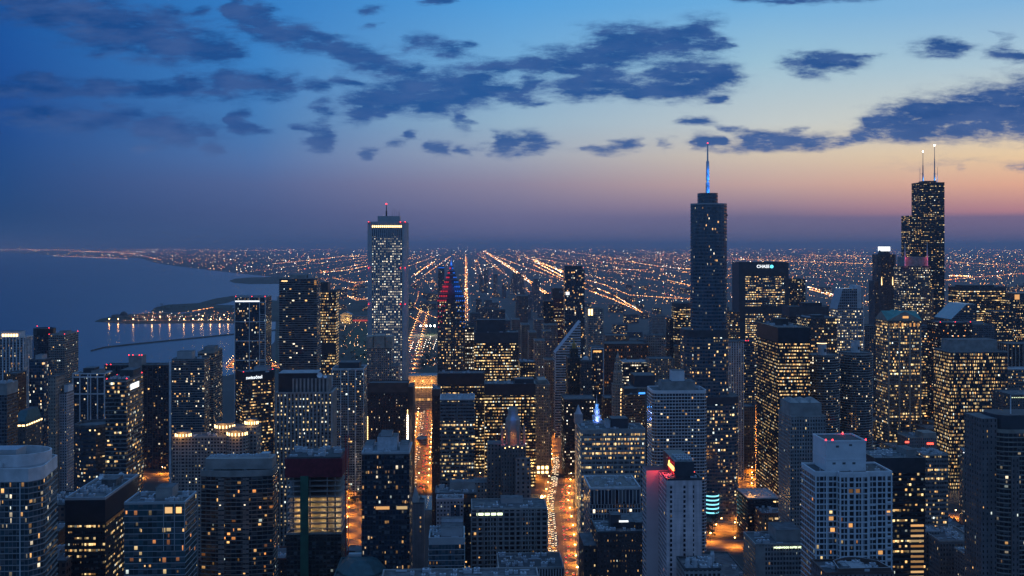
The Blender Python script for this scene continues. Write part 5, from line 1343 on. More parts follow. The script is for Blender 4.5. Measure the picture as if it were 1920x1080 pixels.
# slender octagonal old tower
t = tower('stone_tower', 'stone tower', 'slender old stone tower with a tiered spire and one column of lit windows', 1149, 1171, 722, 1280, 15, 'stone', dict(wall=(.26, .23, .20), ww=.45, lit=.0), shape='oct', r=4, kmat='stone_trim')
w = t.w
for k, (r0, z0, z1) in enumerate(((6.0, 0, 16), (4.6, 16, 26), (2.8, 26, 34))):
    mb = MB(); q = ngon(0, 0, r0, r0, 8, pi / 8); mb.loft([(q, t.h + z0), (q, t.h + z1), (offset(q, -.6), t.h + z1 + 1.5)], [facade('stone', wall=(.26, .23, .20), lit=.02)[0], M('stone_trim')], cap=M('stone_trim')); mb.build('spire_tier', t.root)
cone_part('spire', t, ngon(0, 0, 2.2, 2.2, 8), t.h + 35, t.h + 42, M('stone_trim'))
for k in range(10): place('window', pane_mesh(1.5, 2.4, 'crown_lamp'), t.root, (w * .22, -t.L / 2 - .12, t.h - 6 - k * 4.6))
# terracotta block with white clock tower
t = tower('clock_building', 'office building', 'cream terracotta block with a floodlit blue topped clock tower', 1084, 1168, 800, 1130, 34, 'stone', dict(wall=(.40, .37, .32), ww=.45, lit=.12, st=2), kmat='stone_trim', units=5)
w = t.w; x_ = -w / 2 + (1120 - 1084) * 1130 / F
ct = box_part('clock_tower', t, x_ - 6.5, x_ + 6.5, -t.L / 2 - 2, -t.L / 2 + 11, 0, t.h + 4, facade('stone', wall=(.5, .47, .42), ww=.4, lit=.05)[0], seed=5)
for k, (r0, z0, z1) in enumerate(((5.2, 4, 11), (3.6, 11, 18), (2.2, 18, 24))):
    mb = MB(); q = ngon(x_, -t.L / 2 + 4.5, r0, r0, 8, pi / 8); mb.loft([(q, t.h + z0), (q, t.h + z1), (offset(q, .4), t.h + z1), (offset(q, .4), t.h + z1 + .8)], [M('white_panel')] * 3, cap=M('white_panel')); mb.build('lantern_stage', ct)
mast('finial', t, x_, -t.L / 2 + 4.5, [(t.h + 24, .9), (t.h + 28, .5), (t.h + 36, .12)], M('steel'), ct)
for dz_, c_, e_ in ((2, (1, .66, .3), 2600), (9, (.12, .25, 1), 2400), (16, (.25, .35, 1), 1800), (22, (.05, .3, 1), 1400)): point_light(t, (x_, -t.L / 2 - 4.2 + dz_ * .1, t.h + dz_), c_, e_, .5, t.root)
for k in range(4): place('blue_lamp', pane_mesh(.9, .9, 'sign_blue'), t.root, (x_ - 4.5 + 3 * k, -t.L / 2 - .6, t.h + 7 + k % 2))
box_part('gable_lantern', t, x_ - 24, x_ - 15, -t.L / 2 + 12, -t.L / 2 + 22, t.h + 1, t.h + 12, M('stone_trim')); cone_part('lantern_dome', t, ngon(x_ - 19.5, -t.L / 2 + 17, 4, 4, 10), t.h + 12, t.h + 22, M('steel'), .1)
t = tower('office_building', 'office building', 'angled banded brick office with a blue lit sign at its roof corner', 1172, 1210, 742, 1265, 44, 'banded', dict(wall=(.17, .11, .085), wh=.42, lit=.2, st=2.2, fv=.1, run=1, bw=2.4, ca=WHT, cb=YEL), rot=.18, pent=((.1, .8, .3, .8, 6, 'brown_panel'),), units=4, kmat='brown_panel')
box_part('blue_sign', t, t.w / 2 - 9, t.w / 2 - .5, -t.L / 2 - .6, -t.L / 2 - .2, t.h + 1.4, t.h + 3.6, M('sign_blue'))
tower('old_store', 'office building', 'massive old stone block with long cornice and dark flat roof', 1186, 1246, 728, 1450, 60, 'stone', dict(wall=(.20, .17, .15), lit=.08, st=1.8), pent=((.1, .75, .2, .8, 16, 'dark_band'),), kmat='stone_trim', units=6)
# office grid, right of the avenue
t = tower('office_tower', 'office tower', 'concrete grid office tower with golden windows and a dark roof box beside the avenue', 1089, 1210, 808, 880, 30, 'pale_office', dict(wall=(.26, .26, .27), lit=.50, fv=.9, run=5, st=1.9, bw=1.75, fh=4.1, wh=.52, pe=7), kmat='concrete', roofm='roof_grey', pent=((.5, .76, .35, .85, 8, 'dark_band'), (.42, .49, .4, .8, 6, 'metal_unit')), units=5, slabs=(1, .3, .5), slabm='concrete', win=46, winz=(.3, .98))
w = t.w
for k in range(7): box_part('frame_pier', t, -w / 2 + k * (w - .8) / 6, -w / 2 + k * (w - .8) / 6 + .8, -t.L / 2 - .55, -t.L / 2 - .34, 0, t.h - .2, M('concrete'))
t = tower('office_building', 'office building', 'lower office block of white square window frames with a gravel roof', 1106, 1201, 917, 760, 40, 'white_grid', dict(wall=(.38, .37, .38), ww=.76, wh=.78, lit=.10, fv=.9, run=5, st=1.9, bw=2.6, fh=3.7), kmat='pale_concrete', roofm='roof_gravel', units=7, win=32, winz=(.55, .93))
box_part('dark_louvres', t, -t.w / 2 + .5, t.w / 2 - .5, -t.L / 2 - .2, -t.L / 2 - .02, t.h - 11.5, t.h - 1, facade('white_grid', wall=(.38, .37, .38), lit=0, ww=.78, wh=2, bw=2.6, fh=30)[0], bw=2.6, fh=30)
t = tower('club_building', 'hotel', 'dark brick setback hotel with warm lit windows and a tiny white sign', 1120, 1216, 1000, 690, 34, 'brick', dict(wall=(.055, .042, .045), ww=.34, wh=.5, lit=.10, st=1.6, bw=2.6, fh=3.5), kmat='dark_band', units=8, win=60, winm='lit_pane_orange', winz=(.45, .97), pent=((.35, .98, .3, .9, 4, 'dark_band'), (.3, .5, .3, .6, 9, 'dark_band')))
place('lit_sign', pane_mesh(6.5, 1.2, 'sign_white'), t.root, (2, -t.L / 2 + 9.5, t.h + 5.4)); box_part('side_wing', t, -t.w / 2 - 9, -t.w / 2, -t.L / 2 + 2, t.L / 2, 0, t.h - 9, facade('brick', wall=(.055, .042, .045), lit=.15)[0], seed=88)
box_part('side_wing', t, t.w / 2 - 8, t.w / 2 + 5, -t.L / 2 + 8, t.L / 2, 0, t.h + 5, facade('brick', wall=(.055, .042, .045), lit=.2)[0], seed=89)
# pink hotel with red sign
t = tower('hotel', 'hotel', 'tall blank pinkish hotel slab with a glowing red sign on its roof box', 1250, 1316, 901, 600, 15, 'pale_office', dict(wall=(.54, .44, .45), ww=.001, wh=.001, lit=0), kmat='dark_band', roofm='roof_dark', units=0)
w, L = t.w, t.L
wf = facade('concrete_grid', wall=(.54, .44, .45), glass=(.012, .016, .026), ww=.72, wh=.62, lit=.06, bw=2.0, fh=2.9, st=1.4, ca=ORG, cb=YEL)[0]
for f_, wd, zb in ((.08, 1.9, 40), (.46, 1.9, 0), (.74, 1.0, 0)):
    x0 = -w / 2 + f_ * w; mb = MB(); q = rect(x0, x0 + wd, -L / 2 - .06, -L / 2 + .1); mb.loft([(q, zb), (q, t.h - 2)], [wf], cap=M('pink_concrete'), bw=wd, fh=2.9, seed=int(f_ * 100)); mb.build('window_column', t.root)
mb = MB(); q = rect(-w / 2 - .06, -w / 2 + .2, -L / 2 + .3, L / 2); mb.loft([(q, 0), (q, t.h - 1.5)], [wf], cap=M('pink_concrete'), bw=2.4, fh=2.9, seed=9); mb.build('window_wall', t.root)
# rear wing stepping out to the east, blank front, windowed side
mb = MB(); q = rect(-w / 2 - 7.5, -w / 2 + 12, L / 2 + 11, L / 2 + 25); mb.loft([(q, 0), (q, t.h + .2)], [M('pink_concrete')], cap=M('roof_dark')); rw_ = mb.build('rear_wing', t.root)
mb = MB(); q = rect(-w / 2 - 7.58, -w / 2 - 7.3, L / 2 + 11.3, L / 2 + 25); mb.loft([(q, 0), (q, t.h - 1.0)], [wf], cap=M('pink_concrete'), bw=2.4, fh=2.9, seed=19); mb.build('window_wall', rw_)
mb = MB(); q = rect(-w / 2 + .2, w / 2 - .3, L / 2, L / 2 + 26); mb.loft([(q, 0), (q, t.h)], [M('pink_concrete')], cap=M('roof_dark')); mb.build('rear_body', t.root)
mb = MB(); q = rect(-w / 2 + .12, -w / 2 + .3, L / 2 + .2, L / 2 + 10.9); mb.loft([(q, 0), (q, t.h - 1.0)], [wf], cap=M('pink_concrete'), bw=2.4, fh=2.9, seed=29); mb.build('window_wall', t.root)
bx0, bx1, by0, by1, bz = -w / 2 + 5.6, w / 2 - 4.0, -L / 2 + 3, L / 2 + 24, 10.5
box_part('roof_box', t, bx0, bx1, by0, by1, t.h + .3, t.h + bz, M('dark_band'))
sg = sign(t, 'Avenue', bx0 - .45, by0 + 9.5, t.h + 6.2, 5.4, 'sign_yellow', rz=-pi / 2, italic=True, name='red_sign', depth=.25)
box_part('sign_panel', t, bx0 - .2, bx0 - .05, by0 + .5, by0 + 18.5, t.h + 2.6, t.h + 9.8, M('red_wrap'))
for y_ in (by0 + 2, by0 + 9, by0 + 16): point_light(t, (bx0 - 3.2, y_, t.h + 4), (1, .03, .05), 1800, .4, t.root)
point_light(t, (bx0 - 8, L / 2 + 5, t.h + 2.5), (1, .04, .06), 1700, .4, t.root)
box_part('ledge_light', t, bx1 + .1, w / 2 - .2, L / 2 + 2, L / 2 + 20, t.h + .5, t.h + 1.0, M('sign_red'))
for k in range(12): place('air_handler', UNIT, t.roof, (bx0 + 3 + (k % 4) * 2.6, by0 + 5 + k // 4 * 6, t.h + bz), (2, 2.6, 1))
# white gridded round cornered tower
t = tower('apartment_tower', 'apartment tower', 'white gridded apartment tower with rounded corners and a stepped roof house', 1224, 1326, 735, 960, 34, 'white_grid', dict(wall=(.38, .38, .40), lit=.11, st=1.9, bw=3.6, fh=3.1, ww=.8, wh=.68), shape='round', r=5, slabs=(1, .35, .4), slabm='white_panel', pent=((.2, .82, .25, .8, 8, 'concrete'), (.4, .63, .35, .7, 18, 'white_panel')), kmat='white_panel', units=3)
# lit glass drum by the bridge
t = tower('glass_drum', 'pavilion', 'low glass drum ringed with bright teal light bands by the bridge', 1323, 1351, 926, 1105, 16, 'blue_glass', dict(lit=0), shape='cyl', h=26)
for k in range(5):
    mb = MB(); q = ngon(0, 0, t.w / 2 + .15, t.L / 2 + .15, 40); mb.loft([(q, 4 + k * 4.6), (q, 5.5 + k * 4.6)], [M('neon_teal')]); mb.build('light_band', t.root)
# near grey apartment tower
t = tower('apartment_tower', 'apartment tower', 'slim grey apartment tower with small square windows and a notched concrete crown', 1484, 1548, 783, 760, 32, 'concrete_grid', dict(wall=(.22, .22, .225), ww=.55, wh=.6, lit=.05, st=1.9, bw=2.4, fh=2.9, ca=WHT, cb=YEL), kmat='concrete', pent=((.0, .95, .15, .85, 9.5, 'concrete'),), units=0, win=16)
for k in range(3): cone_part('crown_gable', t, rect(-t.w / 2 + 1 + k * 8, -t.w / 2 + 8 + k * 8, -t.L / 2 + 5, t.L / 2 - 5), t.h + 10.3, t.h + 12.8, M('concrete'), .3)
box_part('corner_notch', t, -t.w / 2 - 1.3, -t.w / 2 + .6, -t.L / 2 - .8, -t.L / 2 + 5, 0, t.h - 8, facade('concrete_grid', wall=(.22, .22, .225), ww=.55, wh=.6, lit=.05, bw=2.4, fh=2.9)[0], bw=2.4, fh=2.9, seed=3)
# white balcony condo
def condo(w, L): return [(-w / 2, -L / 2), (-w / 2 + 13.5, -L / 2), (-w / 2 + 13.5, -L / 2 - 3), (-w / 2 + 31, -L / 2 - 3), (-w / 2 + 31, -L / 2 - 1.2), (w / 2, -L / 2 - 1.2), (w / 2, L / 2), (-w / 2, L / 2)]
wo = dict(wall=(.44, .46, .50), glass=(.012, .018, .03), ww=.80, wh=.72, lit=.04, st=1.3, bw=3.5, fh=3.35, ca=ORG, cb=YEL)
t = tower('apartment_tower', 'apartment tower', 'near white framed apartment tower with deep window bays and a tall blank white roof box', 1528, 1671, 888, 590, 24, 'white_grid', wo, outline=condo, kmat='white_panel', roofm='roof_dark', slabs=(1, .35, .5), slabm='white_panel')
w, L = t.w, t.L
q = rect(-w / 2 + 8, w / 2 - 13.5, -L / 2 + 4, L / 2 + 2)
mb = MB(); mb.loft([(q, t.h + .3), (q, t.h + 7), (offset(q, .2), t.h + 7), (offset(q, .2), t.h + 7.5), (q, t.h + 7.5), (q, t.h + 17.5), (offset(q, .25), t.h + 17.5), (offset(q, .25), t.h + 18.6), (offset(q, -.5), t.h + 18.6), (offset(q, -.5), t.h + 17.8)], [M('white_panel')] * 9, cap=M('roof_dark')); rb = mb.build('roof_box', t.root)
for x_, z_ in ((-w / 2 + 14, 15), (-w / 2 + 22, 15.8), (-w / 2 + 12, 5), (-w / 2 + 18, 5), (-w / 2 + 24, 5)):
    mb = MB(); mb.box(x_, x_ + 1.8, -L / 2 + 3.86, -L / 2 + 3.97, t.h + z_ - .6, t.h + z_ + .6, M('roof_grey')); mb.build('vent_grille', rb)
for x_, y_ in ((8, -L / 2 + 4), (w / 2 - 13.6, -L / 2 + 4), (-w / 2 + 8, -L / 2 + 4), (w / 2 - 20, L / 2)): place('beacon', BEACON, rb, ((x_ if x_ != 8 else -w / 2 + 12), y_, t.h + 18.6), (.9, .9, .9))
for x_ in (-w / 2, -w / 2 + 6.5, -w / 2 + 12.6): box_part('frame_pier', t, x_, x_ + .9, -L / 2 - .55, -L / 2 - .37, 0, t.h - .2, M('white_panel'))
for x_ in (-w / 2 + 13.5, -w / 2 + 18, -w / 2 + 22.2, -w / 2 + 26.4, -w / 2 + 30): box_part('frame_pier', t, x_, x_ + .85, -L / 2 - 3.55, -L / 2 - 3.37, 0, t.h - .2, M('white_panel'))
for x_ in (-w / 2 + 31.5, -w / 2 + 36, w / 2 - 4.2, w / 2 - .9): box_part('frame_pier', t, x_, x_ + .85, -L / 2 - 1.75, -L / 2 - 1.57, 0, t.h - .2, M('white_panel'))
for (x_, y_, k) in ((-w / 2 + 20.1, 3.1, 3), (-w / 2 + 24.3, 3.1, 3), (-w / 2 + 20, 3.1, 9), (-w / 2 + 9.7, .1, 8), (-w / 2 + 10.5, .1, 10), (w / 2 - 7, 1.3, 14), (w / 2 - 2.5, 1.3, 7)):
    place('window', pane_mesh(2.6, 2.2, 'lit_pane_orange'), t.root, (x_, -L / 2 - y_, (int(t.h / 3.35) - k + .55) * 3.35))
for k in range(5, 26, 2): place('balcony', pane_mesh(3.6, 1.1, 'white_panel'), t.root, (w / 2 - 2.6, -L / 2 - 2.1, t.h - 3.35 * k)); place('balcony', pane_mesh(3.6, 1.1, 'white_panel'), t.root, (-w / 2 + 33.6, -L / 2 - 2.1, t.h - 3.35 * k - 1.5))
# banded office behind it
t = tower('office_tower', 'office tower', 'dark horizontally banded office with golden strips behind the white framed apartments', 1640, 1735, 862, 720, 34, 'banded', dict(wall=(.035, .04, .05), glass=(.01, .014, .024), wh=.5, lit=.35, fv=.95, run=6, st=1.8, bw=1.8, fh=3.7), slabs=(1, .35, .9), slabm='dark_band', units=10, pent=((.75, .95, .3, .8, 4, 'concrete'),), roofm='roof_grey', kmat='dark_band', blank=8)
for k in range(11): place('lit_strip', pane_mesh(9.5, 1.5, 'lit_pane'), t.root, (t.w / 2 - 6, -t.L / 2 - .15, (int(t.h / 3.7) - 13 - k) * 3.7 + 2.2))
tower('office_building', 'office building', 'brown grid office with short lit strips beside the banded office', 1733, 1778, 855, 850, 26, 'pale_office', dict(wall=(.18, .165, .165), lit=.35, fv=.8, st=1.9, bw=1.8, fh=3.7, pe=5), roofm='roof_grey', units=6, kmat='concrete')
# brown curved tower at the frame edge
t = tower('apartment_tower', 'apartment tower', 'brown residential tower of joined slabs and curved balconies filling the far side edge', 1872, 1985, 810, 640, 30, 'balcony', dict(wall=(.13, .115, .115), glass=(.012, .018, .028), lit=.12, st=1.8, fh=3.0, pe=99), shape='round', r=8, slabs=(1, .5, .5), slabm='stone_trim', kmat='stone_trim')
w, L = t.w, t.L
so = facade('stone', wall=(.13, .115, .12), ww=.35, wh=.5, lit=.06, st=1.8)[0]
box_part('slab_wing', t, -w / 2 - 9, -w / 2 + 1.5, -L / 2 + 4, L / 2 - 4, 0, t.h + 8, so, seed=61); box_part('slab_wing', t, -w / 2 + 8, -w / 2 + 13, -L / 2 - 1.4, L / 2, 0, t.h - 16, so, seed=62)
mb = MB(); q = roundrect(w - 2, L - 6, 8); mb.loft([(q, t.h), (q, t.h + 10)], [M('dark_band')], cap=M('roof_dark')); mb.build('roof_drum', t.root)
mast('mast', t, -w / 2 + 13, -6, [(t.h, .5), (t.h + 22, .3)], M('white_panel'))
# curved hotel with white rim
t = tower('hotel', 'hotel', 'curved brown hotel with a white light line along its roof edge', 1806, 1858, 850, 985, 30, 'balcony', dict(wall=(.14, .12, .11), lit=.22, ww=.5, st=1.9, pe=99), rot=-.35, kmat='dark_band', units=4)
mb = MB(); mb.box(-t.w / 2, t.w / 2, -t.L / 2 - .6, -t.L / 2 - .2, t.h + .4, t.h + 1.3, M('sign_white')); mb.build('rim_light', t.root)
place('door_light', pane_mesh(.8, 9, 'sign_white'), t.root, (t.w / 2 - 4, -t.L / 2 - .3, 15)); place('red_lamp', pane_mesh(4, .9, 'sign_red'), t.root, (2, -t.L / 2 - .3, 24))
# arched hall with red signs
t = tower('merchandise_hall', 'hotel', 'grey hall with tall dark arches and two red lit signs', 1702, 1757, 822, 1120, 26, 'stone', dict(wall=(.15, .14, .14), lit=.04), kmat='stone_trim', units=4)
for f_ in (.12, .36, .78):
    x_ = -t.w / 2 + f_ * t.w
    mb = MB(); arch = [(x_ - 3, 10), (x_ + 3, 10), (x_ + 3, t.h - 14), (x_ + 2.1, t.h - 11.5), (x_, t.h - 10), (x_ - 2.1, t.h - 11.5), (x_ - 3, t.h - 14)]
    mb.face([(a_, -t.L / 2 - .08, b_) for a_, b_ in arch], M('black_panel')); mb.build('arched_window', t.root)
box_part('arched_gable', t, t.w / 2 - 16, t.w / 2 - 1, -t.L / 2 - .1, 6, t.h, t.h + 6, M('stone_trim'))
for x_, z_, s_ in ((t.w / 2 - 8, t.h - 6, 7.5), (-t.w / 2 - 1, t.h - 4, 4.5)): place('red_sign', pane_mesh(s_, 2.0, 'sign_red'), t.root, (x_, -t.L / 2 - .5, z_))
t = tower('brick_hall', 'low building', 'low red brick hall with a flat snowy grey roof and a line of lamps', 1741, 1816, 992, 960, 44, 'brick', dict(wall=(.17, .05, .04), ww=.4, lit=.1, st=1.6), units=8, trim='brick_red')
for k in range(9): place('string_lamp', pane_mesh(.6, .6, 'crown_lamp'), t.root, (0 + k * 2.2, -t.L / 2 - 1, t.h - 13))
t = tower('low_hotel', 'hotel', 'lower grey hotel wing with roof plant and small lit windows in the corner', 1808, 1862, 1040, 780, 16, 'concrete_grid', dict(wall=(.15, .145, .15), ww=.45, wh=.55, lit=.14, st=1.8), units=3, kmat='concrete', win=10)
t = tower('low_hotel', 'hotel', 'long grey hotel block with deep vertical recesses and pale roof plant', 1762, 1834, 1016, 810, 40, 'stone', dict(wall=(.13, .13, .14), ww=.4, lit=.04), units=16, kmat='concrete')
tower('low_hotel', 'hotel', 'narrow grey block with a pale flat roof beside the banded office', 1731, 1762, 998, 830, 24, 'stone', dict(wall=(.13, .13, .14), ww=.35, lit=.02), units=2, roofm='roof_pale')
t = tower('small_office', 'low building', 'small grey office with a red lit sign on its sloping flank', 1806, 1846, 1002, 905, 24, 'concrete_grid', dict(wall=(.2, .19, .2), lit=.2), units=3)
box_part('red_sign', t, -t.w / 2 - .4, -t.w / 2 - .1, -t.L / 2 + 2, t.L / 2 - 3, t.h - 4, t.h - 1.6, M('sign_red'))
# hotel with green lettering
t = tower('hotel', 'hotel', 'mid rise grey hotel with pale green name lettering along its roof edge', 1416, 1508, 1023, 700, 30, 'concrete_grid', dict(wall=(.22, .215, .22), ww=.68, wh=.6, lit=.04, bw=2.6, fh=3.3, st=1.6), kmat='concrete', units=3, pent=((.5, 1, .25, .9, 8, 'concrete'),), win=18)
box_part('blank_bay', t, -t.w / 2 + .2, -t.w / 2 + 7.2, -t.L / 2 - .2, -t.L / 2 - .02, 0, t.h - .3, M('concrete'))
sign(t, 'HOMEWOOD SUITES HOTEL', 7, -t.L / 2 - .35, t.h - 1.6, 1.75, 'sign_green', name='hotel_sign', depth=.08)
# shopping hall with wide flat roof
t = tower('shopping_hall', 'low building', 'wide flat grey roof with ventilation boxes below the lit deck road', 1290, 1420, 1046, 800, 90, 'loft', dict(lit=.0), h=26, units=10, roofm='roof_grey')
t = tower('cooling_plant', 'rooftop plant', 'near rooftop plant of blue grey cooling towers and ducts', 1284, 1352, 1070, 560, 22, 'concrete_grid', dict(lit=0), units=10, roofm='roof_dark')
for x_, y_ in ((-8, -8), (-4, -8), (5, -6), (8.5, 2)):
    mb = MB(); mb.loft([(ngon(x_, y_, 1.3, 1.3, 12), t.h), (ngon(x_, y_, 1.3, 1.3, 12), t.h + 5), (ngon(x_, y_, .9, .9, 12), t.h + 6), (ngon(x_, y_, 1.0, 1.0, 12), t.h + 7)], [M('metal_unit')] * 3, cap=M('dark_metal')); mb.build('cooling_tower', t.root)
t = tower('apartment_block', 'apartment block', 'near rooftop with curved parapet walls and a pale blue skylight deck', 1548, 1676, 1078, 520, 22, 'stone', dict(wall=(.14, .12, .13), lit=.02), roofm='roof_dark', kmat='brown_panel', units=5)
w, L = t.w, t.L
mb = MB(); q = [(-w / 2 + 7, -L / 2 + 1), (-w / 2 + 9, L / 2 - 8)] + [(-w / 2 + 9 + (w - 13) * k / 8, L / 2 - 8 + 6 * sin(pi * k / 8)) for k in range(1, 8)] + [(w / 2 - 3, L / 2 - 9), (w / 2 - 1, -L / 2 + 1)]
q2 = offset(q[::-1], -.5)
mb.loft([(q[::-1], t.h + .3), (q[::-1], t.h + 3), (q2, t.h + 3), (q2, t.h + .6)], [M('brown_panel'), M('steel'), M('brown_panel')], cap=M('roof_dark')); mb.build('curved_parapet', t.root)
mb = MB(); mb.box(-2, 7, -7, 6, t.h + .6, t.h + 1.5, M('roof_pale')); mb.box(-5, -2.02, -1, 6, t.h + .6, t.h + 1.2, M('roof_pale')); mb.build('skylight_deck', t.root)
# by the bridge
t = tower('office_building', 'office building', 'dark blank sided block with an orange lit roof corner above the bridge street', 1402, 1462, 936, 1010, 40, 'black_office', dict(lit=.08), units=4, roofm='roof_pale')
point_light(t, (-t.w / 2 + 6, -t.L / 2 + 8, t.h + 5), (1, .42, .08), 5000, .5, t.root)
t = tower('brick_building', 'low building', 'brown brick corner building with two bright attic windows on the bridge street', 1428, 1474, 965, 985, 34, 'brick', dict(wall=(.15, .09, .065), lit=.16, st=1.8, fh=4), units=4, trim='brick_red')
for x_ in (-3, 3): place('window', pane_mesh(4, 1.8, 'lit_pane'), t.root, (x_, -t.L / 2 - .1, t.h - 4))

# ------------------------------------------------------------------ mid distance, business district
def mid(name, cat, label, a, b, top, Y, L, pre='distant_lit', **k):
    ov = k.pop('ov', {})
    return tower(name, cat, label, a, b, top, Y, L, pre, ov, **k)
mid('office_tower', 'office tower', 'dark ribbed slab with sparse lights beside the lettered bank tower', 1458, 1510, 524, 2060, 40, 'black_office', ov=dict(lit=.22, st=2.4, wall=(.05, .055, .07)), ribs=(6, 1.2, .6), ribm='dark_band')
mid('civic_tower', 'office tower', 'broad dark civic slab with a low round roof house', 1480, 1562, 576, 1720, 40, 'black_office', ov=dict(lit=.05), pent=((.35, .8, .3, .7, 6, 'black_panel'),), blank=16, blankm='dark_band')
mid('office_tower', 'office tower', 'dark office block with rows of squarish golden windows behind the corncob towers', 1514, 1569, 597, 1460, 50, 'stone', ov=dict(wall=(.06, .06, .068), ww=.62, lit=.38, st=2.6, fv=.6, run=3, bw=3.4, fh=4.2), units=5, pent=((.3, .7, .3, .7, 3, 'dark_band'),))
t = mid('office_tower', 'office tower', 'white office tower bright with square windows under a slanted upper stage', 1572, 1618, 580, 1520, 40, 'white_grid', ov=dict(wall=(.24, .25, .28), ww=.6, wh=.5, lit=.55, st=2.7, fv=.8, bw=3.0, fh=4.2, ca=WHT, cb=YEL))
w, L = t.w, t.L
mb = MB(); f0 = [(-w / 2 - 2, t.h), (w / 2 - 9, t.h), (w / 2 - 9, t.h + 31), (-w / 2 + 7, t.h + 31)]
fr = [(x_, -L / 2, z) for x_, z in f0]; bk = [(x_, L / 2 - 8, z) for x_, z in f0]
mb.face(fr, facade('white_grid', wall=(.24, .25, .28), lit=.02, bw=3, fh=4.2)[0], [((x_ + w) / 3, z / 4.2) for x_, z in f0])
for k in range(4): mb.face([fr[k], bk[k], bk[(k + 1) % 4], fr[(k + 1) % 4]][::-1], M('steel'))
mb.build('slanted_stage', t.root); box_part('stair_tower', t, w / 2 - 9, w / 2 - 1, -L / 2 + 4, L / 2 - 8, t.h, t.h + 36, M('pale_concrete')); mast('mast', t, w / 2 + 1, -L / 2, [(0, .9), (t.h + 20, .7)], M('pale_concrete'))
mid('office_tower', 'office tower', 'wide lit office block with dark roof edge beyond the sloped glass atrium', 1802, 1886, 540, 1900, 50, 'lit_office', ov=dict(lit=.75, st=2.7, bw=2.6, fh=4.2, pe=9), pent=((.1, .8, .2, .8, 4, 'dark_band'),), blank=6)
t = mid('civic_centre', 'office building', 'sloping stepped glass atrium building between the black tower and the wide lit office', 1782, 1830, 600, 1660, 60, 'banded', ov=dict(wall=(.10, .11, .13), lit=.14, st=2.2))
w, L = t.w, t.L
mb = MB(); f0 = [(-w / 2, t.h), (w / 2, t.h), (w / 2, t.h + 26), (w / 2 - 16, t.h + 26)]
fr = [(x_, -L / 2, z) for x_, z in f0]; bk = [(x_, L / 2, z) for x_, z in f0]
mb.face(fr, t.fm, [((x_ + w) / 3, z / 4) for x_, z in f0])
for k in range(4): mb.face([fr[k], bk[k], bk[(k + 1) % 4], fr[(k + 1) % 4]][::-1], M('steel'))
mb.build('glass_slope', t.root)
t = mid('office_tower', 'office tower', 'dark red windowed office with red roof beacons behind the golden block', 1762, 1822, 606, 1480, 40, 'black_office', ov=dict(lit=.12, st=2.2, ca=ORG, cb=WHT), beacons=((.03, .03), (.5, .03), (.97, .03)))
mid('office_tower', 'office tower', 'grey office slab with a framed dark grid next to the red beacon roof', 1822, 1866, 610, 1500, 36, 'concrete_grid', ov=dict(wall=(.10, .11, .13), lit=.05), pent=((.0, .6, .2, .8, 4, 'concrete'),))
mid('office_tower', 'office tower', 'dim tower with scattered golden bands behind the golden block', 1866, 1900, 585, 1780, 34, 'lit_office', ov=dict(lit=.35, st=2.4))
mid('office_tower', 'office tower', 'ribbed dark office cut by the far frame edge', 1890, 1960, 646, 1330, 30, 'black_office', ov=dict(lit=.07), ribs=(5, 1, .7), ribm='concrete')
t = mid('office_tower', 'office tower', 'dark stepped office with a glowing cream corner top at the frame edge', 1893, 1950, 562, 1850, 34, 'lit_office', ov=dict(lit=.3, st=2.4))
place('crown_light', pane_mesh(9, 9, 'lit_pane'), t.root, (-t.w / 2 + 14, -t.L / 2 - .3, t.h + 5)); box_part('crown', t, -t.w / 2 + 8, t.w / 2, -t.L / 2, 10, t.h + 1, t.h + 12, M('dark_band'))
t = mid('market_hall', 'office building', 'dark building with a sloped roof edged by a row of green white lamps', 1896, 1990, 742, 1100, 40, 'stone', ov=dict(wall=(.11, .10, .10), lit=.12))
for k in range(12): place('string_lamp', pane_mesh(.7, .7, 'sign_green'), t.root, (-t.w / 2 + 1 + k * 2.2, -t.L / 2 - .3, t.h - 2))
mid('office_building', 'office building', 'low teal roofed office strip beside the golden block', 1889, 1990, 694, 1250, 26, 'pale_office', ov=dict(lit=.3, wall=(.12, .14, .15)), roofm='roof_pale')
mid('office_tower', 'office tower', 'slim grey slab with lit window bands behind the green roofed tower', 1726, 1748, 612, 1560, 30, 'pale_office', ov=dict(wall=(.15, .16, .18), lit=.4, st=2.4, bw=2.4, fh=4))
mid('office_tower', 'office tower', 'dim slab in the gap left of the green roofed tower', 1618, 1646, 612, 1750, 30, 'distant', ov=dict(lit=.15, st=2.2))
mid('office_tower', 'office tower', 'white vertical ribbed tower behind the black steel office tower', 1366, 1394, 642, 1280, 26, 'white_grid', ov=dict(wall=(.36, .34, .36), lit=.14, ww=.9, wh=.5, st=2.2, bw=1.0), ribs=(3.4, 1.5, .8), ribm='pale_concrete')
mid('office_tower', 'office tower', 'dim banded slab with red beacons between the white ribbed and black towers', 1392, 1415, 641, 1400, 26, 'banded', ov=dict(lit=.2, st=2.2), beacons=((.3, .05), (.5, .05)))
mid('office_building', 'office building', 'brown block at the foot of the white ribbed tower', 1392, 1416, 764, 1320, 26, 'stone', ov=dict(wall=(.2, .15, .12), lit=.16, st=2))
mid('office_building', 'office building', 'dim banded office just right of the round cornered glass tower', 1368, 1387, 585, 1750, 26, 'banded', ov=dict(lit=.3, st=2.4, wall=(.12, .11, .11)))
mid('office_tower', 'office tower', 'round dark office drum with bright bands beside the glass tower', 1266, 1298, 570, 1720, 40, 'lit_office', ov=dict(lit=.5, st=2.5, bw=2.6), shape='round', r=12, blank=6)
mid('office_tower', 'office tower', 'dark blank slab edge left of the round office drum', 1256, 1263, 598, 1600, 30, 'black_office', ov=dict(lit=.01))
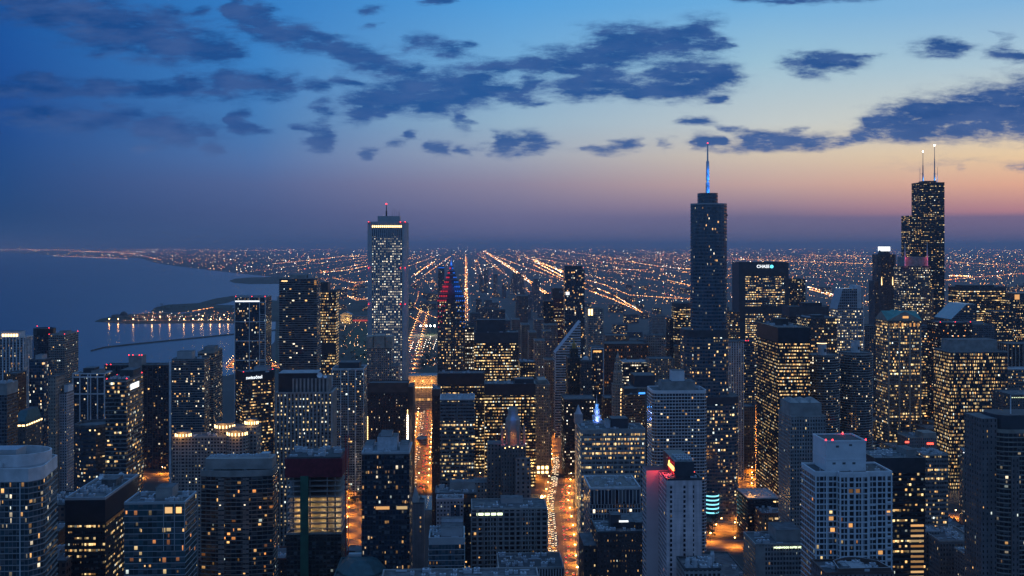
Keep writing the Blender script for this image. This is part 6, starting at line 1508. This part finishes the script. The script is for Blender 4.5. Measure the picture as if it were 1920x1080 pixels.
mid('apartment_tower', 'apartment tower', 'pale hatched apartment slab alone over the rail yards', 1222, 1248, 594, 2500, 40, 'concrete_grid', ov=dict(lit=.05, bw=4, fh=4))
mid('office_building', 'office building', 'cream block with punched windows beneath the hatched slab', 1212, 1248, 630, 1900, 30, 'stone', ov=dict(wall=(.22, .20, .19), lit=.05, ww=.5, bw=5, fh=5))
mid('office_building', 'office building', 'orange lit stone block beside the round cornered glass tower', 1247, 1273, 650, 1640, 30, 'stone', ov=dict(wall=(.26, .18, .14), ww=.5, lit=.12, bw=4, fh=4.4))
mid('office_building', 'office building', 'tan office with a bright top floor strip', 1218, 1264, 674, 1540, 34, 'stone', ov=dict(wall=(.20, .16, .14), lit=.22, st=2.4))
mid('office_building', 'office building', 'flat blue roofed office with white lit floors', 1168, 1216, 680, 1560, 36, 'lit_office', ov=dict(lit=.6, st=2.6, ca=WHT, cb=WHT, bw=2.8, fh=4.6), roofm='roof_pale', units=4)
mid('library', 'library', 'long dark brick library block with arched rows of dim windows', 1134, 1216, 646, 1860, 60, 'brick', ov=dict(wall=(.11, .065, .055), ww=.4, lit=.3, st=1.3, ca=ORG, cb=ORG, bw=4.5, fh=6), roofm='roof_dark')
mid('office_building', 'office building', 'orange flanked old block behind the dark library', 1136, 1180, 630, 2100, 40, 'stone', ov=dict(wall=(.22, .15, .12), lit=.12, st=2))
mid('office_building', 'office building', 'dark old block below the white framed tower', 1134, 1150, 748, 1320, 30, 'brick', ov=dict(lit=.12, st=2))
mid('store_block', 'office building', 'black framed office block with white lights at the foot of the gilded tower', 1058, 1116, 750, 1290, 40, 'black_office', ov=dict(lit=.16, ww=.5, st=2.6, ca=WHT, cb=WHT, bw=3, fh=4))
# stone street wall of the avenue, lit from below
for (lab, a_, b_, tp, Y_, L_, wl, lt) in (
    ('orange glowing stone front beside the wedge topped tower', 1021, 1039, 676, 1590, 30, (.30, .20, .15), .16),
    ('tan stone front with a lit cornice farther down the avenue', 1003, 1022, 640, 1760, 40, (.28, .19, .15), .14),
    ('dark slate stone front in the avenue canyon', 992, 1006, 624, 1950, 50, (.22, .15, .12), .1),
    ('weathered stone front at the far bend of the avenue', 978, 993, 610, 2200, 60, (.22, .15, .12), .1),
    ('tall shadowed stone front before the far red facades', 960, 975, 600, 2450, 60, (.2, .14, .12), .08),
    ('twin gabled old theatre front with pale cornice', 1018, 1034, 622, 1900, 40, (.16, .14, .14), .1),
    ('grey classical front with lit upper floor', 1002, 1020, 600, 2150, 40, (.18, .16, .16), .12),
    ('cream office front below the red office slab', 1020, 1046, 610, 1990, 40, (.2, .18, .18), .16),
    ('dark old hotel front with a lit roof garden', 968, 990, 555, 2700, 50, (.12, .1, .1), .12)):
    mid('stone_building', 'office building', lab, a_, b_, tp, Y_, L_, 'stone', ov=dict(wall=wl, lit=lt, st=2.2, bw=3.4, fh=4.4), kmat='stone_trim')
# park side
t = mid('museum', 'museum', 'floodlit classical museum pavilion with columns in the dark park', 638, 660, 584, 3900, 40, 'stone', ov=dict(wall=(.55, .48, .36), lit=0), h=30)
for k in range(6): mast('column', t, -t.w / 2 + 4 + k * (t.w - 8) / 5, -t.L / 2 - 2, [(2, 1.6), (22, 1.4)], M('stone_trim'))
mb = MB(); g3 = [(-t.w / 2, 31), (t.w / 2, 31), (0, 40)]; mb.face([(x_, -t.L / 2 - 4, z) for x_, z in g3], M('stone_trim')); mb.face([(x_, t.L / 2, z) for x_, z in g3][::-1], M('stone_trim'))
for k in range(3): mb.face([(g3[k][0], -t.L / 2 - 4, g3[k][1]), (g3[k][0], t.L / 2, g3[k][1]), (g3[(k + 1) % 3][0], t.L / 2, g3[(k + 1) % 3][1]), (g3[(k + 1) % 3][0], -t.L / 2 - 4, g3[(k + 1) % 3][1])][::-1], M('roof_pale'))
mb.build('pediment', t.root)
for x_ in (-12, 0, 12): point_light(t, (x_, -t.L / 2 - 22, 10), (1, .6, .2), 16000, 2, t.root)
t = mid('museum_wing', 'museum', 'long museum wing with a red lit arcade beside the floodlit pavilion', 661, 700, 590, 3920, 60, 'stone', ov=dict(wall=(.3, .25, .25), lit=.0), h=22)
box_part('arcade_light', t, -t.w / 2 + 2, t.w / 2 - 2, -t.L / 2 - .6, -t.L / 2 - .2, 3, 9, glow_mat('arcade_red', (1, .10, .08), .5))
t = mid('art_museum', 'museum', 'low golden lit museum wing with skylights beyond the white ribbed skyscraper', 766, 819, 686, 1820, 40, 'stone', ov=dict(wall=(.45, .33, .22), lit=.1), h=62, roofm='roof_pale', units=6)
for k in range(9): place('skylight_lamp', pane_mesh(4, 1.6, 'crown_lamp'), t.root, (-t.w / 2 + 4 + k * 5.4, -t.L / 2 - .4, 42)); place('window', pane_mesh(4.2, 4, 'lit_pane_orange'), t.root, (-t.w / 2 + 4 + k * 5.4, -t.L / 2 - .3, 20))
for k in range(3): point_light(t, (-16 + 16 * k, -t.L / 2 - 10, 52), (1, .5, .14), 9000, 1, t.root)
mid('concert_shell', 'pavilion', 'grey curved park pavilion roof beyond the brown hotel slab', 779, 800, 742, 1500, 24, 'concrete_grid', ov=dict(lit=0, wall=(.25, .25, .26)), h=9, shape='round', r=8, roofm='roof_pale')
t = mid('planetarium', 'planetarium', 'dark domed planetarium at the tip of the peninsula', 209, 240, 596, 4150, 50, 'stone', ov=dict(lit=0), h=10)
mb = MB(); mb.loft([(ngon(8, 0, 15 * cos(a_), 15 * cos(a_), 20), 10 + 15 * sin(a_)) for a_ in (0, .3, .6, .9, 1.2, 1.45)], [M('dark_metal')] * 5, cap=M('dark_metal')); mb.build('dome', t.root)
# ------------------------------------------------------------------ lesser blocks between the towers
def proj(x, y, z): return (960 + F * x / y, VH + F * (CH - z) / y)
def poly_dist(x, y, pp):
    P = [gpt(*q) for q in pp]
    best = 1e9
    for a, b in zip(P, P[1:]):
        d = (b[0] - a[0], b[1] - a[1]); l2 = d[0] ** 2 + d[1] ** 2
        f = max(0, min(1, ((x - a[0]) * d[0] + (y - a[1]) * d[1]) / l2))
        best = min(best, math.hypot(x - a[0] - d[0] * f, y - a[1] - d[1] * f))
    return best
KEEP = [(1010, 1078, 800, 1750), (766, 818, 860, 1560), (636, 704, 830, 1320), (1380, 1440, 820, 1500), (70, 137, 760, 1420), (262, 328, 820, 1400), (1786, 1850, 820, 1120), (1290, 1430, 760, 1120)]
rb = random.Random(21)
KINDS_ = [('low_building', 'low building', 'brick', dict(lit=.12, st=2), 'small brick building with a flat roof wedged among the taller towers'),
          ('low_building', 'low building', 'loft', dict(lit=.16, st=2), 'plain dark loft building with a few lit windows between the towers'),
          ('low_building', 'low building', 'stone', dict(lit=.14, st=2), 'squat stone building with small lit windows between the towers'),
          ('low_building', 'low building', 'pale_office', dict(lit=.3, st=2, bw=2.4), 'modest office building with lit strips between the towers')]
nfill = 0
s = 860.0
while s < 2700:
    e = -.62 * s
    while e < .62 * s:
        lot = 44 if s < 1500 else 54
        w_, l_ = rb.uniform(.6, .92) * lot, rb.uniform(.6, .9) * lot
        ce, cs = e + lot / 2, s + lot / 2
        e += lot + (10 if rb.random() < .3 else 2)
        x, y = from_grid(ce, cs)
        px, py = proj(x, y, 0)
        if not (-30 < px < 1950) or rb.random() < .18: continue
        hh = rb.uniform(10, 34) if y < 1250 else rb.uniform(18, 62) if y < 2000 else rb.uniform(16, 50)
        if px > 1130 and 1250 < y < 2200 and rb.random() < .4: hh *= 1.5
        if RIV0 - 30 < cs < RIV1 + 30: continue
        if y > 1480 and px < 960: continue                       # the lakefront park and the lake
        if px < 515 and py < 735: continue
        if px < 140 and y > 1300: continue
        if any(a_ - 25 < px < b_ + 25 and c_ < y < d_ for a_, b_, c_, d_ in KEEP): continue
        if any(poly_dist(x, y, pp) < w2 / 2 + 6 + max(w_, l_) * .6 for pp, w2 in ROADS.values()): continue
        m0, m1, m2, m3 = ce - w_ / 2, ce + w_ / 2, cs - l_ / 2, cs + l_ / 2
        if any(m0 < f[1] + 2 and m1 > f[0] - 2 and m2 < f[3] + 2 and m3 > f[2] - 2 for f in FOOT): continue
        topy = proj(x, y, hh)[1]
        if topy < 640 and y < 2300: continue
        k = rb.choice(KINDS_)
        x0, y0 = from_grid(m0, m2)
        pxl = proj(x0, y0, 0)[0]; x1, y1 = from_grid(m1, m2); pxr = proj(x1, y1, 0)[0]
        tower(k[0], k[1], k[4], pxl, pxr, topy, y0, l_, k[2], k[3], units=rb.choice((0, 0, 2, 4)) if y < 1600 else 0, group=k[4].split(' with ')[0] + 's', h=hh, roofm=rb.choice(('roof_grey', 'roof_dark', 'roof_dark', 'roof_gravel')))
        nfill += 1
    s += (44 if s < 1500 else 54) + rb.choice((2, 2, 14))
# far blocks down to the horizon suburbs: individually while they still show their shape
FARK = [('distant_tower', 'apartment tower', 'distant', dict(lit=.12, st=2.6, bw=5, fh=5), 'dim distant apartment tower in the hazy south side'),
        ('distant_block', 'building', 'distant_lit', dict(lit=.22, st=2.6, bw=5, fh=5), 'distant boxy block with scattered lights on the hazy plain')]
nfar = 0
for k in range(900):
    if nfar >= 170: break
    y = 2500 * (2.9 ** rb.random())
    px = rb.choice((rb.uniform(790, 1060), rb.uniform(840, 1010), rb.uniform(960, 1640), rb.uniform(1780, 1930), rb.uniform(620, 830)))
    x = (px - 960) * y / F
    if px < 830 and y < 4600: continue
    if px > 1010 and rb.random() < .4: continue
    tall = 815 < px < 1020 and rb.random() < .7
    hh = rb.uniform(45, 125) if tall else rb.uniform(14, 34)
    w_ = rb.uniform(20, 34) if tall else rb.uniform(30, 80)
    ce, cs = to_grid(x, y)
    if any(ce - w_ < f[1] and ce + w_ > f[0] and cs - 40 < f[3] and cs + 60 > f[2] for f in FOOT): continue
    if any(poly_dist(x, y, pp) < w2 / 2 + 10 + w_ for pp, w2 in ROADS.values()): continue
    kd = FARK[0 if tall else 1]
    px2 = px + w_ * F / y
    tower(kd[0], kd[1], kd[4], px, px2, proj(x, y, hh)[1], y, rb.uniform(20, 36), kd[2], kd[3], group=kd[4].split(' with ')[0].split(' in ')[0] + 's', h=hh)
    nfar += 1
print('filler', nfill, 'far', nfar)

# ------------------------------------------------------------------ street lamps
def lamp_proto():
    r_ = empty('street_lamp', (0, 0, 0))
    tag(r_, 'street lamp with an orange glowing head beside the roadway', 'street lamp', 'orange street lamps along the roads')
    mb = MB(); mb.loft([(ngon(0, 0, .16, .16, 6), 0), (ngon(0, 0, .10, .10, 6), 9.2)], [M('dark_metal')], cap=M('dark_metal')); mb.box(-.06, 1.6, -.06, .06, 9.1, 9.24, M('dark_metal'))
    mb.build('lamp_post', r_)
    mb = MB(); mb.loft([(ngon(1.6, 0, .42, .42, 8), 8.7), (ngon(1.6, 0, .5, .5, 8), 9.0), (ngon(1.6, 0, .3, .3, 8), 9.3)], [M('sodium_head')] * 2, cap=M('sodium_head'), base=M('sodium_head'))
    mb.build('lamp_head', r_)
    spot_light((1.6, 0, 8.4), (1, .29, .022), LAMPW, .4, r_)
    return r_
LP = lamp_proto()
nl = [0]
def lamp(x, y, h, k=1.0):
    o_ = LP if nl[0] == 0 else copy_tree(LP)
    o_.location = (x, y, .3); o_.rotation_euler = (0, 0, h)
    nl[0] += 1
    return o_
def lamps_along(pp, w, step, ymax=1e9, start=5):
    for sd in (-1, 1):
        for x, y, h in along(pp, step, sd * (w / 2 + 2.2), start + (step / 2 if sd > 0 else 0)):
            if y < ymax: lamp(x, y, h - sd * pi / 2)
lamps_along(AVENUE, 26, 34, 2700)
lamps_along(COLUMBUS, 24, 36)
lamps_along(PARKWAY, 34, 95)
lamps_along(STATE, 22, 30)
lamps_along(WACKER, 26, 42)
lamps_along(ILLINOIS, 24, 42)
for k in ('near_road', 'corner_road', 'lake_road', 'mall_road'): lamps_along(ROADS[k][0], ROADS[k][1], 40)
for px_, py_ in [(205, 604), (222, 604.5), (250, 605), (285, 605.5), (318, 605.5), (345, 605), (362, 605), (378, 605), (395, 605), (412, 605), (428, 605), (300, 600), (380, 598), (420, 596)]:
    x, y = gpt(px_, py_)
    if 'QL' not in globals():
        QL = empty('quay_lamp', (0, 0, 0)); tag(QL, 'quay lamp glowing along the waterfront of the peninsula', 'street lamp', 'quay lamps along the lake')
        mb = MB(); mb.loft([(ngon(0, 0, .3, .3, 6), 0), (ngon(0, 0, .2, .2, 6), 10)], [M('dark_metal')], cap=M('dark_metal')); mb.build('lamp_post', QL)
        mb = MB(); mb.loft([(ngon(0, 0, 1.0, 1.0, 8), 10), (ngon(0, 0, 1.3, 1.3, 8), 11.2), (ngon(0, 0, .7, .7, 8), 12.4)], [M('sodium_head')] * 2, cap=M('sodium_head'), base=M('sodium_head')); mb.build('lamp_head', QL)
        point_light(None, (0, -3.4, 11), (1, .42, .12), 4500, 1.5, QL); q_ = QL
    else: q_ = copy_tree(QL)
    q_.location = (x, y, 1.8)
for px_, py_ in ((1350, 988), (1375, 996), (1410, 985), (1340, 1000), (1440, 990), (1395, 975), (1370, 965)): lamp(*gpt(px_, py_), 0)
print('lamps', nl[0])
# bright floodlights over the park's ball field
for i, px_ in enumerate((789, 799, 807, 815)):
    x, y = gpt(px_, 628)
    r_ = empty('floodlight_mast', (x, y, 0)); tag(r_, 'tall white floodlight mast over the dark park playing field', 'floodlight', 'floodlights of the park field')
    mb = MB(); mb.loft([(ngon(0, 0, .5, .5, 6), 0), (ngon(0, 0, .3, .3, 6), 30)], [M('dark_metal')], cap=M('dark_metal')); mb.build('lamp_post', r_)
    mb = MB(); mb.box(-2.6, 2.6, -.8, .8, 28.5, 32.5, M('white_head')); mb.build('lamp_head', r_)
    point_light(None, (0, -3, 30), (1, .85, .55), 60000, 2, r_)
# the flaring lamp at the hotel corner
x, y = gpt(1016, 950)
r_ = empty('flood_lamp', (x, y - 2, 0)); tag(r_, 'brilliant orange flood lamp on a tall pole at the avenue corner', 'street lamp')
mb = MB(); mb.loft([(ngon(0, 0, .22, .22, 6), 0), (ngon(0, 0, .16, .16, 6), 11)], [M('dark_metal')], cap=M('dark_metal')); mb.build('lamp_post', r_)
mb = MB(); mb.loft([(ngon(0, 0, 1.0, 1.0, 8), 10.4), (ngon(0, 0, 1.5, 1.5, 8), 11.6), (ngon(0, 0, .8, .8, 8), 12.8)], [M('sodium_head')] * 2, cap=M('sodium_head'), base=M('sodium_head')); mb.build('lamp_head', r_)
point_light(None, (0, -2, 10), (1, .5, .12), LAMPW * 2, 1, r_)

# ------------------------------------------------------------------ cars
def car_proto(bodym, label, group):
    r_ = empty('car', (0, 0, 0)); tag(r_, label, 'car', group)
    mb = MB()
    side = [(-2.2, .35), (2.2, .35), (2.25, .8), (1.2, .95), (.6, 1.42), (-1.2, 1.45), (-1.9, .98), (-2.25, .9)]
    a = [(x_, -.88 if z < 1.2 else -.7, z) for x_, z in side]; b = [(x_, .88 if z < 1.2 else .7, z) for x_, z in side]
    mb.face(a, M(bodym)); mb.face(b[::-1], M(bodym))
    for k in range(8): mb.face([a[k], b[k], b[(k + 1) % 8], a[(k + 1) % 8]][::-1], M('black_panel' if k in (3, 5) else bodym))
    mb.build('body', r_)
    for y_ in (-.6, .6):
        mb = MB(); mb.loft([(ngon(0, 0, .26, .22, 8), 0), (ngon(0, 0, .16, .16, 8), .14)], [M('head_light')], cap=M('head_light')); o_ = mb.build('headlight', r_); o_.location = (2.2, y_, .72); o_.rotation_euler = (0, radians(90), 0)
        mb = MB(); mb.box(-2.36, -2.26, y_ - .28, y_ + .28, .66, .94, M('tail_light')); mb.build('taillight', r_)
    for x_ in (-1.35, 1.35):
        for y_ in (-.86, .86):
            mb = MB(); mb.loft([(ngon(0, 0, .33, .33, 10), -.1), (ngon(0, 0, .33, .33, 10), .1)], [M('black_panel')], cap=M('black_panel'), base=M('black_panel')); o_ = mb.build('wheel', r_); o_.location = (x_, y_, .33); o_.rotation_euler = (radians(90), 0, 0)
    return r_
CARS = [car_proto('car_dark', 'dark car with bright headlights driving towards the viewer', 'cars on the streets'), car_proto('car_pale', 'pale car with red tail lights driving away down the street', 'cars on the streets')]
ncar = [0]; used = [0, 0]
rc = random.Random(12)
def put_car(x, y, h, away):
    i = 1 if away else 0
    o_ = CARS[i] if not used[i] else copy_tree(CARS[i])
    used[i] += 1; ncar[0] += 1
    o_.location = (x, y, .42); o_.rotation_euler = (0, 0, h if away else h + pi)
def traffic(pp, lanes, step, ymax, keep=.8, start=2.0):
    for sd in lanes:
        for x, y, h in along(pp, step, sd, start + rc.random() * step):
            if y > ymax or rc.random() > keep or ncar[0] >= 296: continue
            put_car(x + rc.uniform(-.3, .3), y + rc.uniform(-1.5, 1.5), h, sd < 0)
traffic(AVENUE, (4.6, 7.8, 10.8), 8.5, 1420, .78)
traffic(AVENUE, (-4.6, -7.8, -10.8), 15, 1400, .5)
traffic(COLUMBUS, (3.5, 7.5, -3.5, -7.5), 17, 2000, .7)
traffic(STATE, (3.5, 7, -3.5, -7), 20, 1900, .6)
traffic(WACKER, (4, -4, 8), 40, 2000, .5)
traffic(ROADS['plaza_road'][0], (5, 10, -5, -10), 18, 2000, .6)
traffic(ILLINOIS, (4, -4), 45, 2000, .6)
print('cars', ncar[0])

# ------------------------------------------------------------------ trees
def tree_proto(seed, hgt, label, group):
    rt = random.Random(seed)
    r_ = empty('tree', (0, 0, 0)); tag(r_, label, 'tree', group)
    mb = MB(); mb.loft([(ngon(0, 0, .35, .35, 6), 0), (ngon(.1, 0, .22, .22, 6), hgt * .4), (ngon(.2, .1, .06, .06, 6), hgt * .85)], [M('bark')] * 2, cap=M('bark')); mb.build('trunk', r_)
    mb = MB()
    cl_ = [(rt.gauss(0, .22) * hgt, rt.gauss(0, .22) * hgt, hgt * rt.uniform(.45, .95), rt.uniform(.10, .2) * hgt) for _ in range(9)]
    for cx_, cy_, cz_, cr_ in cl_:
        for _ in range(34):
            v_ = [rt.gauss(0, 1) for _ in range(3)]; l = sqrt(sum(q * q for q in v_)) or 1; f_ = cr_ * rt.random() ** .4 / l
            c0 = (cx_ + v_[0] * f_, cy_ + v_[1] * f_, cz_ + v_[2] * f_ * .8)
            a1 = [rt.gauss(0, .28) for _ in range(3)]; a2 = [rt.gauss(0, .28) for _ in range(3)]
            mb.face([tuple(c0[i] + a1[i] for i in range(3)), tuple(c0[i] + a2[i] for i in range(3)), tuple(c0[i] - a1[i] for i in range(3)), tuple(c0[i] - a2[i] for i in range(3))], M('leaf'))
    mb.build('crown', r_)
    return r_
TREES = [tree_proto(1, 13, 'dark bushy tree standing in the lakefront park', 'trees in the lakefront park'), tree_proto(2, 10, 'small dark tree beside the park lawn', 'trees in the lakefront park')]
usedt = [0, 0]
def put_tree(x, y, sc, label=None, group=None):
    i = rc.randrange(2)
    o_ = TREES[i] if not usedt[i] else copy_tree(TREES[i])
    usedt[i] += 1
    o_.location = (x, y, .3); o_.scale = (sc,) * 3; o_.rotation_euler = (0, 0, rc.uniform(0, 6.28))
    if label: o_['label'] = label; o_['group'] = group
for k in range(120):
    px_, py_ = rc.uniform(640, 818), 600 + 95 * rc.random() ** .6
    x, y = gpt(px_, py_)
    if poly_dist(x, y, PARKWAY) < 26 or (775 < px_ < 820 and 600 < py_ < 632) or (650 < px_ < 700 and 612 < py_ < 648): continue
    put_tree(x, y, rc.uniform(.8, 1.5))
for k in range(16): put_tree(*gpt(rc.uniform(285, 345), rc.uniform(573, 584)), rc.uniform(.8, 1.3), 'dark tree on the airfield island in the lake', 'trees on the island')
for px_, py_ in ((204, 601), (210, 600), (236, 599), (243, 601), (262, 603)): put_tree(*gpt(px_, py_), 1.2, 'dark tree near the domed planetarium', 'trees near the planetarium')
for k in range(14): put_tree(*gpt(rc.uniform(636, 700), rc.uniform(925, 955)), rc.uniform(.8, 1.2), 'street tree catching orange light on the river bank', 'trees on the river bank')
for px_, py_ in ((1328, 1000), (1336, 992), (1345, 985), (1400, 868), (1390, 872), (1407, 866), (1332, 1010), (1420, 900), (775, 930), (782, 940), (800, 935)): put_tree(*gpt(px_, py_), rc.uniform(1.0, 1.4), 'bushy tree beside the lit bridge approach', 'trees by the bridges')

# ------------------------------------------------------------------ the city plain: lights too many to count
LM = [glow_mat('city_lamp_orange', (1, .36, .08), 9), glow_mat('city_lamp_warm', (1, .56, .22), 11), glow_mat('city_lamp_white', (1, .86, .66), 13), glow_mat('city_lamp_red', (1, .12, .06), 7), glow_mat('city_lamp_dim', (1, .33, .09), 2.6)]
def octa(mb, x, y, z, r_, m, sx=1.0):
    mb_v = [(x + r_ * sx, y, z), (x, y + r_, z), (x - r_ * sx, y, z), (x, y - r_, z), (x, y, z + r_), (x, y, z - r_)]
    b = len(mb.v); mb.v += mb_v; mi = mb.mi(m)
    for k in range(4):
        mb.f += [(b + k, b + (k + 1) % 4, b + 4), (b + (k + 1) % 4, b + k, b + 5)]
        mb.m += [mi, mi]; mb.uv += [[(0, 0)] * 3] * 2
rl = random.Random(99)
def pick(wo=.5, ww=.3, wh=.15):
    q = rl.random()
    if rl.random() < .35: return LM[4]
    return LM[0] if q < wo else LM[1] if q < wo + ww else LM[2] if q < wo + ww + wh else LM[3]
def in_lake(px, py):
    S = [(0, 472.5), (130, 481), (262, 484.5), (290, 494), (345, 502), (440, 513), (530, 523), (560, 540)]
    if px > 560: return False
    for (a, b), (c, d) in zip(S, S[1:]):
        if a <= px <= c: return py > b + (d - b) * (px - a) / (c - a) - .6
    return px < 0
mb = MB()
n = 0
while n < 5800:
    px = rl.uniform(-60, 1980)
    py = 463.2 + 135 * rl.random() ** 2.1
    if in_lake(px, py): continue
    dens_ = .8 if px < 700 else 1.0
    if px > 1050 and py > 575: dens_ = .15
    if px < 1000 and py > 560: dens_ = .25
    if py < 468: dens_ *= .6
    if rl.random() > dens_: continue
    x, y = gpt(px, py)
    e_, s_ = to_grid(x, y)
    if rl.random() < .62:                                   # on the street grid
        if rl.random() < .5: e_ = round(e_ / 400) * 400 + rl.uniform(-6, 6)
        else: s_ = round(s_ / 400) * 400 + rl.uniform(-8, 8)
        x, y = from_grid(e_, s_)
    if y < 2450: continue
    q = proj(x, y, 0)
    if in_lake(*q): continue
    r_ = y / 1880 * rl.choice((.26, .32, .38, .45, .6))
    octa(mb, x, y, 7 + r_, r_, pick(.42, .33, .17), rl.choice((1, 1, 1, 1.6)))
    n += 1
tag(mb.build('city_lights'), kind='stuff')
# the straight street grid of the plain, faint orange strings running to the horizon
mb = MB()
for e_ in range(-2400, 9000, 400):
    s_ = 2500.0
    strong = e_ % 800 == 0
    while s_ < 26000:
        s_ += (34 if strong else 70) * (1 + s_ / 5000) * rl.uniform(.4, 1.6)
        x, y = from_grid(e_ + rl.uniform(-9, 9), s_)
        q = proj(x, y, 0)
        if not (-20 < q[0] < 1940) or in_lake(*q) or (q[0] < 700 and y < 5200) or (q[0] > 1130 and y < 3600): continue
        octa(mb, x, y, 9, y / 1880 * rl.choice((.2, .26, .32, .4)), LM[4] if rl.random() < .5 else pick(.7, .2, .06))
for s_ in (3300, 4100, 5000, 6100, 7400, 9000, 11000, 13500, 17000, 22000, 29000):
    e_ = -.6 * s_
    while e_ < .6 * s_:
        e_ += s_ * .0035 * rl.uniform(.3, 1.9)
        if rl.random() < .25: e_ += s_ * rl.uniform(.0, .06)
        x, y = from_grid(e_, s_ + rl.uniform(-10, 10))
        q = proj(x, y, 0)
        if not (-20 < q[0] < 1940) or in_lake(*q) or (q[0] < 760 and y < 5200) or (q[0] > 1130 and y < 3600): continue
        octa(mb, x, y, 9, y / 1880 * rl.choice((.2, .26, .32, .4)), LM[4] if rl.random() < .45 else pick(.6, .25, .1))
tag(mb.build('street_grid_lights'), kind='stuff')
# bright avenues and expressways out on the plain
LINES = [([(905, 470.5), (950, 500), (1026, 556)], .95, 1.0, .45), ([(908, 470.5), (954, 500), (1030, 555)], .8, 1.0, .5),
         ([(985, 484), (1010, 491), (1060, 515), (1100, 535), (1150, 556), (1222, 600)], .85, 1.0, .5), ([(1000, 490), (1055, 510), (1060, 512)], .9, 1.2, .5), ([(1010, 496), (1045, 515), (1058, 522)], 1.0, 1.3, .45), ([(1000, 498), (1058, 527)], .8, 1.0, .7),
         ([(1100, 527), (1135, 537), (1180, 556), (1260, 562), (1300, 563)], .6, .9, .6), ([(1105, 548), (1150, 565), (1222, 598)], .8, .9, .5),
         ([(876, 486), (875.5, 500), (876, 540), (877, 606)], .6, .98, .4), ([(873.5, 486), (872.5, 540), (872, 605)], .5, .9, .6), ([(-15, 468.8), (60, 469.2), (130, 469.4)], 1.0, .9, .4), ([(130, 471.5), (200, 473.5), (262, 477)], .9, .9, .45), ([(265, 480), (300, 488)], .7, .9, .4), ([(200, 468), (420, 470)], .5, .8, .4),
         ([(815, 492), (795, 505), (778, 518)], .8, 1.1, .4), ([(812, 492), (770, 522)], .6, .9, .6), ([(890, 487), (893, 515)], .5, .8, .3), ([(895, 488), (905, 520), (915, 532)], .5, .8, .4), ([(915, 485), (940, 515)], .4, .7, .3), ([(845, 488), (835, 500)], .5, .8, .4),
         ([(700, 480), (640, 482), (620, 485), (540, 493), (512, 496)], .7, .8, .4), ([(690, 500), (650, 508), (600, 513)], .7, .9, .4), ([(625, 523), (660, 532), (690, 530)], .7, .8, .5), ([(610, 555), (640, 556), (690, 566)], .6, .8, .5), ([(640, 523), (668, 534)], .6, .7, .3), ([(640, 553), (670, 566), (690, 562)], .8, .9, .35), ([(640, 542), (665, 546)], .5, .7, .3),
         ([(785, 548), (783, 562), (777, 575)], .9, .7, .1), ([(797, 531), (815, 531)], .7, .8, .2), ([(770, 574), (785, 584), (810, 597), (825, 602)], .5, .9, .7), ([(768, 597), (780, 604), (795, 612)], .6, .9, .7),
         ([(1515, 541), (1535, 546), (1566, 557)], 1.0, 1.3, .3), ([(1517, 545), (1540, 551), (1566, 560)], .9, 1.1, .4), ([(1620, 568), (1642, 572)], .7, 1, .4),
         ([(1770, 528), (1800, 524), (1860, 519), (1920, 514)], .5, .8, .8), ([(1780, 519), (1820, 520)], .8, 1.3, .3), ([(1770, 492), (1920, 500)], .45, .7, .5), ([(1380, 487), (1520, 492), (1640, 496)], .5, .8, .5), ([(1380, 512), (1470, 512)], .5, .8, .4),
         ([(1025, 468), (1095, 477), (1170, 487)], .5, .7, .6), ([(1170, 490), (1230, 500), (1300, 507)], .6, .8, .5), ([(1250, 527), (1300, 539)], .8, .9, .6), ([(1150, 506), (1210, 508)], .6, .8, .3), ([(1060, 463), (1060, 463.2), (1100, 464)], .3, .6, .5), ([(1200, 472), (1300, 480)], .4, .7, .5), ([(240, 486), (100, 480)], .5, .7, .5), ([(330, 474), (200, 472)], .4, .7, .5), ([(620, 468), (400, 472)], .45, .7, .5), ([(1840, 468), (1920, 472)], .4, .7, .5),
         ([(1500, 478), (1560, 481), (1640, 481)], .5, .8, .6), ([(230, 605), (300, 605), (440, 604)], .35, .5, .3), ([(360, 587), (400, 580)], .9, .8, .7), ([(245, 599), (330, 598)], .5, .5, .2), ([(335, 598), (440, 590)], .3, .5, .2)]
for i, (pp, dn_, sz_, wo) in enumerate(LINES):
    mb = MB()
    for (a, b), (c, d) in zip(pp, pp[1:]):
        l = math.hypot(c - a, d - b)
        cnt = max(2, int(l * 1.15 * dn_))
        for k in range(cnt):
            f_ = (k + rl.random()) / cnt
            # spread evenly in the picture's own density along the road
            x, y = gpt(a + (c - a) * f_ + rl.gauss(0, .5), b + (d - b) * f_ + rl.gauss(0, .15))
            r_ = y / 1880 * rl.uniform(.36, .7) * sz_
            octa(mb, x, y, 8 + r_, r_, LM[4] if rl.random() < (.15 if sz_ >= 1 else .45) else pick(wo, .32, .25))
    tag(mb.build('avenue_lights'), kind='stuff')
# park path lamps, near car parks and quays
mb = MB()
for k in range(260):
    px, py = rl.choice(((rl.uniform(638, 700), rl.uniform(598, 690)), (rl.uniform(768, 818), rl.uniform(640, 690)), (rl.uniform(250, 440), rl.uniform(586, 604))))
    x, y = gpt(px, py)
    octa(mb, x, y, 6, y / 1880 * rl.uniform(.3, .5), pick(.4, .3, .28))
for px, py, dx_ in ((783, 653, 0), (797, 651, 0), (805, 645, 0), (816, 650, 0), (772, 655, 0)):
    for q in range(6):
        x, y = gpt(px - 4 + q * 1.3, py + 8 - q * 3.6); octa(mb, x, y, 6, y / 1880 * .5, LM[2])
tag(mb.build('park_lights'), kind='stuff')
